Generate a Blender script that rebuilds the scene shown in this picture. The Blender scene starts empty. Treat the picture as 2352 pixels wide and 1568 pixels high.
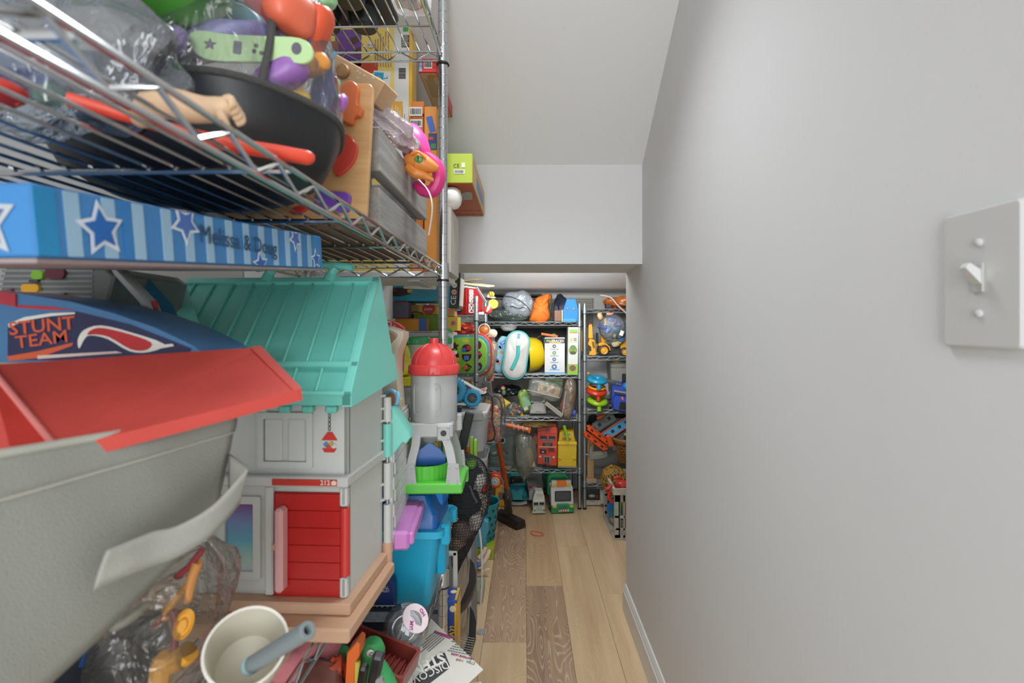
import bpy, bmesh, math, random
from mathutils import Vector, Matrix, Euler, noise
R = math.radians
sc = bpy.context.scene
COL = sc.collection
# ------------------------------------------------------------------ camera, light, exposure
F, VX, VY, H = 1150.0, 1205.0, 755.0, 1.08          # focal length in pixels, vanishing point, eye height
def at(px, py, Y):                                   # point of the room seen at pixel (px,py), Y metres away
    return Vector(((px - VX) * Y / F, Y, H + (VY - py) * Y / F))
cd = bpy.data.cameras.new('camera'); cam = bpy.data.objects.new('camera', cd); COL.objects.link(cam)
cam.location = (0, 0, H); cam.rotation_euler = (R(90), 0, 0)
cd.sensor_width = 36.0; cd.lens = F / 2352 * 36
cd.shift_x = (1176 - VX) / 2352; cd.shift_y = (VY - 784) / 2352
cd.clip_start = 0.02
cd.dof.use_dof = True; cd.dof.focus_distance = 1.6; cd.dof.aperture_fstop = 5.6
sc.camera = cam
w = bpy.data.worlds.new('world'); sc.world = w; w.use_nodes = True
w.node_tree.nodes['Background'].inputs[0].default_value = (1, .97, .93, 1)
w.node_tree.nodes['Background'].inputs[1].default_value = 0.3
def area(name, loc, tgt, sx, sy, power, col=(1, 1, 1)):
    l = bpy.data.lights.new(name, 'AREA'); l.shape = 'RECTANGLE'; l.size = sx; l.size_y = sy; l.energy = power; l.color = col
    o = bpy.data.objects.new(name, l); COL.objects.link(o); o.location = loc
    o.rotation_euler = (Vector(tgt) - Vector(loc)).to_track_quat('-Z', 'Y').to_euler()
    return o
fill_l = area('aisle_fill', (-0.05, 0.95, 2.08), (-0.05, 1.0, 0), 0.30, 0.30, 5.0, (.925, .965, 1)); fill_l.data.spread = R(100)  # added fill light without a fixture, lifts the aisle floor and right wall
area('ceiling_lamp', (-0.10, -0.15, 2.44), (-0.1, 0.0, 0), 0.40, 0.40, 1.5, (1, .985, .965))
area('doorway_light', (-0.02, -1.35, 1.05), (0.0, 1.9, 0.95), 0.75, 1.9, 34, (.925, .965, 1))
area('under_stair_fill', (0.10, 1.965, 1.36), (0.12, 2.9, 1.47), 0.40, 0.08, 8.5, (.96, .98, 1)).data.spread = R(110)  # unseen fill light added behind the header to brighten the back ceiling
area('under_stair_floor_fill', (0.30, 2.30, 1.52), (0.30, 2.31, 0), 0.20, 0.20, 4.5, (1, .985, .965))  # another added fill, out of view, brightens the floor under the stairs
sc.view_settings.view_transform = 'Standard'; sc.view_settings.look = 'None'
sc.view_settings.gamma = 1.0; sc.view_settings.use_curve_mapping = False
sc.view_settings.exposure = 0.0
sc.cycles.max_bounces = 10; sc.cycles.diffuse_bounces = 5; sc.cycles.glossy_bounces = 4
sc.cycles.transmission_bounces = 6; sc.cycles.transparent_max_bounces = 24
sc.cycles.caustics_reflective = False; sc.cycles.caustics_refractive = False
# ------------------------------------------------------------------ materials
MATS = {}
def s2l(c):
    return tuple((x / 12.92 if x <= .04045 else ((x + .055) / 1.055) ** 2.4) for x in c)
def hexc(h):
    h = h.lstrip('#'); return s2l(tuple(int(h[i:i + 2], 16) / 255 for i in (0, 2, 4)))
def mat(h, rough=.45, metal=0.0, bump=0.0, bscale=200.0, var=0.0, vscale=12.0, sheen=0.0, spec=.5, alpha=1.0, stretch=None, trans=0.0, coat=0.0):
    key = (h, rough, metal, bump, bscale, var, vscale, sheen, spec, alpha, stretch, trans, coat)
    if key in MATS: return MATS[key]
    m = bpy.data.materials.new('m_' + h.strip('#')); m.use_nodes = True
    nt = m.node_tree; b = nt.nodes['Principled BSDF']
    c = hexc(h); b.inputs['Base Color'].default_value = (*c, 1)
    b.inputs['Roughness'].default_value = rough; b.inputs['Metallic'].default_value = metal
    b.inputs['Specular IOR Level'].default_value = spec
    if coat: b.inputs['Coat Weight'].default_value = coat
    if sheen: b.inputs['Sheen Weight'].default_value = sheen
    if alpha < 1: b.inputs['Alpha'].default_value = alpha
    if trans: b.inputs['Transmission Weight'].default_value = trans
    tc = None
    def vec(scale):
        nonlocal tc
        if tc is None: tc = nt.nodes.new('ShaderNodeTexCoord')
        mp = nt.nodes.new('ShaderNodeMapping'); nt.links.new(tc.outputs['Object'], mp.inputs[0])
        st = stretch or (1, 1, 1); mp.inputs['Scale'].default_value = (st[0], st[1], st[2])
        n = nt.nodes.new('ShaderNodeTexNoise'); nt.links.new(mp.outputs[0], n.inputs['Vector'])
        n.inputs['Scale'].default_value = scale; n.inputs['Detail'].default_value = 4
        return n
    if var:
        n = vec(vscale); r = nt.nodes.new('ShaderNodeValToRGB')
        r.color_ramp.elements[0].position = .3; r.color_ramp.elements[1].position = .7
        r.color_ramp.elements[0].color = (*[x * (1 - var) for x in c], 1)
        r.color_ramp.elements[1].color = (*[min(1, x * (1 + var)) for x in c], 1)
        nt.links.new(n.outputs['Fac'], r.inputs[0]); nt.links.new(r.outputs[0], b.inputs['Base Color'])
    if bump:
        n = vec(bscale); bp = nt.nodes.new('ShaderNodeBump'); bp.inputs['Strength'].default_value = bump
        bp.inputs['Distance'].default_value = .002
        nt.links.new(n.outputs['Fac'], bp.inputs['Height']); nt.links.new(bp.outputs[0], b.inputs['Normal'])
    MATS[key] = m; return m
def clear(tint='#ffffff', haze=.06, gloss=.5, hcol='#e8eef0', bump=.35, bscale=30.0, rough=.08):
    key = ('clear', tint, haze, gloss, hcol, bump, bscale, rough)
    if key in MATS: return MATS[key]
    m = bpy.data.materials.new('clear_plastic'); m.use_nodes = True; nt = m.node_tree; N = nt.nodes; L = nt.links
    N.clear(); out = N.new('ShaderNodeOutputMaterial')
    t = N.new('ShaderNodeBsdfTransparent'); t.inputs[0].default_value = (*hexc(tint), 1)
    d = N.new('ShaderNodeBsdfDiffuse'); d.inputs[0].default_value = (*hexc(hcol), 1)
    g = N.new('ShaderNodeBsdfGlossy'); g.inputs['Roughness'].default_value = rough
    lw = N.new('ShaderNodeLayerWeight'); lw.inputs[0].default_value = .25
    if bump:
        tc = N.new('ShaderNodeTexCoord'); n = N.new('ShaderNodeTexNoise'); n.inputs['Scale'].default_value = bscale
        n.inputs['Detail'].default_value = 3; n.inputs['Distortion'].default_value = 1.5
        bp = N.new('ShaderNodeBump'); bp.inputs['Strength'].default_value = bump; bp.inputs['Distance'].default_value = .02
        L.new(tc.outputs['Object'], n.inputs['Vector']); L.new(n.outputs['Fac'], bp.inputs['Height'])
        L.new(bp.outputs[0], g.inputs['Normal']); L.new(bp.outputs[0], lw.inputs['Normal'])
    m1 = N.new('ShaderNodeMixShader'); m1.inputs[0].default_value = haze
    L.new(t.outputs[0], m1.inputs[1]); L.new(d.outputs[0], m1.inputs[2])
    mu = N.new('ShaderNodeMath'); mu.operation = 'MULTIPLY'; mu.inputs[1].default_value = gloss
    L.new(lw.outputs['Fresnel'], mu.inputs[0])
    pl = N.new('ShaderNodeMath'); pl.operation = 'ADD'; pl.use_clamp = True; pl.inputs[1].default_value = .05 * gloss; L.new(mu.outputs[0], pl.inputs[0])
    m2 = N.new('ShaderNodeMixShader'); L.new(pl.outputs[0], m2.inputs[0]); L.new(m1.outputs[0], m2.inputs[1]); L.new(g.outputs[0], m2.inputs[2])
    L.new(m2.outputs[0], out.inputs[0]); MATS[key] = m; return m
def wood(c1, c2, scale=8.0, stretch=(1, 14, 1), rough=.5, bump=.15, lines=0.0, linecol='#d9cbb4', knots=False):
    key = ('wood', c1, c2, scale, stretch, rough, bump, lines, linecol, knots)
    if key in MATS: return MATS[key]
    m = bpy.data.materials.new('wood'); m.use_nodes = True; nt = m.node_tree; N = nt.nodes; L = nt.links; b = N['Principled BSDF']
    b.inputs['Roughness'].default_value = rough
    tc = N.new('ShaderNodeTexCoord'); oi = N.new('ShaderNodeObjectInfo')
    ad = N.new('ShaderNodeVectorMath'); ad.operation = 'ADD'
    ml = N.new('ShaderNodeMath'); ml.operation = 'MULTIPLY'; ml.inputs[1].default_value = 37.0
    L.new(oi.outputs['Random'], ml.inputs[0]); L.new(tc.outputs['Object'], ad.inputs[0]); L.new(ml.outputs[0], ad.inputs[1])
    mp = N.new('ShaderNodeMapping'); mp.inputs['Scale'].default_value = tuple(1.0 / s if s > 1 else 1 for s in stretch)
    L.new(ad.outputs[0], mp.inputs[0])
    n = N.new('ShaderNodeTexNoise'); n.inputs['Scale'].default_value = scale; n.inputs['Detail'].default_value = 6; n.inputs['Distortion'].default_value = .6
    L.new(mp.outputs[0], n.inputs['Vector'])
    n2 = N.new('ShaderNodeTexNoise'); n2.inputs['Scale'].default_value = scale * 9; n2.inputs['Detail'].default_value = 3
    L.new(mp.outputs[0], n2.inputs['Vector'])
    mx = N.new('ShaderNodeMath'); mx.operation = 'MULTIPLY_ADD'; mx.inputs[1].default_value = .45; L.new(n2.outputs['Fac'], mx.inputs[0]); L.new(n.outputs['Fac'], mx.inputs[2])
    r = N.new('ShaderNodeValToRGB'); r.color_ramp.elements[0].position = .45; r.color_ramp.elements[1].position = .98
    r.color_ramp.elements[0].color = (*hexc(c1), 1); r.color_ramp.elements[1].color = (*hexc(c2), 1)
    L.new(mx.outputs[0], r.inputs[0]); colout = r.outputs[0]
    if lines:
        mp2 = N.new('ShaderNodeMapping'); mp2.inputs['Scale'].default_value = (1, .16, 1); L.new(ad.outputs[0], mp2.inputs[0])
        cn = N.new('ShaderNodeTexNoise'); cn.inputs['Scale'].default_value = 13; cn.inputs['Detail'].default_value = 1.2; cn.inputs['Distortion'].default_value = .25; L.new(mp2.outputs[0], cn.inputs['Vector'])
        k1 = N.new('ShaderNodeMath'); k1.operation = 'MULTIPLY'; k1.inputs[1].default_value = 34; L.new(cn.outputs['Fac'], k1.inputs[0])
        wv = N.new('ShaderNodeMath'); wv.operation = 'FRACT'; L.new(k1.outputs[0], wv.inputs[0])
        rr = N.new('ShaderNodeValToRGB'); rr.color_ramp.elements[0].position = .0; rr.color_ramp.elements[1].position = .34
        rr.color_ramp.elements[0].color = (lines, lines, lines, 1); rr.color_ramp.elements[1].color = (0, 0, 0, 1)
        L.new(wv.outputs[0], rr.inputs[0])
        mask = N.new('ShaderNodeTexNoise'); mask.inputs['Scale'].default_value = 60; mask.inputs['Detail'].default_value = 3; L.new(mp.outputs[0], mask.inputs['Vector'])
        mm = N.new('ShaderNodeMath'); mm.operation = 'MULTIPLY'; L.new(rr.outputs[0], mm.inputs[0]); L.new(mask.outputs['Fac'], mm.inputs[1])
        cm = N.new('ShaderNodeMix'); cm.data_type = 'RGBA'; L.new(mm.outputs[0], cm.inputs[0]); L.new(colout, cm.inputs[6]); cm.inputs[7].default_value = (*hexc(linecol), 1)
        colout = cm.outputs[2]
    L.new(colout, b.inputs['Base Color'])
    if bump:
        bp = N.new('ShaderNodeBump'); bp.inputs['Strength'].default_value = bump; bp.inputs['Distance'].default_value = .001
        L.new(mx.outputs[0], bp.inputs['Height']); L.new(bp.outputs[0], b.inputs['Normal'])
    MATS[key] = m; return m
# ------------------------------------------------------------------ mesh builder
def frame(o, x, y, z):                                # matrix from origin and three axes
    m = Matrix.Identity(4)
    for i, a in enumerate((x, y, z)):
        for j in range(3): m[j][i] = a[j]
    for j in range(3): m[j][3] = o[j]
    return m
def TR(loc=(0, 0, 0), rot=(0, 0, 0), s=1):
    m = Matrix.Translation(Vector(loc)) @ Euler(rot).to_matrix().to_4x4()
    return m @ (Matrix.Diagonal((*((s, s, s) if not hasattr(s, '__len__') else s), 1)))
def perp(d):
    d = d.normalized(); u = Vector((0, 0, 1)) if abs(d.z) < .9 else Vector((1, 0, 0))
    a = d.cross(u).normalized(); return a, d.cross(a).normalized()
def spline(pts, n=6, closed=False):
    P = [Vector(p) for p in pts]; out = []; m = len(P)
    rng = range(m if closed else m - 1)
    for i in rng:
        p0 = P[(i - 1) % m] if (closed or i > 0) else P[0]; p1 = P[i]; p2 = P[(i + 1) % m]
        p3 = P[(i + 2) % m] if (closed or i + 2 < m) else P[-1]
        for k in range(n):
            t = k / n
            out.append(.5 * ((2 * p1) + (-p0 + p2) * t + (2 * p0 - 5 * p1 + 4 * p2 - p3) * t * t + (-p0 + 3 * p1 - 3 * p2 + p3) * t ** 3))
    if not closed: out.append(P[-1])
    return out
def rrect(w, h, r, n=4):
    r = min(r, w / 2 - 1e-5, h / 2 - 1e-5); out = []
    for cx, cy, a0 in ((w / 2 - r, h / 2 - r, 0), (-w / 2 + r, h / 2 - r, 90), (-w / 2 + r, -h / 2 + r, 180), (w / 2 - r, -h / 2 + r, 270)):
        for k in range(n + 1):
            a = R(a0 + 90 * k / n); out.append((cx + r * math.cos(a), cy + r * math.sin(a)))
    return out
def ngon(n, r, a0=0, sx=1, sy=1):
    return [(r * sx * math.cos(2 * math.pi * i / n + a0), r * sy * math.sin(2 * math.pi * i / n + a0)) for i in range(n)]
def star(r1, r2, n=5, a0=math.pi / 2):
    return [((r1 if i % 2 == 0 else r2) * math.cos(a0 + math.pi * i / n), (r1 if i % 2 == 0 else r2) * math.sin(a0 + math.pi * i / n)) for i in range(2 * n)]
class B:
    def __init__(s, M=None): s.v = []; s.f = []; s.M = M
    def add(s, vs, fs, M=None):
        o = len(s.v); T = M if s.M is None else (s.M if M is None else s.M @ M)
        s.v += [tuple(T @ Vector(v)) for v in vs] if T is not None else [tuple(v) for v in vs]
        s.f += [tuple(i + o for i in f) for f in fs]; return s
    def box(s, c, d, ch=0.0, M=None):
        x, y, z = (q / 2 for q in d); ch = min(ch, x * .9, y * .9, z * .9)
        T = Matrix.Translation(Vector(c)); T = T if M is None else M @ T
        if ch <= 0:
            vs = [(i * x, j * y, k * z) for i in (-1, 1) for j in (-1, 1) for k in (-1, 1)]
            return s.add(vs, [(0, 1, 3, 2), (4, 6, 7, 5), (0, 4, 5, 1), (2, 3, 7, 6), (0, 2, 6, 4), (1, 5, 7, 3)], T)
        vs = []; idx = {}
        for i in (-1, 1):
            for j in (-1, 1):
                for k in (-1, 1):
                    for a in range(3):
                        p = [i * (x - ch), j * (y - ch), k * (z - ch)]; p[a] = (i * x, j * y, k * z)[a]
                        idx[(i, j, k, a)] = len(vs); vs.append(p)
        fs = []
        for a in range(3):
            b_, c_ = (a + 1) % 3, (a + 2) % 3
            for sg in (-1, 1):
                q = []
                for (u, v_) in ((-1, -1), (1, -1), (1, 1), (-1, 1)):
                    t = [0, 0, 0]; t[a] = sg; t[b_] = u; t[c_] = v_; q.append(idx[(*t, a)])
                fs.append(tuple(q) if sg > 0 else tuple(reversed(q)))
        for a in range(3):
            b_, c_ = (a + 1) % 3, (a + 2) % 3
            for u in (-1, 1):
                for v_ in (-1, 1):
                    t0 = [0, 0, 0]; t1 = [0, 0, 0]; t0[a] = -1; t1[a] = 1
                    for t in (t0, t1): t[b_] = u; t[c_] = v_
                    q = [idx[(*t0, b_)], idx[(*t1, b_)], idx[(*t1, c_)], idx[(*t0, c_)]]
                    fs.append(tuple(q) if u * v_ < 0 else tuple(reversed(q)))
        for i in (-1, 1):
            for j in (-1, 1):
                for k in (-1, 1):
                    q = [idx[(i, j, k, a)] for a in range(3)]
                    fs.append(tuple(q) if i * j * k > 0 else tuple(reversed(q)))
        return s.add(vs, fs, T)
    def cyl(s, p0, p1, r0, r1=None, n=16, cap=True, M=None):
        r1 = r0 if r1 is None else r1; p0 = Vector(p0); p1 = Vector(p1); a, b = perp(p1 - p0); vs = []
        for p, r in ((p0, r0), (p1, r1)):
            for i in range(n):
                t = 2 * math.pi * i / n; vs.append(p + a * (r * math.cos(t)) + b * (r * math.sin(t)))
        fs = [(i, (i + 1) % n, n + (i + 1) % n, n + i) for i in range(n)]
        if cap: fs += [tuple(reversed(range(n))), tuple(range(n, 2 * n))]
        return s.add(vs, fs, M)
    def tube(s, pts, r, n=6, closed=False, M=None, smooth=0, flat=1.0):
        P = spline(pts, smooth, closed) if smooth else [Vector(p) for p in pts]; m = len(P); vs = []
        rr = r if hasattr(r, '__len__') else None; a = None
        for i, p in enumerate(P):
            d = (P[(i + 1) % m] - P[i - 1]) if closed else (P[min(i + 1, m - 1)] - P[max(i - 1, 0)])
            if d.length < 1e-9: d = Vector((0, 0, 1))
            d.normalize()
            if a is None: a, b = perp(d)
            else:
                a = (a - d * a.dot(d))
                a = a.normalized() if a.length > 1e-6 else perp(d)[0]
                b = d.cross(a)
            if rr is None: q = r
            else:
                t = i / max(1, m - 1) * (len(rr) - 1); k = min(int(t), len(rr) - 2); q = rr[k] + (rr[k + 1] - rr[k]) * (t - k)
            for j in range(n):
                t = 2 * math.pi * j / n; vs.append(p + a * (q * math.cos(t)) + b * (q * flat * math.sin(t)))
        fs = []
        for i in range(m if closed else m - 1):
            for j in range(n):
                i2 = (i + 1) % m; fs.append((i * n + j, i * n + (j + 1) % n, i2 * n + (j + 1) % n, i2 * n + j))
        if not closed: fs += [tuple(reversed(range(n))), tuple(range((m - 1) * n, m * n))]
        return s.add(vs, fs, M)
    def lathe(s, prof, n=24, M=None, cap=True, sx=1, sy=1, wob=None):
        vs = []; m = len(prof)
        for k, (r, z) in enumerate(prof):
            for i in range(n):
                t = 2 * math.pi * i / n; q = r * (wob(t, k) if wob else 1); vs.append((q * sx * math.cos(t), q * sy * math.sin(t), z))
        fs = [(k * n + i, k * n + (i + 1) % n, (k + 1) * n + (i + 1) % n, (k + 1) * n + i) for k in range(m - 1) for i in range(n)]
        if cap:
            if prof[0][0] > 1e-6: fs.append(tuple(reversed(range(n))))
            if prof[-1][0] > 1e-6: fs.append(tuple(range((m - 1) * n, m * n)))
        return s.add(vs, fs, M)
    def prism(s, poly, d, M=None, ch=0.0):                # polygon in xy, extruded 0..d along z
        n = len(poly); L = [(0, 0)] + ([] if not ch else []); 
        if not ch:
            vs = [(x, y, 0) for x, y in poly] + [(x, y, d) for x, y in poly]
            fs = [(i, (i + 1) % n, n + (i + 1) % n, n + i) for i in range(n)] + [tuple(reversed(range(n))), tuple(range(n, 2 * n))]
            return s.add(vs, fs, M)
        cx = sum(p[0] for p in poly) / n; cy = sum(p[1] for p in poly) / n
        def ins(p):
            dx, dy = p[0] - cx, p[1] - cy; l = math.hypot(dx, dy) or 1; k = max(0, 1 - ch / l); return (cx + dx * k, cy + dy * k)
        rings = [([ins(p) for p in poly], 0), (poly, ch), (poly, d - ch), ([ins(p) for p in poly], d)]
        vs = [(x, y, z) for ring, z in rings for x, y in ring]
        fs = [(k * n + i, k * n + (i + 1) % n, (k + 1) * n + (i + 1) % n, (k + 1) * n + i) for k in range(3) for i in range(n)]
        fs += [tuple(reversed(range(n))), tuple(range(3 * n, 4 * n))]
        return s.add(vs, fs, M)
    def loft(s, rings, M=None, cap=True, closed=True):
        n = len(rings[0]); m = len(rings); vs = [v for r in rings for v in r]
        fs = [(k * n + i, k * n + (i + 1) % n, (k + 1) * n + (i + 1) % n, (k + 1) * n + i) for k in range(m - 1) for i in range(n if closed else n - 1)]
        if cap and closed: fs += [tuple(reversed(range(n))), tuple(range((m - 1) * n, m * n))]
        return s.add(vs, fs, M)
    def grid(s, fn, nu, nv, M=None, cu=False):
        vs = [fn(i / nu, j / nv) for j in range(nv + 1) for i in range(nu + 1)]; w_ = nu + 1
        return s.add(vs, [(j * w_ + i, j * w_ + i + 1, (j + 1) * w_ + i + 1, (j + 1) * w_ + i) for j in range(nv) for i in range(nu)], M)
    def blob(s, c, r, amp=0.0, sc_=3.0, sub=3, seed=0, M=None, p=2.0):
        bm = bmesh.new(); bmesh.ops.create_icosphere(bm, subdivisions=sub, radius=1.0)
        bm.verts.ensure_lookup_table(); vs = []
        for v in bm.verts:
            d = v.co.normalized()
            if p != 2.0:
                l = (abs(d.x) ** p + abs(d.y) ** p + abs(d.z) ** p) ** (1 / p); d = d / l
            k = 1 + (amp * noise.noise(v.co * sc_ + Vector((seed * 3.1, seed * 1.7, seed))) if amp else 0)
            vs.append((c[0] + d.x * r[0] * k, c[1] + d.y * r[1] * k, c[2] + d.z * r[2] * k))
        fs = [tuple(v.index for v in f.verts) for f in bm.faces]; bm.free()
        return s.add(vs, fs, M)
    def torus(s, c, Rr, r, n=24, m=8, M=None, sq=1.0):
        vs = []
        for i in range(n):
            t = 2 * math.pi * i / n
            for j in range(m):
                u = 2 * math.pi * j / m; q = Rr + r * math.cos(u); vs.append((c[0] + q * math.cos(t), c[1] + q * math.sin(t), c[2] + r * sq * math.sin(u)))
        fs = [(i * m + j, ((i + 1) % n) * m + j, ((i + 1) % n) * m + (j + 1) % m, i * m + (j + 1) % m) for i in range(n) for j in range(m)]
        return s.add(vs, fs, M)
    def frame2(s, poly_o, poly_i, d, M=None):             # ring between two outlines with equal point counts
        n = len(poly_o); vs = [(x, y, z) for z in (0, d) for P in (poly_o, poly_i) for x, y in P]; fs = []
        for i in range(n):
            j = (i + 1) % n
            fs += [(i, j, n + j, n + i)[::-1], (2 * n + i, 2 * n + j, 3 * n + j, 3 * n + i), (i, j, 2 * n + j, 2 * n + i), (n + i, n + j, 3 * n + j, 3 * n + i)[::-1]]
        return s.add(vs, fs, M)
    def make(s, name, m, parent=None, label=None, ang=35, loc=None, rot=None, solid=0):
        me = bpy.data.meshes.new(name); me.from_pydata(s.v, [], s.f)
        if m is not None: me.materials.append(m)
        me.polygons.foreach_set('use_smooth', [True] * len(me.polygons)); me.update()
        me.set_sharp_from_angle(angle=R(ang))
        o = bpy.data.objects.new(name, me); COL.objects.link(o)
        if parent is not None: o.parent = parent
        if loc is not None: o.location = loc
        if rot is not None: o.rotation_euler = rot
        if label: o['label'] = label
        if solid:
            md = o.modifiers.new('solid', 'SOLIDIFY'); md.thickness = solid; md.offset = 0
        return o
def thing(name, label, cat, loc=(0, 0, 0), rot=(0, 0, 0), group=None):
    o = bpy.data.objects.new(name, None); COL.objects.link(o); o.empty_display_size = .02
    o.location = loc; o.rotation_euler = rot; o['label'] = label; o['category'] = cat
    if group: o['group'] = group
    return o
def tag(o, label, cat, group=None):
    o['label'] = label; o['category'] = cat
    if group: o['group'] = group
    return o
def struct(o): o['kind'] = 'structure'; return o
FACE = {'front': Euler((R(90), 0, 0)), 'right': Euler((R(90), 0, R(90))), 'top': Euler((0, 0, 0)), 'back': Euler((R(90), 0, R(180))), 'bottom': Euler((R(180), 0, 0))}
def text(parent, s, size, m, loc, face='front', spin=0, ext=.0003, name='lettering', align='CENTER', wide=1.0, bold=0.0):
    cu = bpy.data.curves.new('t', 'FONT'); cu.body = s; cu.size = size; cu.align_x = align; cu.align_y = 'CENTER'; cu.extrude = ext; cu.resolution_u = 2
    cu.offset = bold
    ob = bpy.data.objects.new('t', cu); me = bpy.data.meshes.new_from_object(ob); bpy.data.objects.remove(ob); bpy.data.curves.remove(cu)
    me.name = name; me.materials.clear(); me.materials.append(m)
    o = bpy.data.objects.new(name, me); COL.objects.link(o); o.parent = parent
    rot = FACE[face].to_matrix() if isinstance(face, str) else face.to_matrix()
    o.rotation_euler = (rot @ Matrix.Rotation(spin, 3, 'Z')).to_euler(); o.location = loc; o.scale = (wide, 1, 1)
    return o
def decal(parent, w_, h_, m, loc, face='front', spin=0, name='printed_label', poly=None, t=.0005):
    b = B(); b.prism(poly if poly else rrect(w_, h_, min(w_, h_) * .06, 2), t)
    o = b.make(name, m, parent); rot = FACE[face].to_matrix() if isinstance(face, str) else face.to_matrix()
    o.rotation_euler = (rot @ Matrix.Rotation(spin, 3, 'Z')).to_euler(); o.location = loc
    return o
def lines(parent, w_, h_, n, m, loc, face='front', spin=0, seed=1, gap=.5, name='printed_text'):
    rnd = random.Random(seed); b = B(); dy = h_ / n
    for i in range(n):
        x = -w_ / 2; wl = w_ * (rnd.uniform(.75, 1) if i < n - 1 else .5)
        while x < -w_ / 2 + wl:
            l = rnd.uniform(.06, .16) * w_; b.box((x + l / 2, h_ / 2 - (i + .5) * dy, .0002), (l * .85, dy * gap, .0004)); x += l
    o = b.make(name, m, parent); rot = FACE[face].to_matrix() if isinstance(face, str) else face.to_matrix()
    o.rotation_euler = (rot @ Matrix.Rotation(spin, 3, 'Z')).to_euler(); o.location = loc
    return o
def barcode(parent, w_, h_, m_ink, loc, face='front', spin=0, seed=1):
    rnd = random.Random(seed); b = B(); x = -w_ / 2
    while x < w_ / 2:
        t = rnd.uniform(.02, .06) * w_; b.box((x + t / 2, 0, .0003), (t, h_, .0006)); x += t + rnd.uniform(.02, .05) * w_
    o = b.make('barcode', m_ink, parent); rot = FACE[face].to_matrix() if isinstance(face, str) else face.to_matrix()
    o.rotation_euler = (rot @ Matrix.Rotation(spin, 3, 'Z')).to_euler(); o.location = loc
    return o
# frequently used materials
BLACK = mat('#151617', .5); WHITE = mat('#dcdcd8', .4); INK = mat('#2a2622', .7); PAPER = mat('#d9d7cf', .6)
CHROME = mat('#c8cacb', .16, 1.0); CHROME2 = mat('#9aa1a2', .48, .8); RED = mat('#c8231f', .4); YELLOW = mat('#e8b51b', .4)
BLUE = mat('#1f5fb4', .4); GREEN = mat('#57b13c', .4); ORANGE = mat('#e2662b', .4); TEAL = mat('#6cc7b9', .42)
GREY = mat('#9b9c9b', .5); LGREY = mat('#b9bab8', .45); DGREY = mat('#3a3c3d', .5); PURPLE = mat('#7d4aa8', .45)
CREAM = mat('#e4d8c4', .5); PINK = mat('#e2387e', .35); LIME = mat('#8fc63a', .4); CYAN = mat('#2fa6cf', .4)
CLEAR = clear(); CLEARH = clear(haze=.22); MILKY = clear(haze=.42, hcol='#dfe4e4', gloss=.35, bump=0.0, rough=.2)
# ================================================================== the setting
WALLM = mat('#d8d8d8', .75, bump=.06, bscale=90, var=.015, vscale=3)
CEILM = mat('#dededd', .8, bump=.05, bscale=90)
b = B(); b.box((.44, .2625, 1.5), (.10, 3.325, 3.0)); struct(b.make('wall_right', WALLM))
b = B(); b.box((-.18, 1.7925, 1.62), (1.14, .265, .65)); b.box((-.6285, 1.7925, .6475), (.243, .265, 1.295)); struct(b.make('wall_far', mat('#d8d8d8', .75, bump=.05, bscale=90)))
b = B(); b.box((-.75, .2, 1.5), (.10, 3.45, 3.0)); struct(b.make('wall_left', WALLM))
b = B(); b.box((-.46, -1.50, 1.5), (.6, .1, 3.0)); b.box((.41, -1.50, 1.5), (.10, .1, 3.0)); b.box((0.1, -1.5, 2.5), (.55, .1, 1.0)); struct(b.make('wall_near', WALLM))
b = B(); M = frame((-.75, 0, 0), (0, 1, 0), (0, 0, 1), (1, 0, 0))
b.prism([(1.70, 1.595), (.45, 2.495), (-1.55, 2.495), (-1.55, 2.56), (.47, 2.56), (1.74, 1.645)], 1.19, M); struct(b.make('ceiling_slope', CEILM))
b = B(); b.prism([(1.90, 1.76), (3.0, 1.33), (3.45, 1.33), (3.45, 1.40), (3.0, 1.40), (1.90, 1.84)], 2.0, M); struct(b.make('ceiling_under_stair', CEILM))
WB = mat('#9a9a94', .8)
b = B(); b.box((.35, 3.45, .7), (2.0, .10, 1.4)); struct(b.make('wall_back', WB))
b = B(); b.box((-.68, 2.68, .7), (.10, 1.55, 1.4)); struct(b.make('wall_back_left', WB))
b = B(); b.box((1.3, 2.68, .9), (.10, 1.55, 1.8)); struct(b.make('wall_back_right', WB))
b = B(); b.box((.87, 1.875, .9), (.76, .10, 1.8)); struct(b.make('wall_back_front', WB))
# floor of separate vinyl planks
b = B(); b.box((.25, 1.0, -.03), (2.2, 5.2, .05)); fl = struct(b.make('floor', mat('#6d5a46', .7)))
WL = wood('#b39672', '#dcc29c', 5, (1, 16, 1), .42, .08, .35, '#ded0b8')
WM_ = wood('#9c7c5c', '#c7a981', 5, (1, 14, 1), .42, .08, .5, '#d8c9b0')
WD = wood('#80644c', '#b5977a', 6, (1, 12, 1), .42, .1, .95, '#dccfba')
rnd = random.Random(4)
cols = {0: ([(-.9, 1.725, WL), (1.725, 2.75, WD), (2.75, 3.45, WM_)]), 1: [(-.9, .9, WL), (.9, 2.105, WD), (2.105, 3.45, WM_)],
        2: [(-.9, 1.30, WM_), (1.30, 2.49, WL), (2.49, 3.45, WL)], 3: [(-.9, .9, WM_), (.9, 2.04, WL), (2.04, 3.2, WL), (3.2, 3.45, WM_)],
        -1: [(-.9, 1.2, WM_), (1.2, 2.4, WL), (2.4, 3.45, WM_)], -2: [(-.9, 1.9, WM_), (1.9, 3.0, WL)], -3: [(-.9, 1.6, WL), (1.6, 3.4, WM_)], -4: [(-.9, 1.2, WM_), (1.2, 1.9, WL)], 4: [(1.0, 2.3, WM_), (2.3, 3.45, WL)], 5: [(1.9, 2.8, WL), (2.8, 3.45, WM_)], 6: [(1.9, 3.45, WL)]}
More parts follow.
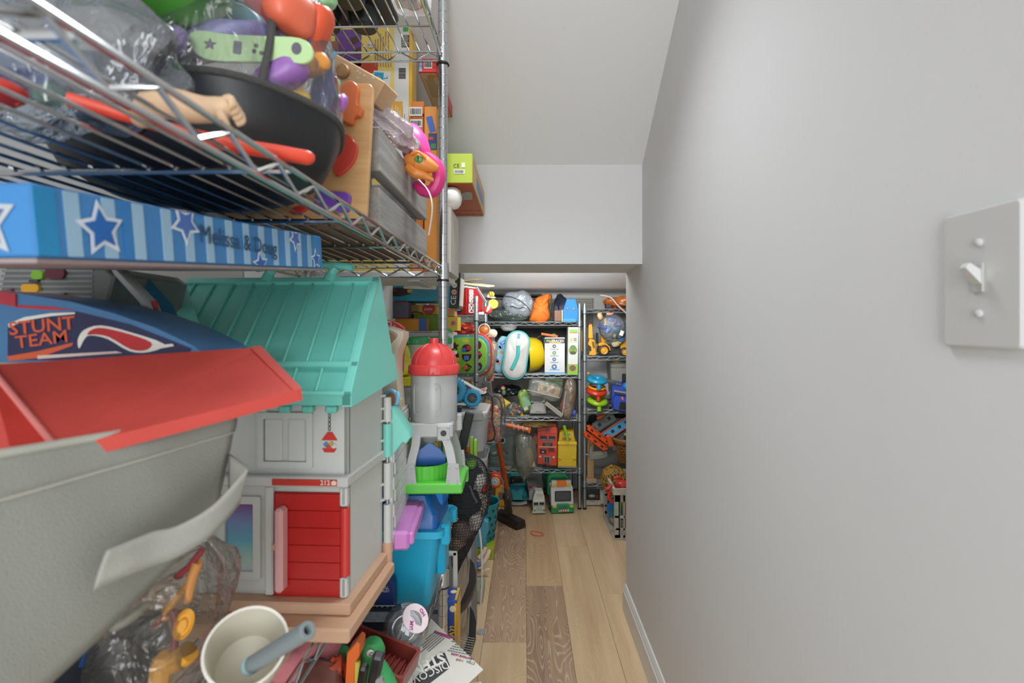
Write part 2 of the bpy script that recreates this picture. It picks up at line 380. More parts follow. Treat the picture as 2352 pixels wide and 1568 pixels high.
for i, segs in cols.items():
    x0 = -.145 + .152 * i
    for (y0, y1, m) in segs:
        b = B(); b.box((x0 + .076, (y0 + y1) / 2, -.004), (.1512, y1 - y0 - .0008, .008), .0006); b.make('plank', m, fl)
# baseboard with a moulded top edge
b = B(); M = frame((.39, -1.4, 0), (-1, 0, 0), (0, 0, 1), (0, 1, 0))
b.prism([(0, 0), (.013, 0), (.013, .078), (.010, .082), (.010, .088), (.006, .094), (.004, .10), (0, .102)], 3.325, M); struct(b.make('baseboard_right', mat('#d6d6d4', .4)))
b = B(); M = frame((-.70, -1.4, 0), (1, 0, 0), (0, 0, 1), (0, 1, 0))
b.prism([(0, 0), (.013, 0), (.013, .08), (.006, .094), (0, .102)], 3.06, M); struct(b.make('baseboard_left', mat('#d6d6d4', .4)))
# light switch
SWM = mat('#c8c8c6', .3)
t = thing('light_switch', 'white toggle light switch with two screws on the right wall', 'light switch', (.39, .4235, 1.123), (0, 0, 0))
b = B(); M = frame((0, 0, 0), (0, 1, 0), (0, 0, 1), (-1, 0, 0))
ro, ri = rrect(.073, .118, .003, 3), rrect(.0695, .1145, .003, 3)
b.loft([[(x, y, 0) for x, y in ro], [(x, y, .0035) for x, y in ro], [(x, y, .0055) for x, y in ri]], M); b.make('cover_plate', SWM, t, ang=20)
b = B(); b.box((0, 0, .0065), (.0105, .0245, .002), .0006, M); b.make('toggle_slot', mat('#b5b4b0', .4), t)
b = B(); Mt = frame((-.006, 0, 0), (0, 1, 0), Vector((-.75, 0, .66)).normalized(), Vector((-.66, 0, -.75)).normalized())
b.loft([[(x * .0085, z, y * .010) for x, y in ((-.5, -.5), (.5, -.5), (.5, .5), (-.5, .5))] for z in (-.003,)] + [[(x * .0065, .016, y * .0055) for x, y in ((-.5, -.5), (.5, -.5), (.5, .5), (-.5, .5))]], Mt); b.make('toggle', SWM, t)
for z in (.030, -.030):
    b = B(); b.lathe([(.0032, .0055), (.0032, .0072), (.002, .0080), (0, .0082)], 14, M @ Matrix.Translation((0, z, 0))); b.make('screw', SWM, t)
# ================================================================== wire shelving
def wire_shelf(root, x0, x1, y0, y1, z, th, m, rr=.0022, pitch=.07, wires='y', wgap=.0254, bars=(), rail=None):
    """one shelf between x0..x1, y0..y1 (unit's own frame): rails, zigzags, wires, bars"""
    rail = rail or rr * 1.15
    b = B()
    for (pa, pb) in (((x1, y0), (x1, y1)), ((x0, y0), (x0, y1)), ((x0, y1), (x1, y1)), ((x0, y0), (x1, y0))):
        A = Vector((*pa, z)); E = Vector((*pb, z)); dn = Vector((0, 0, -th))
        b.cyl(A, E, rail, n=7); b.cyl(A + dn, E + dn, rail, n=7)
        L_ = (E - A).length; n = max(2, int(round(L_ / pitch * 2)))
        pts = []
        for k in range(n + 1):
            p = A.lerp(E, k / n); pts.append(p + Vector((0, 0, -rail)) if k % 2 == 1 else p + dn + Vector((0, 0, rail)))
            pts[-1] += Vector((0, 0, 0))
        zz = []
        for k in range(n):
            zz += [pts[k], pts[k].lerp(pts[k + 1], .92)]
        b.tube(zz + [pts[-1]], rr * .95, 5)
    s = b.make('shelf', m, root)
    b = B()
    if wires == 'y':
        k = x0 + wgap
        while k < x1 - wgap * .4: b.cyl((k, y0, z + rr), (k, y1, z + rr), rr * .8, n=5); k += wgap
        for yb in bars: b.cyl((x0, yb, z - rr), (x1, yb, z - rr), rr * 1.3, n=6)
    else:
        k = y0 + wgap
        while k < y1 - wgap * .4: b.cyl((x0, k, z + rr), (x1, k, z + rr), rr * .8, n=5); k += wgap
        for xb in bars: b.cyl((xb, y0, z - rr), (xb, y1, z - rr), rr * 1.3, n=6)
    o = b.make('shelf_wires', m, s); o['kind'] = 'stuff'
    return s
def post(root, x, y, z0, z1, r, m, rings=.0254, foot=True):
    prof = [(r, z0)]; k = z0 + rings
    while k < z1 - .01:
        prof += [(r, k - .0012), (r * .90, k - .0006), (r * .90, k + .0006), (r, k + .0012)]; k += rings
    prof += [(r, z1), (r * .8, z1 + .003)]
    b = B(); b.lathe(prof, 16, Matrix.Translation((x, y, 0))); p = b.make('post', m, root, ang=50)
    if foot:
        b = B(); b.lathe([(r * .6, 0), (r * 1.25, .002), (r * 1.25, .008), (r * .6, .012), (r * .6, z0 + .002)], 14, Matrix.Translation((x, y, 0))); b.make('levelling_foot', BLACK, p)
    return p
def collar(root, x, y, z, th, r, m):
    b = B(); b.lathe([(r * 1.12, z - th - .008), (r * 1.32, z - th - .006), (r * 1.30, z + .010), (r * 1.1, z + .012)], 16, Matrix.Translation((x, y, 0))); c = b.make('collar', m, root)
    b = B(); b.torus((x, y, z - th - .009), r * 1.2, r * .16, 16, 6); b.make('sleeve_ring', BLACK, c)
ZT, ZM, ZB = 1.749, 1.228, .491
YP = 1.2075; XP = -.197
u1 = thing('wire_shelving_unit', 'chrome wire shelving unit along the left wall, nearest the camera', 'shelving unit', (XP, YP, 0), (0, 0, -.026))
UW, UL = .337, 1.22
for (x, y) in ((0, 0), (-UW, 0), (0, -UL), (-UW, -UL)):
    post(u1, x, y, .012, 1.92, .0115, CHROME)
    for z in (ZT, ZM, ZB): collar(u1, x, y, z, .023, .0115, CHROME)
for z in (ZT, ZM, ZB):
    wire_shelf(u1, -UW, 0, -UL, 0, z, .023, CHROME, bars=[-.107 - .213 * k for k in range(6)])
# ================================================================== things on the near unit's upper shelves
def rel(root, px, py, Y): return at(px, py, Y) - Vector(root.location)
def bag_surface(b, c, r, seed=1, amp=.18, sc_=2.2, p=2.6, M=None, sub=4): b.blob(c, r, amp, sc_, sub, seed, M, p)
# muffin tin on the top shelf
t = thing('muffin_tin', 'dark non-stick muffin tin on the top wire shelf, seen from below', 'baking tin', (-.36, 1.035, ZT + .0035))
DM = mat('#4b4c4e', .35, .7)
b = B(); ro = rrect(.205, .285, .03); M = Matrix.Translation((-.035, 0, .036))
b.loft([[(x, y, 0) for x, y in rrect(.190, .270, .025)], [(x, y, .001) for x, y in ro], [(x, y, .006) for x, y in rrect(.211, .291, .032)], [(x, y, .007) for x, y in rrect(.204, .284, .03)]], M); b.make('tray', DM, t)
for i in (0, 1):
    for j in (-1, 0, 1):
        b = B(); b.lathe([(0, 0), (.026, 0), (.0285, .002), (.0350, .036)], 24, Matrix.Translation((-.085 * i, .088 * j, 0)), cap=False); b.make('cup', DM, t)
# translucent bin
t = thing('plastic_bin', 'translucent plastic bin at the front edge of the top wire shelf', 'storage bin', (-.237, .965, ZT + .0035)); t.scale = (.80, 1, 1)
b = B(); b.loft([[(x, y, z) for x, y in rrect(w_, l_, .02)] for w_, l_, z in ((.085, .225, 0), (.095, .235, .004), (.108, .25, .10), (.116, .258, .101), (.116, .258, .104), (.106, .248, .104))], cap=False)
b.add([(x, y, .002) for x, y in rrect(.09, .23, .02)], [tuple(range(20))]); b.make('bin_body', MILKY, t)
b = B(); b.box((-.01, 0, .006), (.06, .19, .002)); b.make('card', mat('#cfc6b8', .7), t)
text(t, 'NT', .05, mat('#6f7a52', .7), (-.012, .045, .0045), 'bottom', R(-70), name='lettering')
b = B(); b.blob((.0, .10, .014), (.03, .01, .008), .3, 4, 2, 3); b.make('picture', mat('#7a4a44', .7), t)
# white board shelf on the left wall, behind the unit, carrying game boxes
t = thing('wall_shelf', 'narrow white board shelf on the left wall holding stacked game boxes', 'shelf', (-.40, 1.35, 1.205))
b = B(); b.box((-.05, 0, .009), (.495, .215, .018), .002); b.make('board', mat('#d4d4d2', .5), t)
for x in (-.05, .12):
    b = B(); b.box((x, .0, -.003), (.03, .18, .006), .001); b.make('bracket', mat('#bcbcba', .5), t)
# tall yellow game box
def gbox(name, label, cat, x0, x1, y0, y1, z0, z1, m, group=None, ch=.0012, rot=0):
    r = thing(name, label, cat, ((x0 + x1) / 2, (y0 + y1) / 2, z0), (0, 0, rot), group)
    b = B(); b.box((0, 0, (z1 - z0) / 2), (x1 - x0, y1 - y0, z1 - z0), ch); b.make('carton', m, r); return r
Y = 1.258; k = Y / F
t = gbox('game_box', 'tall yellow game box standing on end behind the top shelf rail', 'box', -.50, -.2835, Y, 1.312, 1.2235, 1.838, mat('#e8cd6a', .45))
f = Y - .0006
def dcl(px, py, w_, h_, m, face='front', spin=0, off=0.0, name='printed_label', poly=None, Yd=None, root=None):
    yy = f if Yd is None else Yd; rr_ = root or t
    q = rel(rr_, px, py, yy); q.y -= off; return decal(rr_, w_ * yy / F, h_ * yy / F, m, q, face, spin, name, poly)
dcl(922, 340, 34, 560, mat('#d6d4cc', .5), name='white_panel'); dcl(942, 340, 6, 560, mat('#dfa92f', .5), name='edge_strip')
q = rel(t, 880, 115, f); lines(t, 78 * k, 42 * k, 7, mat('#a8814f', .6), (q.x, q.y - .0002, q.z), 'front', R(90), 3, .35)
q = rel(t, 920, 248, f); lines(t, 40 * k, 24 * k, 5, mat('#7d7a72', .6), (q.x, q.y - .0006, q.z - .018), 'front', R(90), 5, .35)
dcl(800, 110, 60, 84, mat('#6d3f8e', .5), name='picture'); dcl(838, 155, 60, 26, mat('#c2472c', .5), name='picture')
dcl(815, 92, 17, 14, mat('#53321f', .5), spin=.3, off=.0006, name='picture'); dcl(822, 118, 17, 14, mat('#53321f', .5), spin=.3, off=.0006, name='picture')
dcl(768, 112, 20, 34, mat('#9a6a4a', .5), spin=.1, off=.0006, name='picture')
dcl(852, 103, 18, 15, PAPER, off=.0008, name='picture', poly=ngon(6, .0092)); 
for i, (s_, a_) in enumerate((('G', 1.2), ('I', 1.5))): text(t, s_, .008, RED, rel(t, 848 + 8 * i, 104, f) - Vector((0, .0016, 0)), 'front', a_)
dcl(876, 195, 40, 64, PAPER, spin=-.08, off=.0006, name='card'); dcl(870, 184, 22, 34, mat('#2a9dc4', .5), off=.0012, spin=-.06, name='picture'); dcl(868, 185, 1, 1, mat('#e0ab2c', .5), off=.0018, name='picture', poly=ngon(18, .0095))
dcl(873, 255, 38, 110, PAPER, off=.0004, name='card')
for i, (s_, c_) in enumerate((('L', '#1f93b5'), ('O', '#1f93b5'), ('D', '#3d9e45'), ('A', '#3d9e45'), ('D', '#3d9e45'))):
    text(t, s_, .013, mat(c_, .6), rel(t, 887 - i * .6, 179 + i * 17 + (12 if i > 1 else 0), f) - Vector((0, .0014, 0)), 'front', R(90), bold=.0004)
dcl(931, 95, 18, 28, mat('#3c3a36', .6), off=.0006, name='printed_symbols'); q = rel(t, 931, 95, f); lines(t, 16 * k, 26 * k, 7, PAPER, (q.x, q.y - .0014, q.z), 'front', 0, 8, .4)
q = rel(t, 924, 169, f); barcode(t, 24 * k, 16 * k, INK, (q.x, q.y - .0006, q.z), 'front', R(90), 4)
dcl(914, 253, 22, 40, mat('#dba238', .5), off=.0006, name='label'); q = rel(t, 914, 256, f); lines(t, 30 * k, 14 * k, 3, PAPER, (q.x, q.y - .0014, q.z), 'front', R(90), 9, .35)
dcl(932, 66, 12, 14, mat('#3f9e4c', .5), off=.0006, name='label')
# red lidded box with a beige underside
t = gbox('game_box', 'small red game box with a barcode, topmost of the boxes behind the shelf post', 'box', -.258, -.213, 1.216, 1.478, 1.703, 1.736, mat('#c8322c', .45)); f = 1.2155
decal(t, .040, .255, mat('#b89f7e', .6), (0, 0, -.0006), 'bottom', 0, 'beige_underside')
lines(t, .12, .028, 6, mat('#7d6a52', .6), (.0, -.06, -.0012), 'bottom', R(90), 3, .3); decal(t, .016, .05, mat('#dca13a', .5), (.005, .07, -.0012), 'bottom', 0, 'label'); decal(t, .018, .012, mat('#c0841f', .5), (.008, -.115, -.0012), 'bottom', 0, 'label')
q = rel(t, 983, 148, f); decal(t, .020, .020, PAPER, (q.x, q.y, q.z), 'front', 0, 'label'); barcode(t, .017, .014, INK, (q.x, q.y - .0006, q.z), 'front', 0, 5)
q = rel(t, 966, 150, f); decal(t, .007, .03, mat('#7fa7c9', .5), (q.x, q.y, q.z), 'front', 0, 'edge_strip')
t = gbox('game_box', 'orange game box with a white barcode label, leaning beside the yellow box', 'box', -.2815, -.252, 1.247, 1.40, 1.2235, 1.612, mat('#cf7b3b', .5)); f = 1.2465
q = rel(t, 956, 283, f); decal(t, .030, .020, PAPER, q, 'front', 0, 'label'); barcode(t, .026, .012, INK, q - Vector((0, .0006, 0)), 'front', 0, 7)
t = gbox('game_box', 'flat orange game box with a barcode label on top of the orange one', 'box', -.2815, -.250, 1.243, 1.39, 1.613, 1.645, mat('#cc7434', .5)); f = 1.2425
q = rel(t, 955, 256, f); decal(t, .032, .022, PAPER, q, 'front', 0, 'label'); barcode(t, .027, .014, INK, q - Vector((0, .0006, 0)), 'front', 0, 8)
decal(t, .10, .014, mat('#b5443a', .5), (.0211, -.02, .017), 'right', 0, 'edge_strip')
t = gbox('game_box', 'brown cardboard box holding up the red game box', 'box', -.2815, -.2485, 1.405, 1.475, 1.2235, 1.702, mat('#b08d62', .6))
t = gbox('shipping_box', 'small grey white box under the white cylinder behind the shelf post', 'box', -.2485, -.187, 1.266, 1.42, 1.2235, 1.388, mat('#c3beb3', .55)); f = 1.2655
q = rel(t, 1008, 512, f); decal(t, .045, .02, mat('#a59c8c', .6), q, 'front', 0, 'label'); q = rel(t, 998, 592, f); decal(t, .026, .05, mat('#9cc985', .5), q, 'front', 0, 'label')
t = gbox('game_box', 'orange game box with a dark sea picture, beside the chrome post', 'box', -.248, -.217, 1.236, 1.262, 1.2235, 1.629, mat('#d48a3a', .5)); f = 1.2355
dcl(994, 325, 20, 38, mat('#2b3f6b', .5), off=0, name='picture'); dcl(996, 336, 12, 12, mat('#3f7d4a', .5), off=.0006, name='picture'); dcl(990, 318, 10, 7, mat('#c5402f', .5), off=.0006, name='picture'); dcl(990, 285, 14, 36, mat('#3f63a8', .5), spin=.25, off=.0002, name='picture')
# white cylinder and green/orange puzzle box
t = thing('plastic_canister', 'white rounded plastic canister lying under the orange puzzle box', 'canister', (-.205, 1.30, 1.389))
b = B(); M = TR((0, 0, .0295), (0, R(90), 0)); b.lathe([(0, -.045), (.022, -.045), (.029, -.04), (.029, .02), (.026, .031), (.018, .038), (.008, .0415), (0, .042)], 24, M); b.make('canister_body', mat('#e3e1da', .35), t)
b = B(); b.lathe([(.0296, -.030), (.0300, -.029), (.0300, -.012), (.0296, -.011)], 24, M, cap=False); b.make('band', mat('#cfcdc6', .4), t)
Y = 1.268; k = Y / F
t = gbox('puzzle_box', 'lime green and orange puzzle box jutting out past the chrome post', 'box', -.2475, -.1325, Y, 1.640, 1.4495, 1.524, mat('#a8ba3c', .5)); f = Y - .0005
decal(t, .113, .370, mat('#b4541f', .5), (0, 0, -.0006), 'bottom', 0, 'orange_face')
decal(t, .368, .073, mat('#c9a06a', .5), (.0578, 0, .037), 'right', 0, 'picture_side'); decal(t, .20, .03, mat('#5a83a8', .5), (.0584, .02, .03), 'right', 0, 'picture')
for i in range(2): text(t, 'PUZZLE', .018, mat('#8a3c16', .5), (.012, .16 - .055 * i, -.0012), Euler((R(180), 0, R(180))), R(180), wide=1.3)
b = B(); b.prism([(.0, .0), (.055, -.01), (.062, -.075), (.05, -.085), (.01, -.06)], .0012, TR((-.014, -.02, -.0022), (0, 0, 0))); b.make('paper_flap', mat('#a9ad9f', .6), t)
decal(t, .05, .02, mat('#b8b92e', .5), (-.005, -.12, -.0014), 'bottom', 0, 'label')
text(t, 'CE', .0135, mat('#4d5320', .5), rel(t, 1048, 381, f), 'front', 0); dcl(1064, 379, 8, 11, mat('#d8dcc0', .5), name='label')
dcl(1055, 394, 25, 10, PAPER, name='label'); q = rel(t, 1055, 394, f); barcode(t, 20 * k, 6 * k, INK, q - Vector((0, .0006, 0)), 'front', 0, 6)
# grey wooden crate
GW = wood('#6f6d69', '#aaa7a1', 30, (1, 20, 1), .75, .5); GWE = wood('#5f5a54', '#aba69d', 45, (1, 1, 8), .8, .6); GWB = wood('#5a4a3a', '#7d6a54', 20, (1, 18, 1), .75, .3)
t = thing('wooden_crate', 'weathered grey slatted wooden crate on the middle wire shelf', 'crate', (-.37, .945, ZM + .0045), (0, 0, -.012))
for sx in (1, -1):
    for z0, z1 in ((.090, .158), (.004, .064)):
        b = B(); b.box((sx * .139, 0, (z0 + z1) / 2), (.022, .35, z1 - z0), .0015); b.make('slat', GW, t)
    for sy in (1, -1):
        b = B(); b.box((sx * .119, sy * .155, .079), (.018, .022, .150), .001); b.make('corner_post', GWE, t)
for sy in (1, -1):
    for z0, z1 in ((.090, .158), (.006, .064)):
        b = B(); b.box((0, sy * .138, (z0 + z1) / 2), (.255, .012, z1 - z0), .001); b.make('end_slat', GW, t)
for i in range(4):
    b = B(); b.box((-.105 + .07 * i, 0, .005), (.066, .345, .008), .001); b.make('base_board', GWB, t)
tag(B().blob((0, 0, 0), (.10, .12, .055), .25, 3, 3, 5).make('fabric_bundle', mat('#6b4a86', .6, var=.5, vscale=25), loc=(-.365, .96, ZM + .07)), 'purple and red wrapped bundle inside the grey slatted crate', 'fabric')
b = B(); bag_surface(b, (0, 0, 0), (.055, .05, .024), 7, .3, 2.4)
tag(b.make('clear_pouch', clear('#f6eaee', .42, 1.0, '#f3e6ea', .9, 60), loc=at(893, 288, .91), rot=(0, R(38), 0)), 'crumpled clear plastic pouch on top of the grey crate', 'bag')
# pink clog with turquoise studs
PK = mat('#e0489a', .4)
Y = .985; k = Y / F
t = thing('clog_shoe', 'bright pink rubber clog with turquoise studs on the grey crate', 'shoe', at(958, 370, Y))
P = lambda px, py, dy=0.0: at(px, py, Y) - at(958, 370, Y) + Vector((0, dy, 0))
b = B(); b.tube([P(924, 288, .02), P(938, 300, .01), P(950, 325), P(957, 350), P(958, 372, .005), P(952, 385, .01)], [.004, .021, .027, .028, .024, .008], 14, smooth=5); b.make('upper', PK, t)
b = B(); b.tube([P(960, 360), P(985, 366, -.01), P(1006, 385, -.012), P(1010, 415, -.01), P(996, 440, -.006), P(972, 438, 0), P(956, 420, .006)], [.010, .014, .015, .016, .016, .014, .010], 10, smooth=5, flat=.8); b.make('heel_strap', mat('#d8347f', .4), t)
for px, py in ((948, 322), (962, 342)):
    b = B(); b.blob(P(px, py, -.027), (.0078, .006, .0085), 0, 1, 2); b.make('stud', mat('#5db5ae', .4), t)
for px, py in ((939, 352), (951, 303), (968, 418), (978, 424)):
    b = B(); b.cyl(P(px, py, -.0285), P(px, py, -.018), .0032, n=10); b.make('vent_hole', mat('#8a2450', .6), t)
# orange beaked animal head
OR = mat('#d98436', .4)
Y = .93; k = Y / F
t = thing('dragon_head', 'small orange plastic animal head with open beak and green eye', 'toy', at(966, 385, Y))
P = lambda px, py, dy=0.0: at(px, py, Y) - at(966, 385, Y) + Vector((0, dy, 0))
b = B(); b.tube([P(931, 370, .01), P(942, 370), P(960, 372), P(978, 378), P(996, 384), P(1007, 387)], [.007, .014, .0195, .016, .010, .004], 14, smooth=5); b.make('head', OR, t)
b = B(); b.tube([P(940, 380), P(956, 396), P(974, 403), P(996, 414)], [.012, .012, .008, .003], 10, smooth=5); b.make('lower_beak', OR, t)
b = B(); b.tube([P(950, 361, -.018), P(966, 358, -.02), P(982, 370, -.016)], .003, 6, smooth=4); b.make('brow', OR, t)
b = B(); b.blob(P(966, 373, -.0165), (.0085, .005, .007), 0, 1, 2); e = b.make('eye', mat('#5c9a55', .15), t)
b = B(); b.blob(P(966, 373, -.0212), (.0013, .0012, .0055), 0, 1, 2); b.make('pupil', BLACK, e)
b = B(); b.tube([at(962, 412, .90), at(985, 440, .89), at(993, 480, .89), at(985, 540, .905)], .0024, 6, smooth=6, flat=.25)
tag(b.make('ribbon', mat('#d6d3cd', .5)), 'thin white ribbon dangling down the side of the crate', 'ribbon')
# wooden peg puzzle board
BW = wood('#b98a56', '#d6ac78', 18, (16, 1, 1), .4, .08)
t = thing('peg_puzzle', 'varnished wooden puzzle board with orange, red and purple pieces', 'puzzle', (-.335, .722, ZM + .006), (R(-3), R(2.0), 0))
b = B(); b.prism(rrect(.215, .205, .008), .010, TR((0, .005, .104), (R(90), 0, 0)), .0012); b.make('board', BW, t)
def shp(pts, m, name, d=.007):
    c = [((px - 841) * .000626 + .1075, (530 - py) * .000626 + .001) for px, py in pts]
    b = B(); b.prism([(p.x, p.y) for p in spline([(x, y, 0) for x, y in c], 4, True)], d, TR((0, -.005, 0), (R(90), 0, 0)), .0015); b.make(name, m, t)
shp([(778, 215), (790, 205), (803, 208), (812, 222), (812, 260), (824, 268), (820, 285), (808, 288), (802, 305), (785, 302), (770, 285), (768, 240)], mat('#d9703c', .3), 'orange_piece', .010)
shp([(780, 330), (800, 335), (815, 355), (812, 385), (795, 410), (770, 425), (760, 380)], mat('#d0483a', .25), 'red_piece')
shp([(730, 466), (765, 463), (803, 467), (805, 490), (800, 508), (760, 507), (728, 502)], mat('#7a4fb0', .3), 'purple_piece', .009)
shp([(668, 508), (690, 498), (712, 492), (705, 508), (680, 518)], mat('#c8352f', .3), 'red_piece')
# painted block of scrap wood
t = thing('wood_offcut', 'paint-flecked tan wooden offcut lying across the crate', 'offcut', at(822, 190, .86), (0, R(32), R(-12)))
b = B(); b.box((0, 0, 0), (.125, .05, .040), .002); b.make('block', wood('#a9835c', '#c3a07a', 10, (14, 1, 1), .7, .2), t)
b = B(); b.lathe([(0, 0), (.010, 0), (.012, .004), (.010, .008), (0, .009)], 14, TR((-.012, -.026, 0), (R(90), 0, 0))); b.make('knot', wood('#8d643c', '#b28a58', 40), t)
b = B(); rnd = random.Random(3)
for i in range(26): b.box((rnd.uniform(-.055, .055), -.0254, rnd.uniform(-.016, .016)), (rnd.uniform(.001, .004), .0006, rnd.uniform(.0008, .002)))
b.make('paint_flecks', mat('#cfd2c6', .7), t)['kind'] = 'stuff'
tag(B().box((0, 0, 0), (.03, .004, .022)).make('card', mat('#69b6dc', .5), loc=at(748, 128, .80), rot=(0, R(20), 0)), 'pale blue card corner behind the clear tote', 'card')
# clear tote with black base
CX, CY = -.372, .580
t = thing('clear_tote', 'round clear vinyl tote with black base and piping, full of plastic toys', 'tote bag', (CX, CY, ZM + .005)); t.scale = (1, .70, 1)
TL = Matrix.Rotation(R(-5.5), 4, Vector((1, .45, 0)).normalized()) @ Matrix.Translation((0, 0, .006))
BF = mat('#17181a', .42, bump=.3, bscale=25, var=.5, vscale=9)
rad = [(.0, .002), (.08, .0), (.118, .006), (.140, .022), (.154, .048), (.160, .072)]
wob = lambda a, k: 1 + .02 * math.sin(3 * a + k) + .015 * math.sin(7 * a + .5 * k)
b = B(); b.lathe(rad, 48, TL, wob=wob, cap=False); b.make('base', BF, t)
FZ = mat('#4a4a49', .95, bump=1.0, bscale=400)
b = B(); b.tube([TL @ Vector((.160 * wob(a, 5) * math.cos(a), .160 * wob(a, 5) * math.sin(a), .074)) for a in [2 * math.pi * i / 60 for i in range(60)]], .0040, 8, True); b.make('piping', FZ, t)
wob2 = lambda a, k: wob(a, 5) * (1 + .025 * math.sin(5 * a + 1.3 * k) * min(1, k / 2) + .015 * math.sin(9 * a - k))
ring = [(.159, .074), (.160, .11), (.157, .15), (.151, .19), (.143, .23), (.13, .27), (.10, .30)]
b = B(); b.lathe(ring, 64, TL, wob=wob2, cap=False); b.make('clear_wall', clear('#fafafc', .03, 1.3, '#ffffff', .9, 11, .05), t, ang=80)
a0 = math.atan2((.478 - CY) / .7, -.235 - CX)
b = B(); b.tube([TL @ Vector(((r_ + .002) * wob2(a0, i) * math.cos(a0 + .05 * i), (r_ + .002) * wob2(a0, i) * math.sin(a0 + .05 * i), z_)) for i, (r_, z_) in enumerate(ring)], .0042, 8, smooth=4); b.make('seam_piping', FZ, t)
tz = ZM + .0
def toy(name, label, cat, b, m, loc, rot=(0, 0, 0)):
    return tag(b.make(name, m, loc=loc, rot=rot), label, cat)
b = B(); b.lathe([(0, 0), (.045, 0), (.055, .006), (.066, .024), (.070, .026), (.066, .028), (.050, .010), (0, .006)], 32)
toy('toy_bowl', 'bright green plastic bowl at the top of the clear tote', 'toy bowl', b, mat('#5fbf45', .35), at(375, 42, .53), (R(42), R(4), 0)).scale = (1.25, 1.1, 1.3)
b = B(); b.tube([at(215, -20, .487), at(245, 30, .485), at(275, 80, .486), at(300, 108, .49)], [.006, .0075, .0075, .010], 10, smooth=5, flat=.5)
toy('toy_ladle', 'orange plastic handle inside the clear tote beside the green bowl', 'toy utensil', b, mat('#e07d35', .35), (0, 0, 0))
b = B(); b.torus((0, 0, 0), .013, .0042, 24, 8, sq=1.6); toy('toy_cup', 'lilac plastic ring pressed against the clear tote wall', 'toy cup', b, mat('#a388c0', .35), at(400, 98, .492), (R(80), 0, R(-30)))
# green toy knife with cut-outs
t = thing('toy_knife', 'pale green plastic toy knife with star and slot cut-outs in the tote', 'toy utensil', at(580, 118, .515), (R(90), R(4), R(6)))
k = .492 / F
out = [(x * k, -y * k) for x, y in ((-142, -15), (-120, -30), (-60, -30), (40, -38), (110, -42), (138, -25), (142, 0), (125, 18), (90, 20), (0, 30), (-80, 38), (-115, 30), (-135, 10))]
out = [(p.x, p.y) for p in spline([(x, y, 0) for x, y in out], 3, True)]
b = B(); b.prism(out, .004, ch=.001); b.make('blade', mat('#b4d39a', .35), t)
for c_, pl in (((-92, 0), star(.0065, .003)), ((-30, 0), rrect(.008, .013, .001, 1)), ((12, -10), ngon(10, .0022)), ((8, 4), ngon(10, .0022)), ((25, 6), ngon(10, .0022)), ((104, -15), ngon(18, .0062, 0, .8, 1))):
    b = B(); b.prism(pl, .0012, TR((c_[0] * k, -c_[1] * k, .0034))); b.make('cut_out', mat('#5e5a66', .6), t)
bits = [('toy_pot', 'purple plastic pot low in the clear tote', 'toy pot', (645, 176, .53), (.030, .018, .014), '#9467ae', 2.8, 0.0),
        ('toy_scoop', 'slate blue plastic scoop behind the pale green knife', 'toy utensil', (520, 78, .53), (.044, .016, .014), '#7b78ae', 2.2, .25),
        ('toy_scoop', 'pale violet plastic piece near the tote seam', 'toy utensil', (680, 88, .55), (.026, .014, .016), '#8583b8', 2.4, .2),
        ('toy_block', 'coral red plastic block at the top of the tote', 'toy block', (668, 25, .53), (.026, .018, .024), '#dd6a4c', 3.0, .1),
        ('toy_block', 'vermilion plastic block at the right edge of the tote', 'toy block', (722, 75, .56), (.014, .016, .030), '#d9562f', 3.2, .1),
        ('toy_block', 'amber plastic block below the vermilion one', 'toy block', (712, 150, .56), (.022, .014, .012), '#e59a45', 3.0, .1),
        ('toy_button', 'yellow plastic flower button above the black base', 'toy button', (688, 226, .545), (.012, .008, .008), '#dfb32f', 2.2, .15),
        ('toy_block', 'dusty blue plastic piece beside the purple pot', 'toy block', (742, 220, .60), (.013, .016, .034), '#5d69ad', 2.6, .15),
        ('toy_block', 'mint plastic piece at the right side of the tote', 'toy block', (760, 195, .62), (.009, .014, .011), '#79c4ab', 3.0, .1),
        ('toy_block', 'magenta plastic piece low at the right of the tote', 'toy block', (766, 262, .605), (.009, .012, .028), '#a55fae', 2.6, .15),
        ('toy_block', 'mauve plastic dish behind the lilac ring', 'toy block', (470, 110, .55), (.05, .03, .014), '#8d7a95', 2.4, .2),
        ('toy_block', 'ochre plastic wedge behind the lilac ring', 'toy block', (345, 110, .505), (.02, .014, .012), '#d0a238', 2.6, .15),
        ('toy_block', 'dark maroon plastic piece under the green bowl', 'toy block', (300, 90, .52), (.03, .02, .010), '#6e3a36', 2.6, .2),
        ('toy_block', 'teal plastic piece behind the slate scoop', 'toy block', (545, 38, .58), (.03, .02, .014), '#4a98a8', 2.6, .2),
        ('toy_block', 'crimson plastic piece near the top of the tote', 'toy block', (580, 12, .60), (.03, .02, .014), '#b5403c', 2.6, .2),
        ('toy_block', 'sage green plastic piece at the tote top', 'toy block', (735, 5, .60), (.02, .02, .012), '#8fc08a', 2.6, .2)]
for i, (n_, l_, c_, (px, py, yy), r_, h_, p_, am) in enumerate(bits):
    toy(n_, l_, c_, B().blob((0, 0, 0), r_, am, 1.6, 3, i, p=p_), mat(h_, .35), at(px, py, yy), (R(10 * (i % 3)), R(14 * (i % 5) - 28), R(20 * (i % 4))))
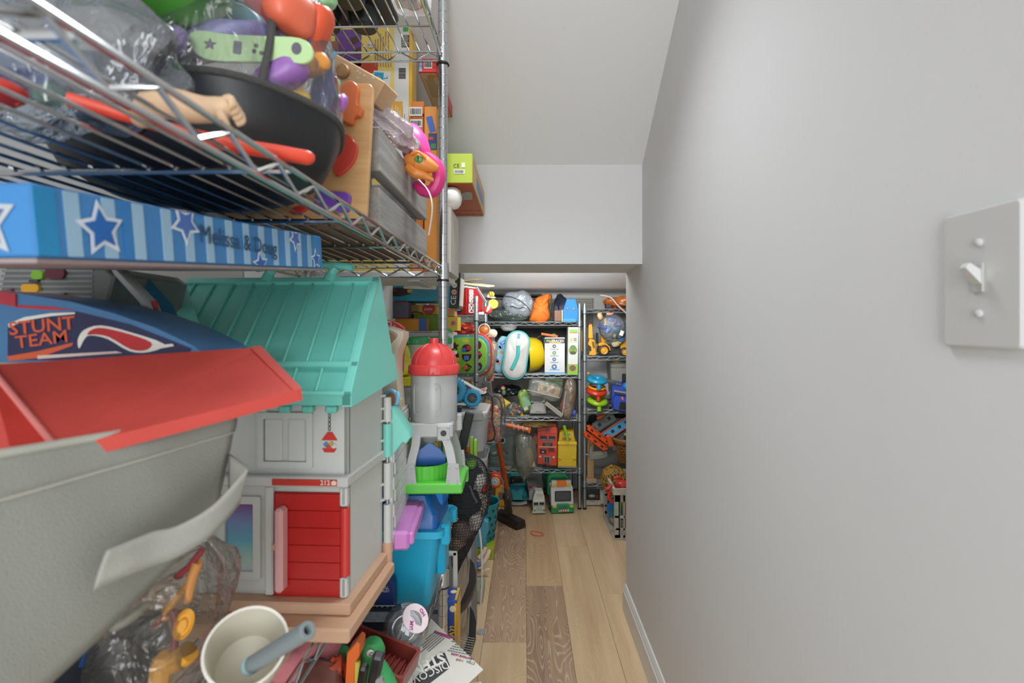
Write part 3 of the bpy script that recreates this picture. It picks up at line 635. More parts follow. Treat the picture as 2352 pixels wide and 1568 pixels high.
# red slotted spoon
SR = mat('#dd4a33', .3)
t = thing('slotted_spoon', 'red plastic slotted spoon lying across the middle shelf wires', 'utensil', (-.204, .470, ZM + .0125))
A = Vector((0, 0, 0)); D = Vector((-.178, -.105, .004))
b = B(); b.tube([A + Vector((.004, .003, 0)), A, A.lerp(D, .12), A.lerp(D, .35), A.lerp(D, .6) + Vector((0, 0, .006)), A.lerp(D, .82) + Vector((0, 0, .012))], [.004, .0085, .0085, .0078, .006, .007], 12, smooth=6, flat=.8); b.make('handle', SR, t)
b = B(); b.blob(tuple(A.lerp(D, 1.12) + Vector((0, 0, .003))), (.048, .022, .010), 0, 1, 3, p=2.5); h = b.make('spoon_head', mat('#c93a2c', .35), t)
b = B()
for i in range(3):
    for j in range(3): b.blob(tuple(A.lerp(D, .95 + .08 * i) + Vector((.004 * j, -.018 + .004 * j, .000 - .004 * j + .006))), (.0025, .002, .002), 0, 1, 1)
b.make('raised_dots', SR, h)
# doll arm
t = thing('doll_limb', 'beige plastic doll arm with a clenched hand on the middle shelf', 'doll part', at(410, 252, .372))
P = lambda px, py, dy=0.0: at(px, py, .372) - at(410, 252, .372) + Vector((0, dy, 0))
SK = mat('#cfae8c', .5)
b = B(); b.tube([P(275, 250, .02), P(320, 235, .01), P(370, 235), P(420, 245), P(470, 252), P(505, 250), P(530, 240)], [.007, .0105, .0115, .0115, .0095, .0088, .0060], 14, smooth=5); b.make('arm', SK, t)
for i in range(4):
    b = B(); b.tube([P(512, 240 - 0, -.002 + .004 * i), P(534, 232 + 5 * i, -.004 + .004 * i), P(541, 246 + 7 * i, -.004 + .004 * i), P(530, 252 + 8 * i, -.002 + .003 * i)], [.0032, .0032, .0030, .0022], 8, smooth=4); b.make('finger', SK, t)
b = B(); b.tube([P(512, 262, -.004), P(522, 278, -.006), P(530, 296, -.004)], [.0032, .0034, .0022], 8, smooth=4); b.make('thumb', SK, t)
# grey clear bag at the near end of the middle shelf
b = B(); bag_surface(b, (0, 0, 0), (.105, .036, .060), 12, .3, 2.0)
tag(b.make('clear_bag', clear('#e4eaf0', .16, 1.3, '#a5b0bc', .7, 14), loc=at(120, 140, .425)), 'crumpled grey tinted plastic bag at the near end of the middle shelf', 'bag')
for n_, l_, px, py, yy, r_, h_ in (('toy_car', 'small grey blue toy inside the grey tinted bag', 100, 150, .36, (.045, .02, .020), '#6f7b8c'), ('toy_leaf', 'small green toy piece at the bottom of the grey tinted bag', 110, 215, .35, (.010, .008, .010), '#4c9a6e'),
                         ('toy_brick', 'tan toy piece inside the grey tinted bag', 200, 90, .37, (.05, .02, .020), '#a39a8e'), ('toy_brick', 'navy blue toy piece inside the grey tinted bag', 40, 190, .35, (.03, .015, .010), '#2f5591'), ('toy_brick', 'dark slate toy piece at the right of the grey tinted bag', 245, 265, .39, (.022, .015, .010), '#3a4656')):
    toy(n_, l_, 'toy', B().blob((0, 0, 0), r_, .3, 2, 3, int(px), p=2.8), mat(h_, .5), at(px, py, yy + .06))
# ================================================================== between the lower and middle shelves
# low chrome riser that carries the doll house
ZR = .655
t = thing('wire_riser', 'low chrome wire riser standing on the lower shelf under the doll house', 'rack', (-.43, .70, ZB + .003))
wire_shelf(t, -.13, .143, -.36, .36, ZR - ZB - .006, .026, CHROME, bars=(-.2, 0, .2), wgap=.028)
for x in (-.125, .138):
    for y in (-.355, .355):
        b = B(); b.cyl((x, y, 0), (x, y, ZR - ZB - .003), .004, n=10); b.make('leg', CHROME, t)
# doll house
HZ = ZR + .002
t = thing('doll_house', 'two-storey plastic doll house with turquoise ribbed roof and red door', 'doll house', (-.2546, .723, HZ), (0, 0, -.05))
HW = mat('#c6c8c3', .45); TAN = mat('#c39d80', .5); TQ = mat('#74c9ba', .42); TQ2 = mat('#6abfb1', .42); HRED = mat('#b3201c', .35); HR2 = mat('#c9352f', .35)
D = .147; W = .315
b = B(); b.box((-W / 2 + .011, (D - .052) / 2, .010), (W + .022, D + .052, .020), .003); b.make('base_step', TAN, t)
b = B(); b.box((-W / 2 + .005, (D - .021) / 2, .0285), (W + .011, D + .021, .017), .002); b.make('base_step', TAN, t)
b = B(); b.box((-W / 2, .004, .117), (W, .008, .160), .0005); b.box((-W / 2, .004, .262), (W, .008, .10), .0005); fw = b.make('front_wall', HW, t)
b = B(); M = frame((0, 0, 0), (0, 1, 0), (0, 0, 1), (-1, 0, 0)); b.prism([(0, .037), (D, .037), (D, .36), (.10, .40), (0, .31)], .006, M); b.make('side_wall', HW, t)
b = B(); b.box((-W / 2 + .002, (D - .016) / 2 - .0, .2055), (W + .006, D + .016, .015), .002); b.make('storey_band', mat('#c0c1bd', .45), t)
# pilasters and frames on the ground floor
for (u, w_) in ((-.1145, .012), (-.215, .010)):
    b = B(); b.box((u, -.003, .117), (w_, .008, .158), .002); b.make('pilaster', HW, t)
def pframe(u0, u1, z0, z1, t_, m, name, d=.006):
    b = B(); w_, h_ = u1 - u0, z1 - z0
    b.frame2(rrect(w_, h_, .002, 1), rrect(w_ - 2 * t_, h_ - 2 * t_, .001, 1), d, TR(((u0 + u1) / 2, 0.001, (z0 + z1) / 2), (R(90), 0, 0))); return b.make(name, m, t)
pframe(-.192, -.128, .060, .180, .011, HW, 'window_frame')
GR = bpy.data.materials.new('gradient_print'); GR.use_nodes = True; nt = GR.node_tree; tc = nt.nodes.new('ShaderNodeTexCoord'); sp = nt.nodes.new('ShaderNodeSeparateXYZ'); rp = nt.nodes.new('ShaderNodeValToRGB')
nt.links.new(tc.outputs['Generated'], sp.inputs[0]); nt.links.new(sp.outputs['Y'], rp.inputs[0]); nt.links.new(rp.outputs[0], nt.nodes['Principled BSDF'].inputs['Base Color'])
rp.color_ramp.elements[0].color = (*hexc('#b9c2c4'), 1); rp.color_ramp.elements[1].color = (*hexc('#6d2f77'), 1)
for p_, c_ in ((.22, '#9ac2b4'), (.45, '#5fa3bd'), (.72, '#6f86b4')): e = rp.color_ramp.elements.new(p_); e.color = (*hexc(c_), 1)
nt.nodes['Principled BSDF'].inputs['Roughness'].default_value = .25
decal(t, .043, .100, GR, (-.160, -.0008, .120), 'front', 0, 'window_poster')
# door of six boards
b = B(); b.box((-.059, -.001, .112), (.099, .004, .150)); dr = b.make('door', mat('#8f1a17', .4), t)
for i in range(6): b = B(); b.box((-.058, -.0035, .0495 + .0248 * i), (.096, .003, .0243), .0008); b.make('door_board', HRED, dr)
b = B(); b.box((-.0925, -.013, .109), (.0125, .020, .120), .004); b.make('door_edge', mat('#d8a5a2', .25), dr)
b = B(); b.lathe([(0, 0), (.004, .001), (.0055, .004), (.004, .007), (0, .008)], 16, TR((-.1035, -.0055, .110), (R(90), 0, 0))); b.make('knob', mat('#caa58c', .4), dr)
b = B(); b.cyl((-.004, -.001, .068), (-.004, -.001, .166), .0066, n=18); b.make('door_hinge', HR2, t)
for z0, z1 in ((.037, .066), (.168, .196)):
    b = B(); b.box((-.005, -.001, (z0 + z1) / 2), (.011, .012, z1 - z0), .002); b.make('hinge_bracket', HW, t)
    b = B(); b.cyl((-.004, -.0075, (z0 + z1) / 2 - .010), (-.004, -.0075, (z0 + z1) / 2 + .012), .0013, n=8); b.make('hinge_pin', CHROME2, t)
# sign with house number
b = B(); b.box((-.0565, -.0165, .2055), (.094, .002, .0090)); sg = b.make('number_sign', mat('#b92f1f', .4), t)
text(sg, '212', .0095, mat('#d9c9b8', .5), (-.026, -.0178, .2057), 'front', bold=.0002)
b = B(); b.prism([(-.0035, -.003), (.0035, -.003), (.0035, .001), (.0045, .001), (0, .004), (-.0045, .001), (-.0035, .001)], .0004, TR((-.0135, -.0177, .2055), (R(90), 0, 0))); b.make('house_symbol', mat('#d9c9b8', .5), sg)
# upper window frame with two panes, hanging feeder print
pframe(-.133, -.051, .222, .302, .009, HW, 'shutter_frame')
for u in (-.110, -.075): b = B(); b.box((u, -.001, .262), (.026, .004, .062), .0015); b.make('shutter_panel', HW, t)
dc = decal(t, 1, 1, HR2, (-.0275, -.0006, .268), 'front', 0, 'feeder_roof', [(-.012, -.006), (.012, -.006), (.004, .006), (-.003, .006)])
decal(t, 1, 1, HR2, (-.0275, -.0006, .2475), 'front', 0, 'feeder_tray', [(-.011, .003), (-.007, -.003), (.007, -.003), (.011, .003)])
b = B()
for i in range(4): b.torus((-.0275, -.0008, .280 + .0062 * i), .0023, .0008, 12, 5, TR((0, 0, 0))) if False else b.add(*(lambda q: (q.v, q.f))(B(TR((-.0275, -.001, .279 + .0062 * i), (R(90), 0, 0), (.7, 1.25, 1))).torus((0, 0, 0), .0024, .0007, 12, 5)))
b.make('feeder_chain', mat('#4a443f', .5), t)
for (du, dz, c_) in ((-.005, .256, '#4f87b5'), (.003, .257, '#c79a4a'), (.007, .254, '#c9c9c9'), (-.001, .2525, '#c4442e')): decal(t, .006, .006, mat(c_, .5), (-.0275 + du, -.0012, dz), 'front', .6, 'feeder_seed')
# roof
e0 = Vector((0, -.046, .331)); e1 = Vector((-.024, .133, .508)); sl = e1 - e0; Ls = sl.length; sl.normalize(); nr = Vector((0, -sl.z, sl.y))
RW = .335; RU = .023
RM = frame((RU - RW, 0, 0), (1, 0, 0), sl, nr); RM.translation = Vector((RU - RW, 0, 0)) + e0
b = B(); b.box((RW / 2, Ls / 2, -.004), (RW, Ls, .008), .001, RM); rf = b.make('roof', TQ2, t)
b = B(); bw = .010
for (x0, x1, y0, y1) in ((0, RW, Ls - .014, Ls), (RW - bw, RW, 0, Ls), (0, RW, 0, .006), (0, RW, .050, .060)):
    b.box(((x0 + x1) / 2, (y0 + y1) / 2, .002), (x1 - x0, y1 - y0, .007), .001, RM)
b.make('roof_border', TQ, rf)
for i in range(9):
    x = RW - .042 - .0345 * i
    b = B(); b.box((x, (.060 + Ls - .014) / 2, .0025), (.0036, Ls - .074, .005), .0012, RM); b.make('roof_rib', TQ, rf)
for i in range(5):
    x = RW - .050 - .060 * i * .62
    b = B(); b.box((x, .028, .0025), (.0036, .043, .005), .0012, RM); b.make('roof_rib', TQ, rf)
for i in range(7):
    b = B(); b.box((RU - .032 - .033 * i, -.034, .313), (.0155, .014, .012), .003); b.make('eave_tooth', TQ2, t)
b = B(); b.box((RU - RW / 2, -.043, .326), (RW, .008, .014), .001); b.make('eave_board', TQ2, t)
b = B(); M = frame((RU - .014, 0, 0), (0, 1, 0), (0, 0, 1), (1, 0, 0))
gp = [(-.047, .318), (.147, .335), (.160, .337), (.160, .378), (.149, .380), (.145, .510), (.131, .513), (-.047, .337)]; gx = lambda z: RU - .026 * max(0, (z - .335) / .175)
b.loft([[(gx(z) - .012, y, z) for y, z in gp], [(gx(z) + .001, y, z) for y, z in gp]]); b.make('gable_end', TQ, t)
# carrying handle on the ridge and side dormer flap
b = B()
for u in (-.075, -.185): b.tube([(u - .010, .130, .505), (u - .007, .130, .518), (u, .130, .528)], [.013, .008, .0085], 10, smooth=4)
b.tube([(-.045, .130, .527), (-.075, .130, .5315), (-.13, .130, .533), (-.185, .130, .5315), (-.215, .130, .527)], .0065, 10, smooth=4); b.make('carry_handle', TQ2, t)
b = B(); q = [at(330, 640, .80), at(425, 648, .80), at(478, 802, .72), at(395, 802, .70)]
iv = Matrix.Rotation(.05, 4, 'Z') @ Matrix.Translation(-Vector(t.location))
q = [iv @ p for p in q]; back = Vector((-.004, .006, 0))
b.add([*q, *[p + back for p in q]], [(0, 3, 2, 1), (4, 5, 6, 7), (0, 1, 5, 4), (1, 2, 6, 5), (2, 3, 7, 6), (3, 0, 4, 7)]); b.make('dormer_flap', TQ, t)
# hinges down the back edge and the folded-back rear half
HB = mat('#c2c3bf', .4)
for (z0, z1, m, r_) in ((.045, .118, HB, .0066), (.128, .190, HB, .0066), (.201, .258, TQ, .0075), (.262, .304, HB, .0066), (.018, .052, TAN, .0085)):
    b = B(); b.cyl((.008, D + .003, z0), (.008, D + .003, z1), r_, n=16); b.make('hinge_barrel', m, t)
b = B(); b.cyl((.008, D + .003, .03), (.008, D + .003, .30), .0026, n=10); b.make('hinge_pin', CHROME2, t)
for z in (.125, .152, .196, .228, .262, .283, .305):
    b = B(); b.prism([(0, 0), (.014, 0), (.014, .006), (.011, .006)], .004, TR((-.001, D - .012, z), (0, 0, R(60)))); b.make('hinge_rib', HB, t)
H2 = Matrix.Translation((.014, D + .012, 0)) @ Matrix.Rotation(R(7.5), 4, 'Z')
PW = mat('#c7cac8', .4)
b = B(H2); b.prism([(0, .030), (.20, .030), (.20, .262), (.185, .262), (0, .262)], .010, frame((-.010, 0, 0), (0, 1, 0), (0, 0, 1), (1, 0, 0))); bp = b.make('rear_wall', PW, t)
rnd = random.Random(5)
for r_ in range(9):
    y = .006 - (.012 if r_ % 2 else 0)
    while y < .185:
        l = .024
        if y > -.002: b = B(H2); b.box((.0008, y + l / 2, .052 + .024 * r_), (.0026, l - .002, .0218), .0008); b.make('brick', PW, bp)
        y += l
b = B(H2); b.box((.013, .10, .046), (.030, .19, .034), .005); b.box((.031, .10, .050), (.010, .188, .022), .003); b.make('window_box', mat('#c47ec2', .4), t)
b = B(H2); M = frame((-.012, 0, 0), (1, 0, 0), (0, 0, 1), (0, 1, 0))
b.prism([(0, .20), (.012, .20), (.030, .222), (.036, .220), (.043, .230), (.040, .240), (.012, .282), (0, .282)], .05, frame((-.012, .002, 0), (1, 0, 0), (0, 0, 1), (0, 1, 0)), .002); b.make('rear_roof', TQ, t)
# star printed puzzle box
pL, pR = at(75, 506, .320), at(740, 580, .752)
d = (pR - pL); Lb = d.length; yx = d.normalized(); zz = Vector((0, 0, 1)); zz = (zz - yx * zz.dot(yx)).normalized(); xx = yx.cross(zz)
t = thing('toy_box', 'flat blue box printed with stripes and stars under the middle shelf', 'box', tuple(pL - zz * .0235))
t.rotation_euler = frame((0, 0, 0), xx, yx, zz).to_euler()
BH = .0475
b = B(); b.box((-.11, Lb / 2, BH / 2), (.22, Lb, BH), .002); b.make('carton', mat('#3f86c4', .35), t)
b = B(); b.box((-.11, Lb / 2, -.002), (.218, Lb - .002, .003)); b.make('underside', mat('#9a8d8c', .6), t)
b = B(); y = .012; i = 0
SB1, SB2, SB3 = mat('#9cc3dc', .35), mat('#2f7fc4', .35), mat('#1468b8', .35)
SW = mat('#dfe6ee', .35)
def strip(y0, y1, m): decal(t, y1 - y0, BH - .003, m, (.0002, (y0 + y1) / 2, BH / 2), 'right', 0, 'printed_stripe', rrect(y1 - y0, BH - .003, .0004, 1))
ys = [.022, .052, .080, .111, .139, .168, .200, .231, .262, .293, .323, .355, .386, .415, .438]
for i, y in enumerate(ys):
    if y < Lb - .02: strip(y, y + .0115, SB1)
strip(.001, .016, mat('#1f8fc9', .35)); strip(.070, .078, SB2)
def clipstar(cy, cz, r, rot, fill):
    for k_, (q, m, off) in enumerate(((1.0, SW, .0008), (.72, fill, .0014))):
        pts = []
        for x, z in star(r * q, r * q * .5, 5, math.pi / 2 + rot):
            pts.append((x, max(-cz + .001, min(BH - cz - .001, z))))
        decal(t, 1, 1, m, (off, cy, cz), 'right', 0, 'printed_star', pts, .0003)
clipstar(.050, .0225, .0215, .12, SB3); clipstar(.140, .036, .020, .62, mat('#4a74bd', .35)); clipstar(.262, .0015, .017, .15, SB3); clipstar(.350, .038, .0175, .5, mat('#4a74bd', .35)); clipstar(.410, .013, .0155, .1, SB3)
text(t, 'Melissa & Doug', .025, mat('#2d4a68', .6), (.0020, .228, .0245), 'right', -.05, .0002, bold=-.0001, wide=.9)
# end face star
for q, m, off in ((1.0, mat('#b9bfc6', .4), .0006), (.72, mat('#54699c', .4), .0012)):
    decal(t, 1, 1, m, (-.034, -off, .023), 'front', 0, 'printed_star', [(max(-.07, x), max(-.022, min(.0235, z))) for x, z in star(.026 * q, .013 * q, 5, math.pi / 2 + .1)], .0003)
# red painted roof board
t = thing('wooden_board', 'red painted wooden roof board lying on the grey fabric bin', 'board', (0, 0, 0))
P = [at(600, 797, .560), at(692, 893, .470), at(128, 1032, .335), at(-30, 838, .400)]; th = Vector((.001, .001, -.0105))
b = B(); b.add([*P, *[p + th for p in P]], [(0, 3, 2, 1), (4, 5, 6, 7), (0, 1, 5, 4), (1, 2, 6, 5), (2, 3, 7, 6), (3, 0, 4, 7)])
RB = mat('#c4483f', .5, var=.08, vscale=14); t.location = P[1]; 
for i, v in enumerate(b.v): b.v[i] = tuple(Vector(v) - P[1])
b.make('roof_panel', RB, t)
e = [P[0] - P[1], P[0].lerp(P[3], .055) - P[1], P[1].lerp(P[2], .045) - P[1], Vector((0, 0, 0))]; up = Vector((0, 0, .0012))
b = B(); b.add([*[p + up for p in e], *e], [(0, 1, 2, 3), (4, 7, 6, 5), (0, 3, 7, 4), (1, 0, 4, 5), (2, 1, 5, 6), (3, 2, 6, 7)]); b.make('edge_strip', mat('#c9534a', .45), t)
P2 = [P[3], P[2], at(30, 1050, .318), at(-140, 950, .375)]
b = B(); b.add([*[p - P[1] for p in P2], *[p - P[1] + th for p in P2]], [(0, 3, 2, 1), (4, 5, 6, 7), (0, 1, 5, 4), (1, 2, 6, 5), (2, 3, 7, 6), (3, 0, 4, 7)]); b.make('roof_panel', mat('#c23a30', .4), t)
b = B(); b.cyl(P[2] - P[1] + up, P[3] - P[1] + up, .0022, n=8); b.make('pale_ridge', mat('#d8807a', .5), t)  # ridge line in a paler red than the panels
# grey fabric bin with a strap handle
FB = mat('#8e8f86', .95, bump=.5, bscale=900, stretch=(1, 1, 1))
A0, A1 = at(540, 952, .452), at(-120, 1062, .288); C0, C1 = at(492, 1192, .452), at(-120, 1790, .282)
t = thing('fabric_bin', 'grey canvas storage bin with a strap handle at the near left', 'storage bin', tuple(A0))
def face(u, v, off=0.0):
    a = A0.lerp(A1, u); c = C0.lerp(C1, u); p = a.lerp(c, v) - A0; n = Vector((.94, -.34, .05)).normalized()
    return p + n * (off + .007 * math.sin(u * math.pi) * math.sin(v * math.pi * .8) + .0006 * math.sin(u * 17 + v * 5))
b = B(); b.grid(lambda u, v: face(u, v), 24, 14); b.make('front_panel', FB, t, solid=.004)
b = B(); b.grid(lambda u, v: face(u, v * .17, .0022 + .0010 * math.sin(v * 3.1)), 24, 4); b.make('hem', FB, t, solid=.002)
b = B(); b.tube([face(u / 20, .165, .0028) for u in range(21)], .0010, 6); b.tube([face(u / 20, .0, .001) for u in range(21)], .0032, 8); b.make('piping', mat('#a9a99e', .9), t)
bk = Vector((-.16, .04, 0))
b = B(); b.grid(lambda u, v: face(0, v) + bk * u * 1.0, 6, 8); b.make('side_panel', mat('#96968d', .95, bump=.5, bscale=900), t, solid=.003)
b = B(); b.grid(lambda u, v: face(u, v) + bk, 8, 8); b.make('back_panel', FB, t, solid=.003)
b = B(); b.add([face(0, 1), face(1, 1), face(1, 1) + bk, face(0, 1) + bk], [(0, 1, 2, 3)]); b.make('bottom_panel', FB, t, solid=.003)
Sp = [at(520, 1042, .452), at(556, 1072, .428), at(548, 1090, .42), at(480, 1160, .398), at(400, 1205, .378), at(345, 1218, .364), at(290, 1240, .348), at(238, 1262, .335)]
Sq = [at(520, 1125, .452), at(538, 1150, .428), at(532, 1165, .42), at(475, 1228, .398), at(405, 1272, .378), at(345, 1294, .364), at(280, 1318, .348), at(205, 1350, .335)]
a_, c_ = spline(Sp, 4), spline(Sq, 4)
b = B(); b.grid(lambda u, v: a_[min(len(a_) - 1, int(round(u * (len(a_) - 1))))].lerp(c_[min(len(c_) - 1, int(round(u * (len(c_) - 1))))], v) - A0 + Vector((.004, -.002, .001 * math.sin(v * 3.14))), len(a_) - 1, 4); b.make('strap_handle', mat('#a1a199', .95, bump=.5, bscale=900), t, solid=.0022)
tag(B().blob((0, 0, 0), (.034, .03, .014), .1, 2, 3, 2, p=2.6).make('toy_tray', mat('#e2ac2c', .35), loc=at(462, 976, .47) + Vector((-.032, .012, .004))), 'yellow plastic toy peeking out of the grey fabric bin', 'toy')
# blue stunt team case
Yc = .52; k = Yc / F
t = thing('toy_case', 'blue toy case with orange comic lettering behind the red board', 'toy case', at(230, 832, Yc))
P = lambda px, py: ((px - 230) * k, (832 - py) * k)
out = [P(-30, 832), P(-30, 670), P(40, 672), P(160, 690), P(260, 715), P(360, 752), P(450, 796), P(462, 806), P(440, 832)]
out = out[::-1]
b = B(); b.prism(out, .09, TR((0, .09, 0), (R(90), 0, 0)), .002); b.make('shell', mat('#44719c', .45), t)
b = B(); b.prism([P(-30, 690), P(-30, 664), P(40, 675), P(40, 705)][::-1], .094, TR((0, .092, 0), (R(90), 0, 0))); b.make('red_corner', mat('#a8323a', .45), t)
rb = [P(40, 700), P(120, 704), P(170, 712), P(120, 712), P(40, 706)]
decal(t, 1, 1, mat('#b02f3a', .45), (0, -.0004, 0), 'front', 0, 'red_stripe', rb[::-1])
def pd(pts, m, off, name='printed_shape'): return decal(t, 1, 1, m, (0, -off, 0), 'front', 0, name, [P(x, y) for x, y in pts][::-1])
pd([(20, 745), (60, 730), (175, 715), (300, 745), (440, 800), (425, 830), (20, 826)], mat('#23264a', .5), .0006)
pd([(22, 744), (60, 728), (120, 719), (175, 717), (175, 721), (120, 726), (60, 736), (24, 752)], PAPER, .0012)
OT = mat('#c7552f', .5)
text(t, 'STUNT', .019, OT, (P(100, 753)[0], -.0016, P(100, 749)[1]), 'front', .10, bold=.0003, wide=1.15); text(t, 'TEAM', .018, OT, (P(100, 784)[0], -.0016, P(100, 780)[1]), 'front', .13, bold=.0002, wide=1.2)
pd([(20, 818), (90, 806), (172, 786), (168, 794), (90, 822), (24, 828)], OT, .0012)
rib = [(185, 800), (182, 780), (196, 758), (235, 747), (300, 762), (380, 790), (345, 808), (300, 806), (250, 778), (210, 770), (196, 780)]
pd([(p.x, p.y) for p in spline([(x, y, 0) for x, y in rib], 3, True)], PAPER, .0012)
rib2 = [(205, 768), (215, 757), (240, 753), (300, 767), (350, 786), (340, 803), (305, 802), (255, 774), (225, 768)]
pd([(p.x, p.y) for p in spline([(x, y, 0) for x, y in rib2], 3, True)], mat('#b3262a', .5), .0018)
pd([(358, 790), (372, 792), (400, 789), (404, 794), (372, 800), (358, 798)], PAPER, .0022); pd([(90, 816), (270, 806), (285, 810), (90, 824)], mat('#cfb9ae', .5), .0014)
# grey ribbed vehicle carrier
Yg = .63; k = Yg / F
t = thing('toy_carrier', 'grey ribbed plastic toy carrier with blue inside, behind the blue case', 'toy', at(150, 745, Yg))
P = lambda px, py: ((px - 150) * k, (745 - py) * k)
b = B(); b.prism([P(-20, 745), P(10, 612), P(235, 612), P(262, 632), P(232, 745)][::-1], .14, TR((0, .14, 0), (R(90), 0, 0)), .003); b.make('body', mat('#676a68', .45), t)
for i in range(9):
    b = B(); y = 622 + 12 * i; x0 = 8 - (y - 612) * .22; b.box(((P(x0, y)[0] + P(215, y)[0]) / 2, -.0006, P(0, y)[1]), (P(215, y)[0] - P(x0, y)[0], .0016, .0035), .0006); b.make('rib', mat('#7f8280', .45), t)
b = B(); b.prism([P(250, 612), P(262, 615), P(335, 690), P(372, 770), P(362, 775), P(322, 696), P(262, 630)][::-1], .02, TR((0, .02, 0), (R(90), 0, 0)), .001); b.make('frame_arm', mat('#a9adaa', .45), t)
b = B(); b.prism([P(262, 632), P(320, 695), P(350, 760), P(232, 745)][::-1], .004, TR((0, .06, 0), (R(90), 0, 0))); b.make('blue_backing', mat('#1d6685', .5), t)
for i, x in enumerate((290, 302, 312, 322, 333, 344, 354)):
    b = B(); b.box(((P(x, 0)[0]), .012, P(0, 735)[1]), (.0022, .01, .03 - .002 * i), .0005, TR((0, 0, 0), (0, R(10), 0))); b.make('slat', mat('#7fb9b0', .45), t)
for (x, y, w_, h_, c_) in ((94, 632, 26, 20, '#77a72c'), (134, 628, 44, 26, '#5a2530'), (78, 662, 40, 18, '#d09a25'), (30, 668, 12, 8, '#6d4a5a'), (150, 675, 14, 4, '#5a5d5d'), (86, 646, 20, 6, '#3a4246')):
    decal(t, w_ * k, h_ * k, mat(c_, .5), (P(x, y)[0], -.0016, P(x, y)[1]), 'front', 0, 'control_button', rrect(w_ * k, h_ * k, min(w_, h_) * k * .4, 4), .004)
b = B(); b.cyl((P(340, 690)[0], .01, P(340, 690)[1]), (P(348, 715)[0], .01, P(348, 715)[1]), .003, n=10); b.make('red_lever', mat('#a82a2e', .45), t)
# clear bag of toys under the fabric bin
b = B(); bag_surface(b, (0, 0, 0), (.048, .07, .085), 21, .14, 1.8, p=3)
tag(b.make('clear_bag', clear('#f4f2ee', .10, .8, '#b8b2a6', .7, 22), loc=at(360, 1440, .50) + Vector((0, .015, -.01)), rot=(0, R(18), .1)), 'clear plastic bag of orange toys under the grey fabric bin', 'bag')
AM = mat('#d99a2e', .4)
b = B()
b.lathe([(0, 0), (.010, 0), (.012, .003), (.0095, .005), (.0085, .0035), (.006, .0035), (.005, .006), (0, .006)], 24, None, True, .7, 1.25)
tag(b.make('spiral_disc', AM, loc=at(425, 1430, .47), rot=(R(88), R(20), R(10))), 'amber spiral plastic disc inside the clear toy bag', 'toy')
for n_, l_, pts, r_, m in (('toy_stick', 'amber plastic stick slanting inside the clear toy bag', ((440, 1335), (395, 1385), (378, 1420)), .0035, AM), ('toy_stick', 'orange plastic stick at the top of the clear toy bag', ((455, 1290), (440, 1330), (430, 1380)), .0045, mat('#c98a4a', .4)),
                           ('toy_hook', 'large amber plastic hook at the bottom of the clear toy bag', ((365, 1590), (375, 1520), (400, 1520), (435, 1495)), .010, AM), ('toy_stick', 'maroon plastic stick inside the clear toy bag', ((355, 1435), (400, 1405), (400, 1500)), .0035, mat('#7a2e32', .4)),
                           ('toy_stick', 'royal blue plastic strip low in the clear toy bag', ((215, 1485), (195, 1530), (185, 1580)), .005, mat('#1f559c', .4)), ('toy_stick', 'dark red plastic strip by the bin corner', ((465, 1262), (435, 1300), (405, 1325)), .003, mat('#8e2f38', .4))):
    b = B(); b.tube([at(px, py, .478) for px, py in pts], r_, 10, smooth=5); tag(b.make(n_, m), l_, 'toy')
tag(B().blob((0, 0, 0), (.022, .03, .034), .25, 2, 3, 4, p=3).make('toy_block', mat('#3a3b3d', .4, var=.3, vscale=90), loc=at(300, 1500, .50), rot=(0, R(25), 0)), 'dark grey gridded toy block in the clear toy bag', 'toy')
tag(B().blob((0, 0, 0), (.016, .02, .006), 0, 1, 3).make('toy_dish', mat('#b7b8a8', .4), loc=at(300, 1415, .485), rot=(0, R(-35), 0)), 'small cream plastic dish in the clear toy bag', 'toy')
t = gbox('storage_box', 'dark navy box on the riser beneath the fabric bin', 'box', -.52, -.36, .36, .50, ZR + .006, .76, mat('#232a3c', .5))
# cream cup with a foam tube
t = thing('toy_cup', 'cream plastic cup tipped towards the camera in front of the doll house', 'cup', at(566, 1484, .47), Vector((.32, -.58, .75)).to_track_quat('Z', 'Y').to_euler()); t.scale = (.96, .96, .96)
CM = mat('#d3cdbc', .4)
b = B(); b.lathe([(0, -.070), (.022, -.070), (.030, -.055), (.0355, -.02), (.0372, 0), (.0362, .0012), (.0348, 0), (.033, -.02), (.028, -.052), (0, -.058)], 40); b.make('cup_body', CM, t)
b = B(); b.torus((0, 0, 0), .0362, .0016, 40, 8); b.make('rim', mat('#dedacd', .4), t)
A, E = at(572, 1530, .475), at(708, 1446, .44)
t = thing('foam_tube', 'grey blue foam tube standing in the cream cup', 'tube', tuple(A))
dd = (E - A); q = dd.to_track_quat('Z', 'Y').to_matrix().to_4x4(); Lt = dd.length
b = B(); b.lathe([(.0076, 0), (.0078, .002), (.0078, Lt - .001), (.0070, Lt), (.0042, Lt), (.0034, Lt - .002), (.0034, Lt - .02)], 24, q, cap=False); b.make('sleeve', mat('#7d8688', .8, bump=.4, bscale=700), t)
b = B(); b.lathe([(0, Lt - .020), (.0034, Lt - .0199)], 16, q); b.make('bore', mat('#30383a', .8), t)
b = B(); b.lathe([(.0080, 0), (.0082, .006), (.0079, .0065)], 24, q, cap=False); b.make('end_band', mat('#9cc0c4', .6), t)
# ================================================================== items low on the near unit and past its end
ZBt = ZB + .0045
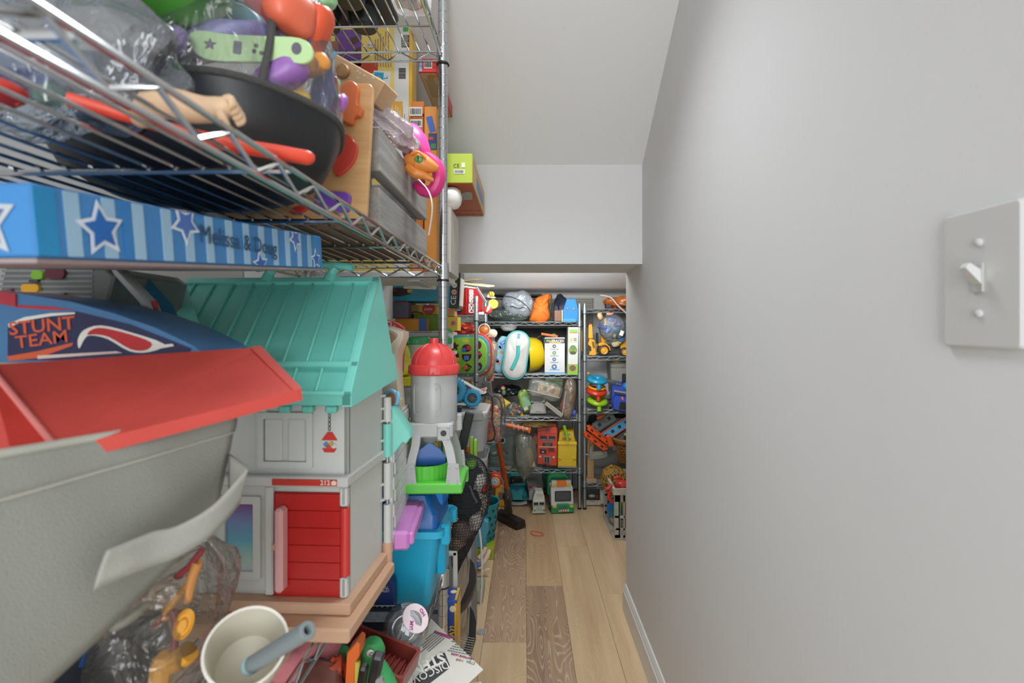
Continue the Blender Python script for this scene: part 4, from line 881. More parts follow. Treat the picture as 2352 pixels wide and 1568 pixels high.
# silo toy
SG = mat('#a9aba9', .32); SRD = mat('#d0403f', .35); SGN = mat('#57bb3c', .38); SBL = mat('#1c5fae', .35)
cx, cy = -.193, 1.085
t = thing('toy_silo', 'grey toy silo with red dome and green base beside the chrome post', 'toy', (cx, cy, .7425), (0, 0, .03))
b = B(); b.box((0, .004, .011), (.128, .137, .022), .003); b.box((.060, .062, .004), (.012, .02, .03), .002); b.make('base', SGN, t)
wob = lambda a, k_: 1 + (.014 * math.cos(28 * a) if k_ >= 1 else .006 * math.cos(28 * a))
b = B(); b.lathe([(.045, .022), (.0475, .052), (.0455, .0525), (.043, .026), (0, .026)], 112, TR((-.018, -.004, 0)), cap=False, wob=lambda a, k_: 1 + (.012 * math.cos(28 * a) if k_ < 3 else 0)); b.make('tub', SGN, t)
b = B(); b.tube([(-.012, 0, .128), (-.012, 0, .10), (-.012, 0, .030)], [.0055, .0055, .0045], 12)
b.prism([(.006 * 0 + x, y) for x, y in [(0.004, .036), (.010, .030), (.020, .022), (.028, .008), (.031, -.012), (-.031, -.012), (-.028, .008), (-.020, .022), (-.010, .030), (-.004, .036)]], .004, TR((-.012, -.004, .056), (R(90), 0, R(8)), (1.15, 1.0, 1)), .001); b.make('paddle', SBL, t)
b = B(); b.lathe([(.0, .092), (.010, .092), (.0165, .097), (.0205, .104), (.0215, .106), (.0215, .135)], 28, TR((-.012, 0, 0))); nz = b.make('nozzle', mat('#96989a', .35), t)
for a in (-1.25, -2.2): 
    b = B(); b.lathe([(.0030, 0), (.0034, .0012), (.0016, .002), (0, .0014)], 12, TR((-.012 + .0213 * math.cos(a), .0213 * math.sin(a), .116), (R(90), 0, a + R(90)))); b.make('screw', DGREY, nz)
b = B(); b.box((-.006, .006, .127), (.098, .112, .030), .003); b.box((.045, .045, .128), (.016, .026, .038), .003); b.make('collar_block', SG, t)
for sx in (1,):
    b = B(); b.box((.024, -.0505, .122), (.027, .004, .032), .002); pl = b.make('boss_plate', SG, t)
    for dx in (-.0095, .0095):
        for dz in (-.012, .012): b = B(); b.blob((.024 + dx, -.0525, .122 + dz), (.0026, .0015, .0026), 0, 1, 2); b.make('rivet', SG, pl)
    b = B(); b.cyl((.024, -.0530, .122), (.024, -.0520, .122), .0062, n=20); b.make('socket', mat('#38352f', .6), pl)
for (sx, sy) in ((1, -1), (1, 1), (-1, -1), (-1, 1)):
    b = B(); pts = [(sx * .028 - .004, sy * .045, .118), (sx * .034, sy * .047, .095), (sx * .041, sy * .050, .065), (sx * .044, sy * .052, .030), (sx * .045, sy * .052, .021)]
    P_ = spline(pts, 5); rings = [[(p.x + dx, p.y + dy, p.z) for dx, dy in ((-.0085, -.006), (.0085, -.006), (.0085, .006), (-.0085, .006))] for p in P_]
    b.loft(rings); b.make('leg', SG, t)
    b = B(); b.loft([[(sx * .045 + dx * s_, sy * .0585 + dy, z) for dx, dy in ((-.0135, -.004), (.0135, -.004), (.0135, .004), (-.0135, .004))] for z, s_ in ((.021, 1.1), (.060, .82))]); fp = b.make('foot_plate', SG, t)
    for dx in (-.009, .009):
        for z in (.028, .053): b = B(); b.blob((sx * .045 + dx * (1.05 if z < .04 else .8), sy * .0585 - .0048, z), (.0022, .0014, .0022), 0, 1, 2); b.make('rivet', SG, fp)
b = B(); b.lathe([(.0485, .140), (.0495, .143), (.0495, .243), (.0485, .245)], 48, TR((-.003, 0, 0))); b.make('silo_wall', SG, t)
b = B(); pan = []
for x, z in rrect(.062, .066, .010, 5): a = -math.pi / 2 + (x - .010) / .0495; pan.append((-.003 + .0500 * math.cos(a), .0500 * math.sin(a), .191 + z))
b.tube(pan, .0013, 6, True)
for x in (-.020, .022):
    for z in (-.022, .022): a = -math.pi / 2 + (x - .010) / .0495; b.blob((-.003 + .050 * math.cos(a), .05 * math.sin(a), .191 + z), (.0018, .0018, .0018), 0, 1, 2)
b.make('raised_panel', SG, t)
b = B(); b.lathe([(.052, .240), (.0545, .243), (.0545, .257), (.052, .261), (.048, .262)], 96, TR((-.003, 0, 0)), wob=lambda a, k_: 1 + (.008 * (1 if math.cos(36 * a) > 0 else -1) if k_ in (1, 2) else 0)); dm = b.make('dome_rim', SRD, t)
dome = [(.0485 * math.cos(a), .261 + .046 * math.sin(a)) for a in [math.pi / 2 * i / 10 for i in range(9)]] + [(.0095, .306), (.0095, .316), (.0085, .317), (0, .317)]
b = B(); b.lathe(dome, 48, TR((-.003, 0, 0))); dmo = b.make('dome', SRD, t)
for i in range(10):
    a = 2 * math.pi * (i + .35) / 10
    b = B(); b.tube([(-.003 + .0488 * math.cos(q) * math.cos(a), .0488 * math.cos(q) * math.sin(a), .2612 + .0463 * math.sin(q)) for q in [math.pi / 2 * j / 10 for j in range(9)]], .0011, 5); b.make('dome_rib', SRD, dmo)
# blue tote
TB, TB2, TB3 = mat('#1a9fc4', .35), mat('#0f5aa0', .35), mat('#1c7fd0', .35)
t = thing('blue_tote', 'bright blue plastic tote with a darker blue lid under the toy silo', 'tote box', (-.300, 1.115, ZBt), (0, 0, -.03))
b = B(); r0 = rrect(.20, .125, .015); r1 = rrect(.245, .145, .015)
b.loft([[(x, y, 0) for x, y in r0], [(x, y, .16) for x, y in r1]]); b.box((.118, 0, .105), (.020, .05, .11), .004); b.make('tote_body', TB, t)
b = B(); b.frame2(rrect(.268, .165, .015), rrect(.24, .14, .015), .014, TR((0, 0, .152))); b.box((.133, -.045, .150), (.020, .026, .045), .004); b.box((.133, .05, .155), (.016, .03, .03), .004); b.make('rim', mat('#22abd0', .35), t)
b = B(); b.loft([[(x, y, z) for x, y in rrect(w_, d_, .012)] for w_, d_, z in ((.24, .14, .165), (.238, .138, .195), (.225, .125, .205), (.20, .11, .232), (.19, .10, .236))]); b.make('lid', TB2, t)
b = B(); b.box((.088, .030, .212), (.062, .085, .060), .006); b.box((.02, .03, .236), (.15, .05, .006), .002); b.make('lid_latch', TB3, t)
b = B(); b.box((.06, -.062, .211), (.03, .012, .012), .001); b.make('lid_recess', mat('#0a3a72', .5), t)
# box with animal picture behind the silo
t = gbox('picture_box', 'green printed box with an orange animal picture behind the silo legs', 'box', -.335, -.205, 1.285, 1.325, .545, .845, mat('#7fae4a', .5)); f = 1.2845
for (px, py, w_, h_, c_) in ((968, 1028, 22, 60, '#d98a3a'), (964, 1010, 14, 30, '#dfa13a'), (1000, 1035, 22, 40, '#e0c23a'), (980, 1045, 30, 18, '#4d8fae'), (996, 1050, 14, 16, '#e2cfb8'), (1010, 1012, 14, 14, '#e8d35a'), (975, 1052, 26, 12, '#2f6a4a')):
    q = rel(t, px, py, f); decal(t, 1, 1, mat(c_, .5), (q.x, q.y - .0004 - .0001 * (py % 7), q.z), 'front', 0, 'picture', [(x * w_ / 2 * f / F, y * h_ / 2 * f / F) for x, y in ngon(14, 1)])
# stack behind: clear tub, yellow tub, green-lidded canisters, red handle, cream toy
t = thing('clear_tub', 'clear plastic tub of small parts under the yellow tub', 'storage bin', (-.40, 1.43, .505))
b = B(); b.loft([[(x, y, z) for x, y in rrect(w_, .22, .02)] for w_, z in ((.16, 0), (.20, .40), (.215, .405), (.215, .42))], cap=False); b.make('tub_wall', CLEARH, t)
for i, (x, y, z, c_) in enumerate(((-.02, -.06, .30, '#7a6a30'), (.04, -.06, .34, '#58524a'), (.05, -.05, .22, '#6b7030'), (-.04, -.05, .16, '#4c4a44'), (.02, -.04, .08, '#7a6a4a'), (.05, -.06, .12, '#9a8a4a'))):
    tag(B().blob((0, 0, 0), (.04, .03, .04), .35, 2.5, 3, i, p=3).make('small_parts_bag', mat(c_, .45, var=.4, vscale=60), loc=(-.40 + x, 1.43 + y, .505 + z)), ['olive', 'slate', 'moss green', 'dark grey', 'brown', 'khaki'][i] + ' bundle of small parts inside the clear tub', 'toy parts')
YL = mat('#d8d22e', .4)
t = thing('yellow_tub', 'shallow yellow plastic tub beneath the green-lidded canisters', 'tub', (-.385, 1.45, .930)); b = B(); b.loft([[(x, y, z) for x, y in rrect(w_, .26, .02)] for w_, z in ((.20, 0), (.205, .006), (.225, .020))]); b.make('tub_body', YL, t)
b = B(); bag_surface(b, (0, 0, 0), (.048, .03, .05), 4, .35, 2.6); tag(b.make('yellow_bag', mat('#d9d64a', .35), loc=(-.36, 1.365, .995)), 'crumpled yellow plastic bag in front of the canisters', 'bag')
for i, (px, yy) in enumerate(((956, 1.45), (1008, 1.53))):
    p = at(px, 770, yy)
    t = thing('canister', ('frosted canister with a green screw lid above the red dome', 'frosted canister with a green screw lid behind the chrome post')[i], 'canister', (p.x, yy, .9515))
    b = B(); b.lathe([(0, 0), (.036, 0), (.037, .002), (.037, .087)], 32); b.make('canister_body', mat('#b7b9ae', .4), t)
    b = B(); b.lathe([(.0385, .084), (.040, .086), (.040, .101), (.038, .104), (.034, .105), (.034, .1015), (0, .1015)], 72, wob=lambda a, k_: 1 + (.012 * math.cos(36 * a) if k_ in (1, 2) else 0)); ld = b.make('lid', mat('#36985a', .4), t)
    b = B(); b.box((-.018, -.040, .093), (.014, .008, .014), .002); b.make('lid_tab', mat('#36985a', .4), ld)
Yr = 1.17; k = Yr / F
t = thing('toy_grip', 'red plastic toy handle with round white emblem beside the doll house roof', 'toy', at(905, 800, Yr)); P = lambda px, py: ((px - 905) * k, (800 - py) * k)
o_ = [P(870, 740), P(890, 734), P(915, 742), P(927, 752), P(928, 778), P(926, 808), P(924, 850), P(913, 850), P(912, 805), P(908, 770), P(890, 765), P(870, 768)]
b = B(); b.prism(o_[::-1], .018, TR((0, .018, 0), (R(90), 0, 0)), .002); b.make('handle_body', mat('#c8403f', .4), t)
decal(t, 1, 1, PAPER, (P(893, 742)[0], -.0004, P(893, 744)[1]), 'front', 0, 'emblem', ngon(20, .0075)); decal(t, .007, .008, mat('#c8603f', .4), (P(893, 742)[0], -.001, P(893, 744)[1]), 'front', 0, 'emblem'); decal(t, .004, .004, mat('#d9a53a', .4), (P(907, 746)[0], -.0004, P(907, 747)[1]), 'front', .2, 'emblem')
b = B(); b.box((P(919, 0)[0], .009, P(0, 832)[1]), (.0105, .014, .045), .001); b.make('lower_grip', mat('#b83636', .4), t)
Ym = .985; k = Ym / F
t = thing('play_stand', 'cream plastic play stand rising behind the doll house', 'toy', at(900, 990, Ym)); P = lambda px, py: ((px - 900) * k, (990 - py) * k)
o_ = [P(862, 748), P(888, 748), P(926, 762), P(926, 774), P(916, 798), (P(911, 818)), P(911, 850), P(914, 900), P(917, 950), P(914, 1000), P(905, 1120), P(850, 1120)]
b = B(); b.prism(o_[::-1], .05, TR((0, .05, 0), (R(90), 0, 0)), .002); b.make('side_panel', mat('#d6c8b4', .45), t)
o_ = [P(884, 758), P(908, 768), P(910, 775), P(902, 785), P(892, 798), P(884, 812)]
decal(t, 1, 1, mat('#b58a66', .5), (0, -.0006, 0), 'front', 0, 'tan_recess', o_[::-1], .001)
b = B(); b.tube([(*P(884, 752), 0), (*P(912, 764), 0), (*P(914, 775), 0), (*P(900, 790), 0), (*P(888, 810), 0)], .0022, 8, M=TR((0, -.001, 0), (R(90), 0, 0)), smooth=5); b.make('raised_rim', mat('#ddd4c6', .45), t)
b = B(); b.box((P(914, 0)[0], .01, P(0, 925)[1]), (.012, .02, .02), .004); b.make('latch', mat('#cdbb9c', .45), t)
t = thing('toy_magnifier', 'pale blue toy ring with an orange centre at the doll house corner', 'toy', at(899, 915, .925), (0, 0, R(-25)))
b = B(); b.torus((0, 0, 0), .0145, .0038, 28, 8, TR((0, 0, 0), (R(90), 0, 0))); b.blob((.014, 0, .006), (.006, .004, .009), 0, 1, 2); b.make('ring', mat('#7fb8d8', .4), t)
b = B(); b.cyl((0, .001, 0), (0, -.001, 0), .013, n=24); b.make('disc', mat('#c87e58', .45), t)
# clear jar with round label lying on the lower shelf
t = thing('clear_jar', 'clear plastic jar with a round pale pink lid sticker, lying on its side', 'jar', at(932, 1440, .955), (0, 0, 0))
M = Vector((-.12, .80, -.42)).to_track_quat('Z', 'Y').to_matrix().to_4x4()
b = B(M); b.lathe([(0, -.038), (.020, -.038), (.030, -.034), (.040, -.018), (.043, 0), (.040, .018), (.033, .030), (.030, .034), (.030, .040)], 36, cap=False); b.make('jar_body', clear('#eef2f4', .14, 1.0, '#dfe6ea', .12, 20), t)
b = B(M); b.torus((0, 0, -.037), .021, .0016, 28, 6); b.torus((0, 0, .038), .031, .002, 28, 6); b.torus((0, 0, -.030), .0305, .001, 28, 6); b.make('moulded_rings', clear('#e6ebee', .25, 1.0, '#e6ebee', 0, 20), t)
b = B(); sn = Vector((.50, -.42, .62)).normalized(); ML = Matrix.Translation(sn * .0405) @ sn.to_track_quat('Z', 'Y').to_matrix().to_4x4() @ Matrix.Rotation(R(-100), 4, 'Z'); b.prism(ngon(32, .026, 0, 1, 1), .0014, ML); st = b.make('round_sticker', mat('#e3d3d6', .5), t)
for s_, p_, a_ in (('OH', (-.006, .016), .3), ('MY!', (.010, -.013), -.4)):
    o = text(st, s_, .0095, mat('#b0408a', .5), (0, 0, 0), 'top', 0, bold=.0003); o.matrix_local = ML @ Matrix.Translation((*p_, .0018)) @ Matrix.Rotation(a_, 4, 'Z')
# navy printed box behind the jar, tray
Yb = 1.005; k = Yb / F
t = thing('toy_box', 'navy blue toy box with white caption strip beside the bright blue tote', 'box', at(862, 1419, Yb) + Vector((0, 0, 0)))
P = lambda px, py: ((px - 862) * k, (1419 - py) * k)
b = B(); b.prism([P(800, 1419), P(800, 1330), P(885, 1318), P(903, 1343), P(905, 1419)][::-1], .026, TR((0, .026, 0), (R(90), 0, 0)), .001); b.make('carton', mat('#1d2f63', .45), t)
decal(t, .11, .0135, PAPER, (P(850, 0)[0], -.0005, P(0, 1397)[1]), 'front', 0, 'caption_strip'); text(t, 'OOP BOT', .0135, mat('#1a2246', .5), (P(877, 0)[0], -.0013, P(0, 1397.5)[1]), 'front', 0, bold=.0005, wide=1.05)
decal(t, .11, .010, mat('#1b6b96', .5), (P(850, 0)[0], -.0005, P(0, 1412)[1]), 'front', 0, 'blue_strip')
text(t, 'WILL', .0072, PAPER, (P(884, 0)[0], -.0006, P(0, 1349)[1]), 'front'); text(t, 'BUILD?', .0072, PAPER, (P(882, 0)[0], -.0006, P(0, 1356.5)[1]), 'front'); decal(t, .004, .006, YELLOW, (P(870, 0)[0], -.0006, P(0, 1357)[1]), 'front'); decal(t, .003, .012, YELLOW, (P(858, 0)[0], -.0006, P(0, 1384)[1]), 'front')
t = thing('toy_track', 'black plastic tray with an orange stripe below the navy box', 'toy', at(868, 1462, .955))
k = .955 / F; P = lambda px, py: ((px - 868) * k, (1462 - py) * k)
b = B(); b.box((0, .012, .010), (.075, .05, .020), .001); b.box((0, .03, .028), (.075, .014, .016), .001); b.make('tray', mat('#2a3038', .4), t)
decal(t, .040, .004, ORANGE, (P(868, 0)[0], -.0136, .0145), 'front', 0, 'orange_stripe'); b = B(); b.box((-.0345, -.006, .016), (.009, .014, .034), .001); b.make('orange_end', ORANGE, t)
b = B(); b.box((-.002, .0, .038), (.07, .03, .002)); b.make('clear_lid', CLEARH, t)
# pile under the riser
b = B(); b.blob((0, 0, 0), (.055, .045, .032), .35, 1.6, 3, 4); tag(b.make('pink_plush', mat('#cf7f86', .9, bump=.6, bscale=120), loc=at(690, 1512, .80)), 'dusty pink soft toy under the chrome riser', 'soft toy')
b = B(); b.blob((0, 0, 0), (.045, .035, .035), .3, 1.8, 3, 9); tag(b.make('brown_pouch', mat('#6f4640', .35, var=.3, vscale=30), loc=at(730, 1575, .765)), 'shiny brown plastic pouch below the pink soft toy', 'pouch')
b = B(); b.blob((0, 0, 0), (.014, .02, .034), .25, 2.5, 3, 2, p=3); tag(b.make('orange_pouch', mat('#b54a2e', .25), loc=at(772, 1560, .775)), 'rust orange glossy piece beside the brown pouch', 'pouch')
GD = mat('#3f9f5e', .5, bump=.8, bscale=70)
t = thing('toy_dinosaur', 'green rubber dinosaur among the toys at the bottom', 'toy', at(850, 1530, .81)); P = lambda px, py, dy=0: at(px, py, .81 + dy) - at(850, 1530, .81)
b = B(); b.tube([P(858, 1470), P(855, 1490), P(848, 1520), P(865, 1550), P(890, 1600)], [.012, .021, .020, .022, .024], 16, smooth=6); b.make('body', GD, t)
b = B(); b.tube([P(762, 1484, .03), P(785, 1500, .02), P(800, 1530, .02)], [.008, .013, .012], 12, smooth=6); b.make('arm', GD, t)
b = B(); b.blob(P(850, 1500, -.024), (.006, .003, .006), 0, 1, 2); e = b.make('eye', PAPER, t); b = B(); b.torus((0, 0, 0), .0028, .0006, 14, 5, TR(P(853, 1502, -.027), (R(90), 0, 0))); b.make('pupil', BLACK, e)
t = thing('toy_ramp', 'orange plastic ramp standing upright among the bottom toys', 'toy', at(812, 1545, .76)); k = .76 / F; P = lambda px, py: ((px - 812) * k, (1545 - py) * k)
b = B(); b.prism([P(790, 1610), P(796, 1500), P(818, 1475), P(826, 1480), P(826, 1505), P(815, 1520), P(812, 1610)][::-1], .03, TR((0, .03, 0), (R(90), 0, 0)), .002); b.make('ramp', mat('#df6a2b', .35), t)
b = B(); b.box((P(819, 0)[0], .004, P(0, 1560)[1]), (.008, .006, .05), .001); b.make('yellow_strip', mat('#c9bb4a', .45), t)
for (l_, px, py, yy, dim, ry, c_) in (('long black plastic bar leaning over the green dinosaur', 862, 1545, .765, (.016, .016, .075), 14, '#23272c'), ('short black rounded bracket beside the orange ramp', 832, 1560, .745, (.012, .014, .055), 12, '#17181a')):
    tag(B().box((0, 0, 0), dim, .003).make('plastic_bar', mat(c_, .35, var=.3, vscale=60), loc=at(px, py, yy), rot=(R(15), R(ry), 0)), l_, 'toy part')
b = B(); b.cyl((0, 0, 0), (0, -.006, 0), .006, n=14); tag(b.make('metal_knob', CHROME2, loc=at(874, 1560, .74)), 'small metal knob on the black bar', 'knob')
t = thing('toy_crate', 'reddish brown ribbed toy crate behind the dinosaur', 'toy crate', at(860, 1520, .865), (R(6), R(14), R(-12)))
BRN = mat('#7d332d', .35)
b = B(); b.frame2(rrect(.135, .07, .003, 1), rrect(.125, .06, .003, 1), .03, TR((0, 0, -.004))); b.make('crate_wall', BRN, t)
b = B(); b.box((0, 0, -.006), (.134, .069, .004)); 
for i in range(12): b.box((-.055 + .01 * i, 0, -.002), (.004, .058, .006), .001)
b.make('ribbed_floor', BRN, t)
# white science kit carton, leaning out under the lower shelf
C = [at(985, 1415, 1.13), at(1108, 1536, 1.03), at(985, 1640, .93), at(880, 1500, 1.03)]
o = C[3]; xx = (C[2] - C[3]).normalized(); yy = (C[0] - C[3]); Wd, Ht = (C[2] - C[3]).length, yy.length; yy = (yy - xx * yy.dot(xx)).normalized(); zz = xx.cross(yy)
t = thing('science_kit_box', 'white cardboard science kit carton tilted below the lower wire shelf', 'box', tuple(o)); t.rotation_euler = frame((0, 0, 0), xx, yy, zz).to_euler()
def loc2(px, py):                                        # pixel -> carton plane coordinates
    d = Vector(((px - VX) / F, 1, (VY - py) / F)); s_ = (o - Vector((0, 0, H))).dot(zz) / d.dot(zz); p = Vector((0, 0, H)) + d * s_ - o
    return p.dot(xx), p.dot(yy)
CP = mat('#d2cfc6', .55)
q = [loc2(985, 1415), loc2(1110, 1537), loc2(1020, 1620), loc2(900, 1560), loc2(930, 1480)]
b = B(); b.prism(q[::-1], .0015, TR((0, 0, -.0015))); b.make('lid_panel', CP, t)
q2 = [loc2(1000, 1440), loc2(1062, 1540), loc2(1040, 1640), loc2(900, 1600)]
b = B(); b.prism([(x, y) for x, y in q2][::-1], .10, TR((0, 0, -.103))); b.make('carton', mat('#c9c5ba', .6), t)
def pq(pts, m, off, name='printed_panel'):
    return decal(t, 1, 1, m, (0, 0, off), 'top', 0, name, [loc2(*p) for p in pts][::-1], .0003)
pq([(1000, 1506), (1012, 1496), (1022, 1500), (1033, 1528), (1030, 1536), (960, 1590), (925, 1590)], mat('#2b2b2b', .5), .0004, 'black_panel')
pq([(998, 1448), (1028, 1458), (1037, 1462), (1034, 1468), (996, 1453)], mat('#9a3a72', .5), .0004); 
TW = mat('#e2dfd6', .5); TK = mat('#6a675f', .6)
def tx(s_, size, p0, p1, m, bold=.0, wide=1.0):
    a = Vector((*loc2(*p0), 0)); c = Vector((*loc2(*p1), 0)); d = c - a
    return text(t, s_, size, m, ((a.x + c.x) / 2, (a.y + c.y) / 2, .0010), 'top', math.atan2(d.y, d.x), bold=bold, wide=wide)
tx('STEM', .034, (1010, 1512), (955, 1536), TW, .0012, .9); tx('DISCOVER', .024, (1022, 1528), (930, 1570), TW, 0, .9); tx('Science · Technology · Engineering', .0085, (1004, 1504), (920, 1545), TW)
tx('STEM', .008, (1090, 1524), (1072, 1518), mat('#5b7f5a', .5)); tx('NEWTON\'S LAWS', .006, (1085, 1513), (1040, 1502), mat('#8a3a5a', .5), .0003)
for i, c_ in enumerate(('#d8503f', '#4f8fc4', '#e0a23a')): x, y = loc2(1050 + 6 * i, 1515 + 1.2 * i); decal(t, .004, .005, mat(c_, .5), (x, y, .0004), 'top', 0, 'colour_square')
for (p0, p1, w_, h_, n_, sd) in (((990, 1475), (960, 1500), .055, .030, 6, 1), ((1060, 1480), (1035, 1475), .05, .045, 8, 2)):
    a = Vector((*loc2(*p0), 0)); c = Vector((*loc2(*p1), 0)); d = c - a; lines(t, w_, h_, n_, TK, (a.x, a.y, .0006), 'top', math.atan2(d.y, d.x), sd, .35)
pq([(900, 1560), (915, 1545), (925, 1560), (912, 1575)], mat('#dfa038', .5), .0006, 'yellow_hexagon'); pq([(922, 1548), (935, 1540), (942, 1552), (930, 1562)], mat('#5aa84a', .5), .0006, 'green_hexagon')
b = B(); fl_ = [loc2(1055, 1540), loc2(1110, 1537), loc2(1125, 1620), loc2(1070, 1640)]
b.prism(fl_[::-1], .0012, TR((0, 0, -.035))); b.make('side_flap', mat('#c4c1b8', .6), t)
# ================================================================== middle: floor stacks, left unit beyond the opening
def fl(name, label, cat, px, py, Y, rot=(0, 0, 0), group=None):
    """a thing with its base at the spot seen at (px,py); P maps spots on its front to its own x,z"""
    k = Y / F; t = thing(name, label, cat, at(px, py, Y), rot, group)
    return t, (lambda x, y: ((x - px) * k, (py - y) * k)), k
FR = lambda d=0.0: TR((0, d, 0), (R(90), 0, 0))           # polygon (x,z) -> front-facing slab, thickness towards the viewer
def slab(t, name, m, P, pts, y0, y1, ch=0.0, sm=0, label=None):
    q = [P(*p) for p in pts]
    if sm: q = [(p.x, p.y) for p in spline([(x, z, 0) for x, z in q], sm, True)]
    a = sum(q[i][0] * q[(i + 1) % len(q)][1] - q[(i + 1) % len(q)][0] * q[i][1] for i in range(len(q)))
    if a < 0: q = q[::-1]
    b = B(); b.prism(q, y1 - y0, FR(y1), ch); return b.make(name, m, t, label)
def pbox(t, name, m, P, x0, y0, x1, y1, d0, d1, ch=.001):
    a, c = P(x0, y1), P(x1, y0); b = B(); b.box(((a[0] + c[0]) / 2, (d0 + d1) / 2, (a[1] + c[1]) / 2), (c[0] - a[0], d1 - d0, c[1] - a[1]), ch); return b.make(name, m, t)
def disc(t, name, m, P, k, x, y, r, d0, d1, sx=1.0, n=20):
    q = P(x, y); b = B(); b.prism(ngon(n, r * k, 0, sx, 1), d1 - d0, TR((q[0], d1, q[1]), (R(90), 0, 0))); return b.make(name, m, t)
def ftext(t, s, px_h, P, k, x, y, m, d=-.0012, spin=0, bold=0, wide=1.0):
    q = P(x, y); return text(t, s, px_h * k, m, (q[0], d, q[1]), 'front', spin, bold=bold, wide=wide)
# drawer tower
t = thing('drawer_tower', 'frosted plastic drawer tower with black crescent handles on the floor', 'drawer unit', (-.175, 1.30, 0))
FRO = clear(haze=.38, hcol='#c9c9c4', gloss=.4, bump=0.0, rough=.25); FRM = mat('#b5b3ad', .4)
b = B(); b.box((-.145, .17, .015), (.29, .34, .03), .004); b.box((-.145, .17, .495), (.29, .34, .012), .003)
for x in (-.285, -.006):
    for y in (.006, .334): b.box((x, y, .255), (.012, .012, .49), .002)
b.make('frame', FRM, t)
for i in range(3):
    z0 = .035 + .153 * i
    b = B(); b.loft([[(x - .145, y + .17, z) for x, y in rrect(w_, d_, .02)] for w_, d_, z in ((.265, .305, z0), (.282, .318, z0 + .145))], cap=False); b.add([(x - .145, y + .17, z0) for x, y in rrect(.265, .305, .02)], [tuple(range(20))]); dw = b.make('drawer', FRO, t)
    pts = [(.02, 0), (.06, .017), (.11, .029), (.17, .034), (.23, .029), (.28, .017), (.32, 0), (.28, .004), (.17, .013), (.06, .004)]
    b = B(); b.prism([(x, y) for y, x in pts], .020, TR((-.002, 0, z0 + .135), (0, 0, 0)), .002) if False else b.prism([(x, y) for y, x in pts][::-1], .022, TR((-.002, 0, z0 + .130)), .002); b.make('handle', mat('#1b1c1c', .35), dw)
for i, (y, z, c_) in enumerate(((.10, .27, '#5f7fa0'), (.18, .29, '#b06a58'), (.25, .28, '#a8a29a'), (.12, .11, '#8f8f92'), (.22, .12, '#6a5a50'), (.08, .43, '#9c5b4a'), (.20, .43, '#c4b8aa'))):
    tag(B().blob((0, 0, 0), (.09, .035, .045), .2, 2, 3, i, p=3).make('folded_item', mat(c_, .7), loc=(-.175 - .13, 1.30 + y, z)), ['blue', 'terracotta', 'pale grey', 'slate', 'brown', 'rust', 'cream'][i] + ' item stored inside a frosted drawer of the tower', 'contents')
# upright game box between post and tower
t = gbox('game_box', 'upright yellow and blue game box between the chrome post and the drawer tower', 'box', -.203, -.166, 1.231, 1.292, 0.0005, .412, mat('#2f4fa0', .45)); f = 1.2305
decal(t, .058, .40, mat('#dba92f', .45), (.0187, 0, .205), 'right', 0, 'yellow_side'); decal(t, .006, .40, mat('#dba92f', .45), (.0150, -.0309, .205), 'front', 0, 'yellow_edge'); decal(t, .006, .058, mat('#dba92f', .45), (.0150, 0, .4122), 'top', 0, 'yellow_edge'); decal(t, 1, 1, mat('#e0d5b0', .45), (.004, .010, .4122), 'top', 0, 'picture', ngon(12, .008)); decal(t, 1, 1, mat('#d88a2f', .45), (-.010, -.012, .4122), 'top', 0, 'picture', ngon(12, .006)); decal(t, .014, .10, mat('#4f79c4', .45), (-.010, -.0315, .345), 'front', .08, 'picture'); decal(t, 1, 1, mat('#e0d5b0', .45), (.008, -.0315, .392), 'front', 0, 'picture', ngon(12, .008)); decal(t, 1, 1, mat('#d88a2f', .45), (-.010, -.032, .372), 'front', 0, 'picture', ngon(12, .006))
text(t, 'TO PLAY!', .017, mat('#e5bd3e', .5), (.003, -.0322, .315), 'front', R(82), bold=.0006)
# beige toy table behind the tower
t = thing('play_table', 'beige rounded plastic play table with a grey leg behind the drawer tower', 'table', (-.23, 1.78, 0))
b = B(); b.loft([[(x, y, z) for x, y in rrect(w_, d_, .05)] for w_, d_, z in ((.12, .12, .375), (.155, .165, .40), (.185, .20, .45), (.185, .20, .495), (.178, .19, .507))]); b.make('table_top', mat('#bfb6a8', .45), t)
for x, y in ((.045, -.05), (-.045, -.05), (.045, .05), (-.045, .05)): b = B(); b.cyl((x, y, 0), (x, y, .38), .011, n=14); b.make('leg', mat('#7f8486', .4), t)
b = B(); b.tube([(.075, -.07, .40), (.083, -.075, .33), (.084, -.07, .22), (.078, -.06, .13)], .0035, 8, smooth=5); b.make('cord', mat('#c8c4bb', .5), t)
# stacked clear bins
def clearbin(name, label, x, y, z, w_, d_, h_, lid=True):
    t = thing(name, label, 'storage bin', (x, y, z))
    b = B(); b.loft([[(px, py, q) for px, py in rrect(a, c, .025)] for a, c, q in ((w_ * .88, d_ * .88, 0), (w_ * .9, d_ * .9, .004), (w_ * .98, d_ * .98, h_ * .82), (w_ * 1.04, d_ * 1.04, h_ * .83), (w_ * 1.04, d_ * 1.04, h_ * .90))], cap=False)
    b.add([(px, py, .001) for px, py in rrect(w_ * .87, d_ * .87, .02)], [tuple(range(20))]); b.make('bin_wall', MILKY, t)
    if lid:
        b = B(); b.loft([[(px, py, q) for px, py in rrect(a, c, .03)] for a, c, q in ((w_ * 1.06, d_ * 1.06, h_ * .90), (w_ * 1.06, d_ * 1.06, h_ * .95), (w_ * .98, d_ * .98, h_ * .98), (w_ * .96, d_ * .96, h_ * .96))]); b.make('lid', mat('#c3c3be', .4), t)
    return t
clearbin('clear_bin', 'clear plastic bin standing on the beige play table', -.215, 1.79, .508, .165, .20, .150, False)
t = clearbin('clear_bin', 'clear plastic bin with a pale lid and grey clips under the toy racing car', -.215, 1.80, .662, .165, .22, .140)
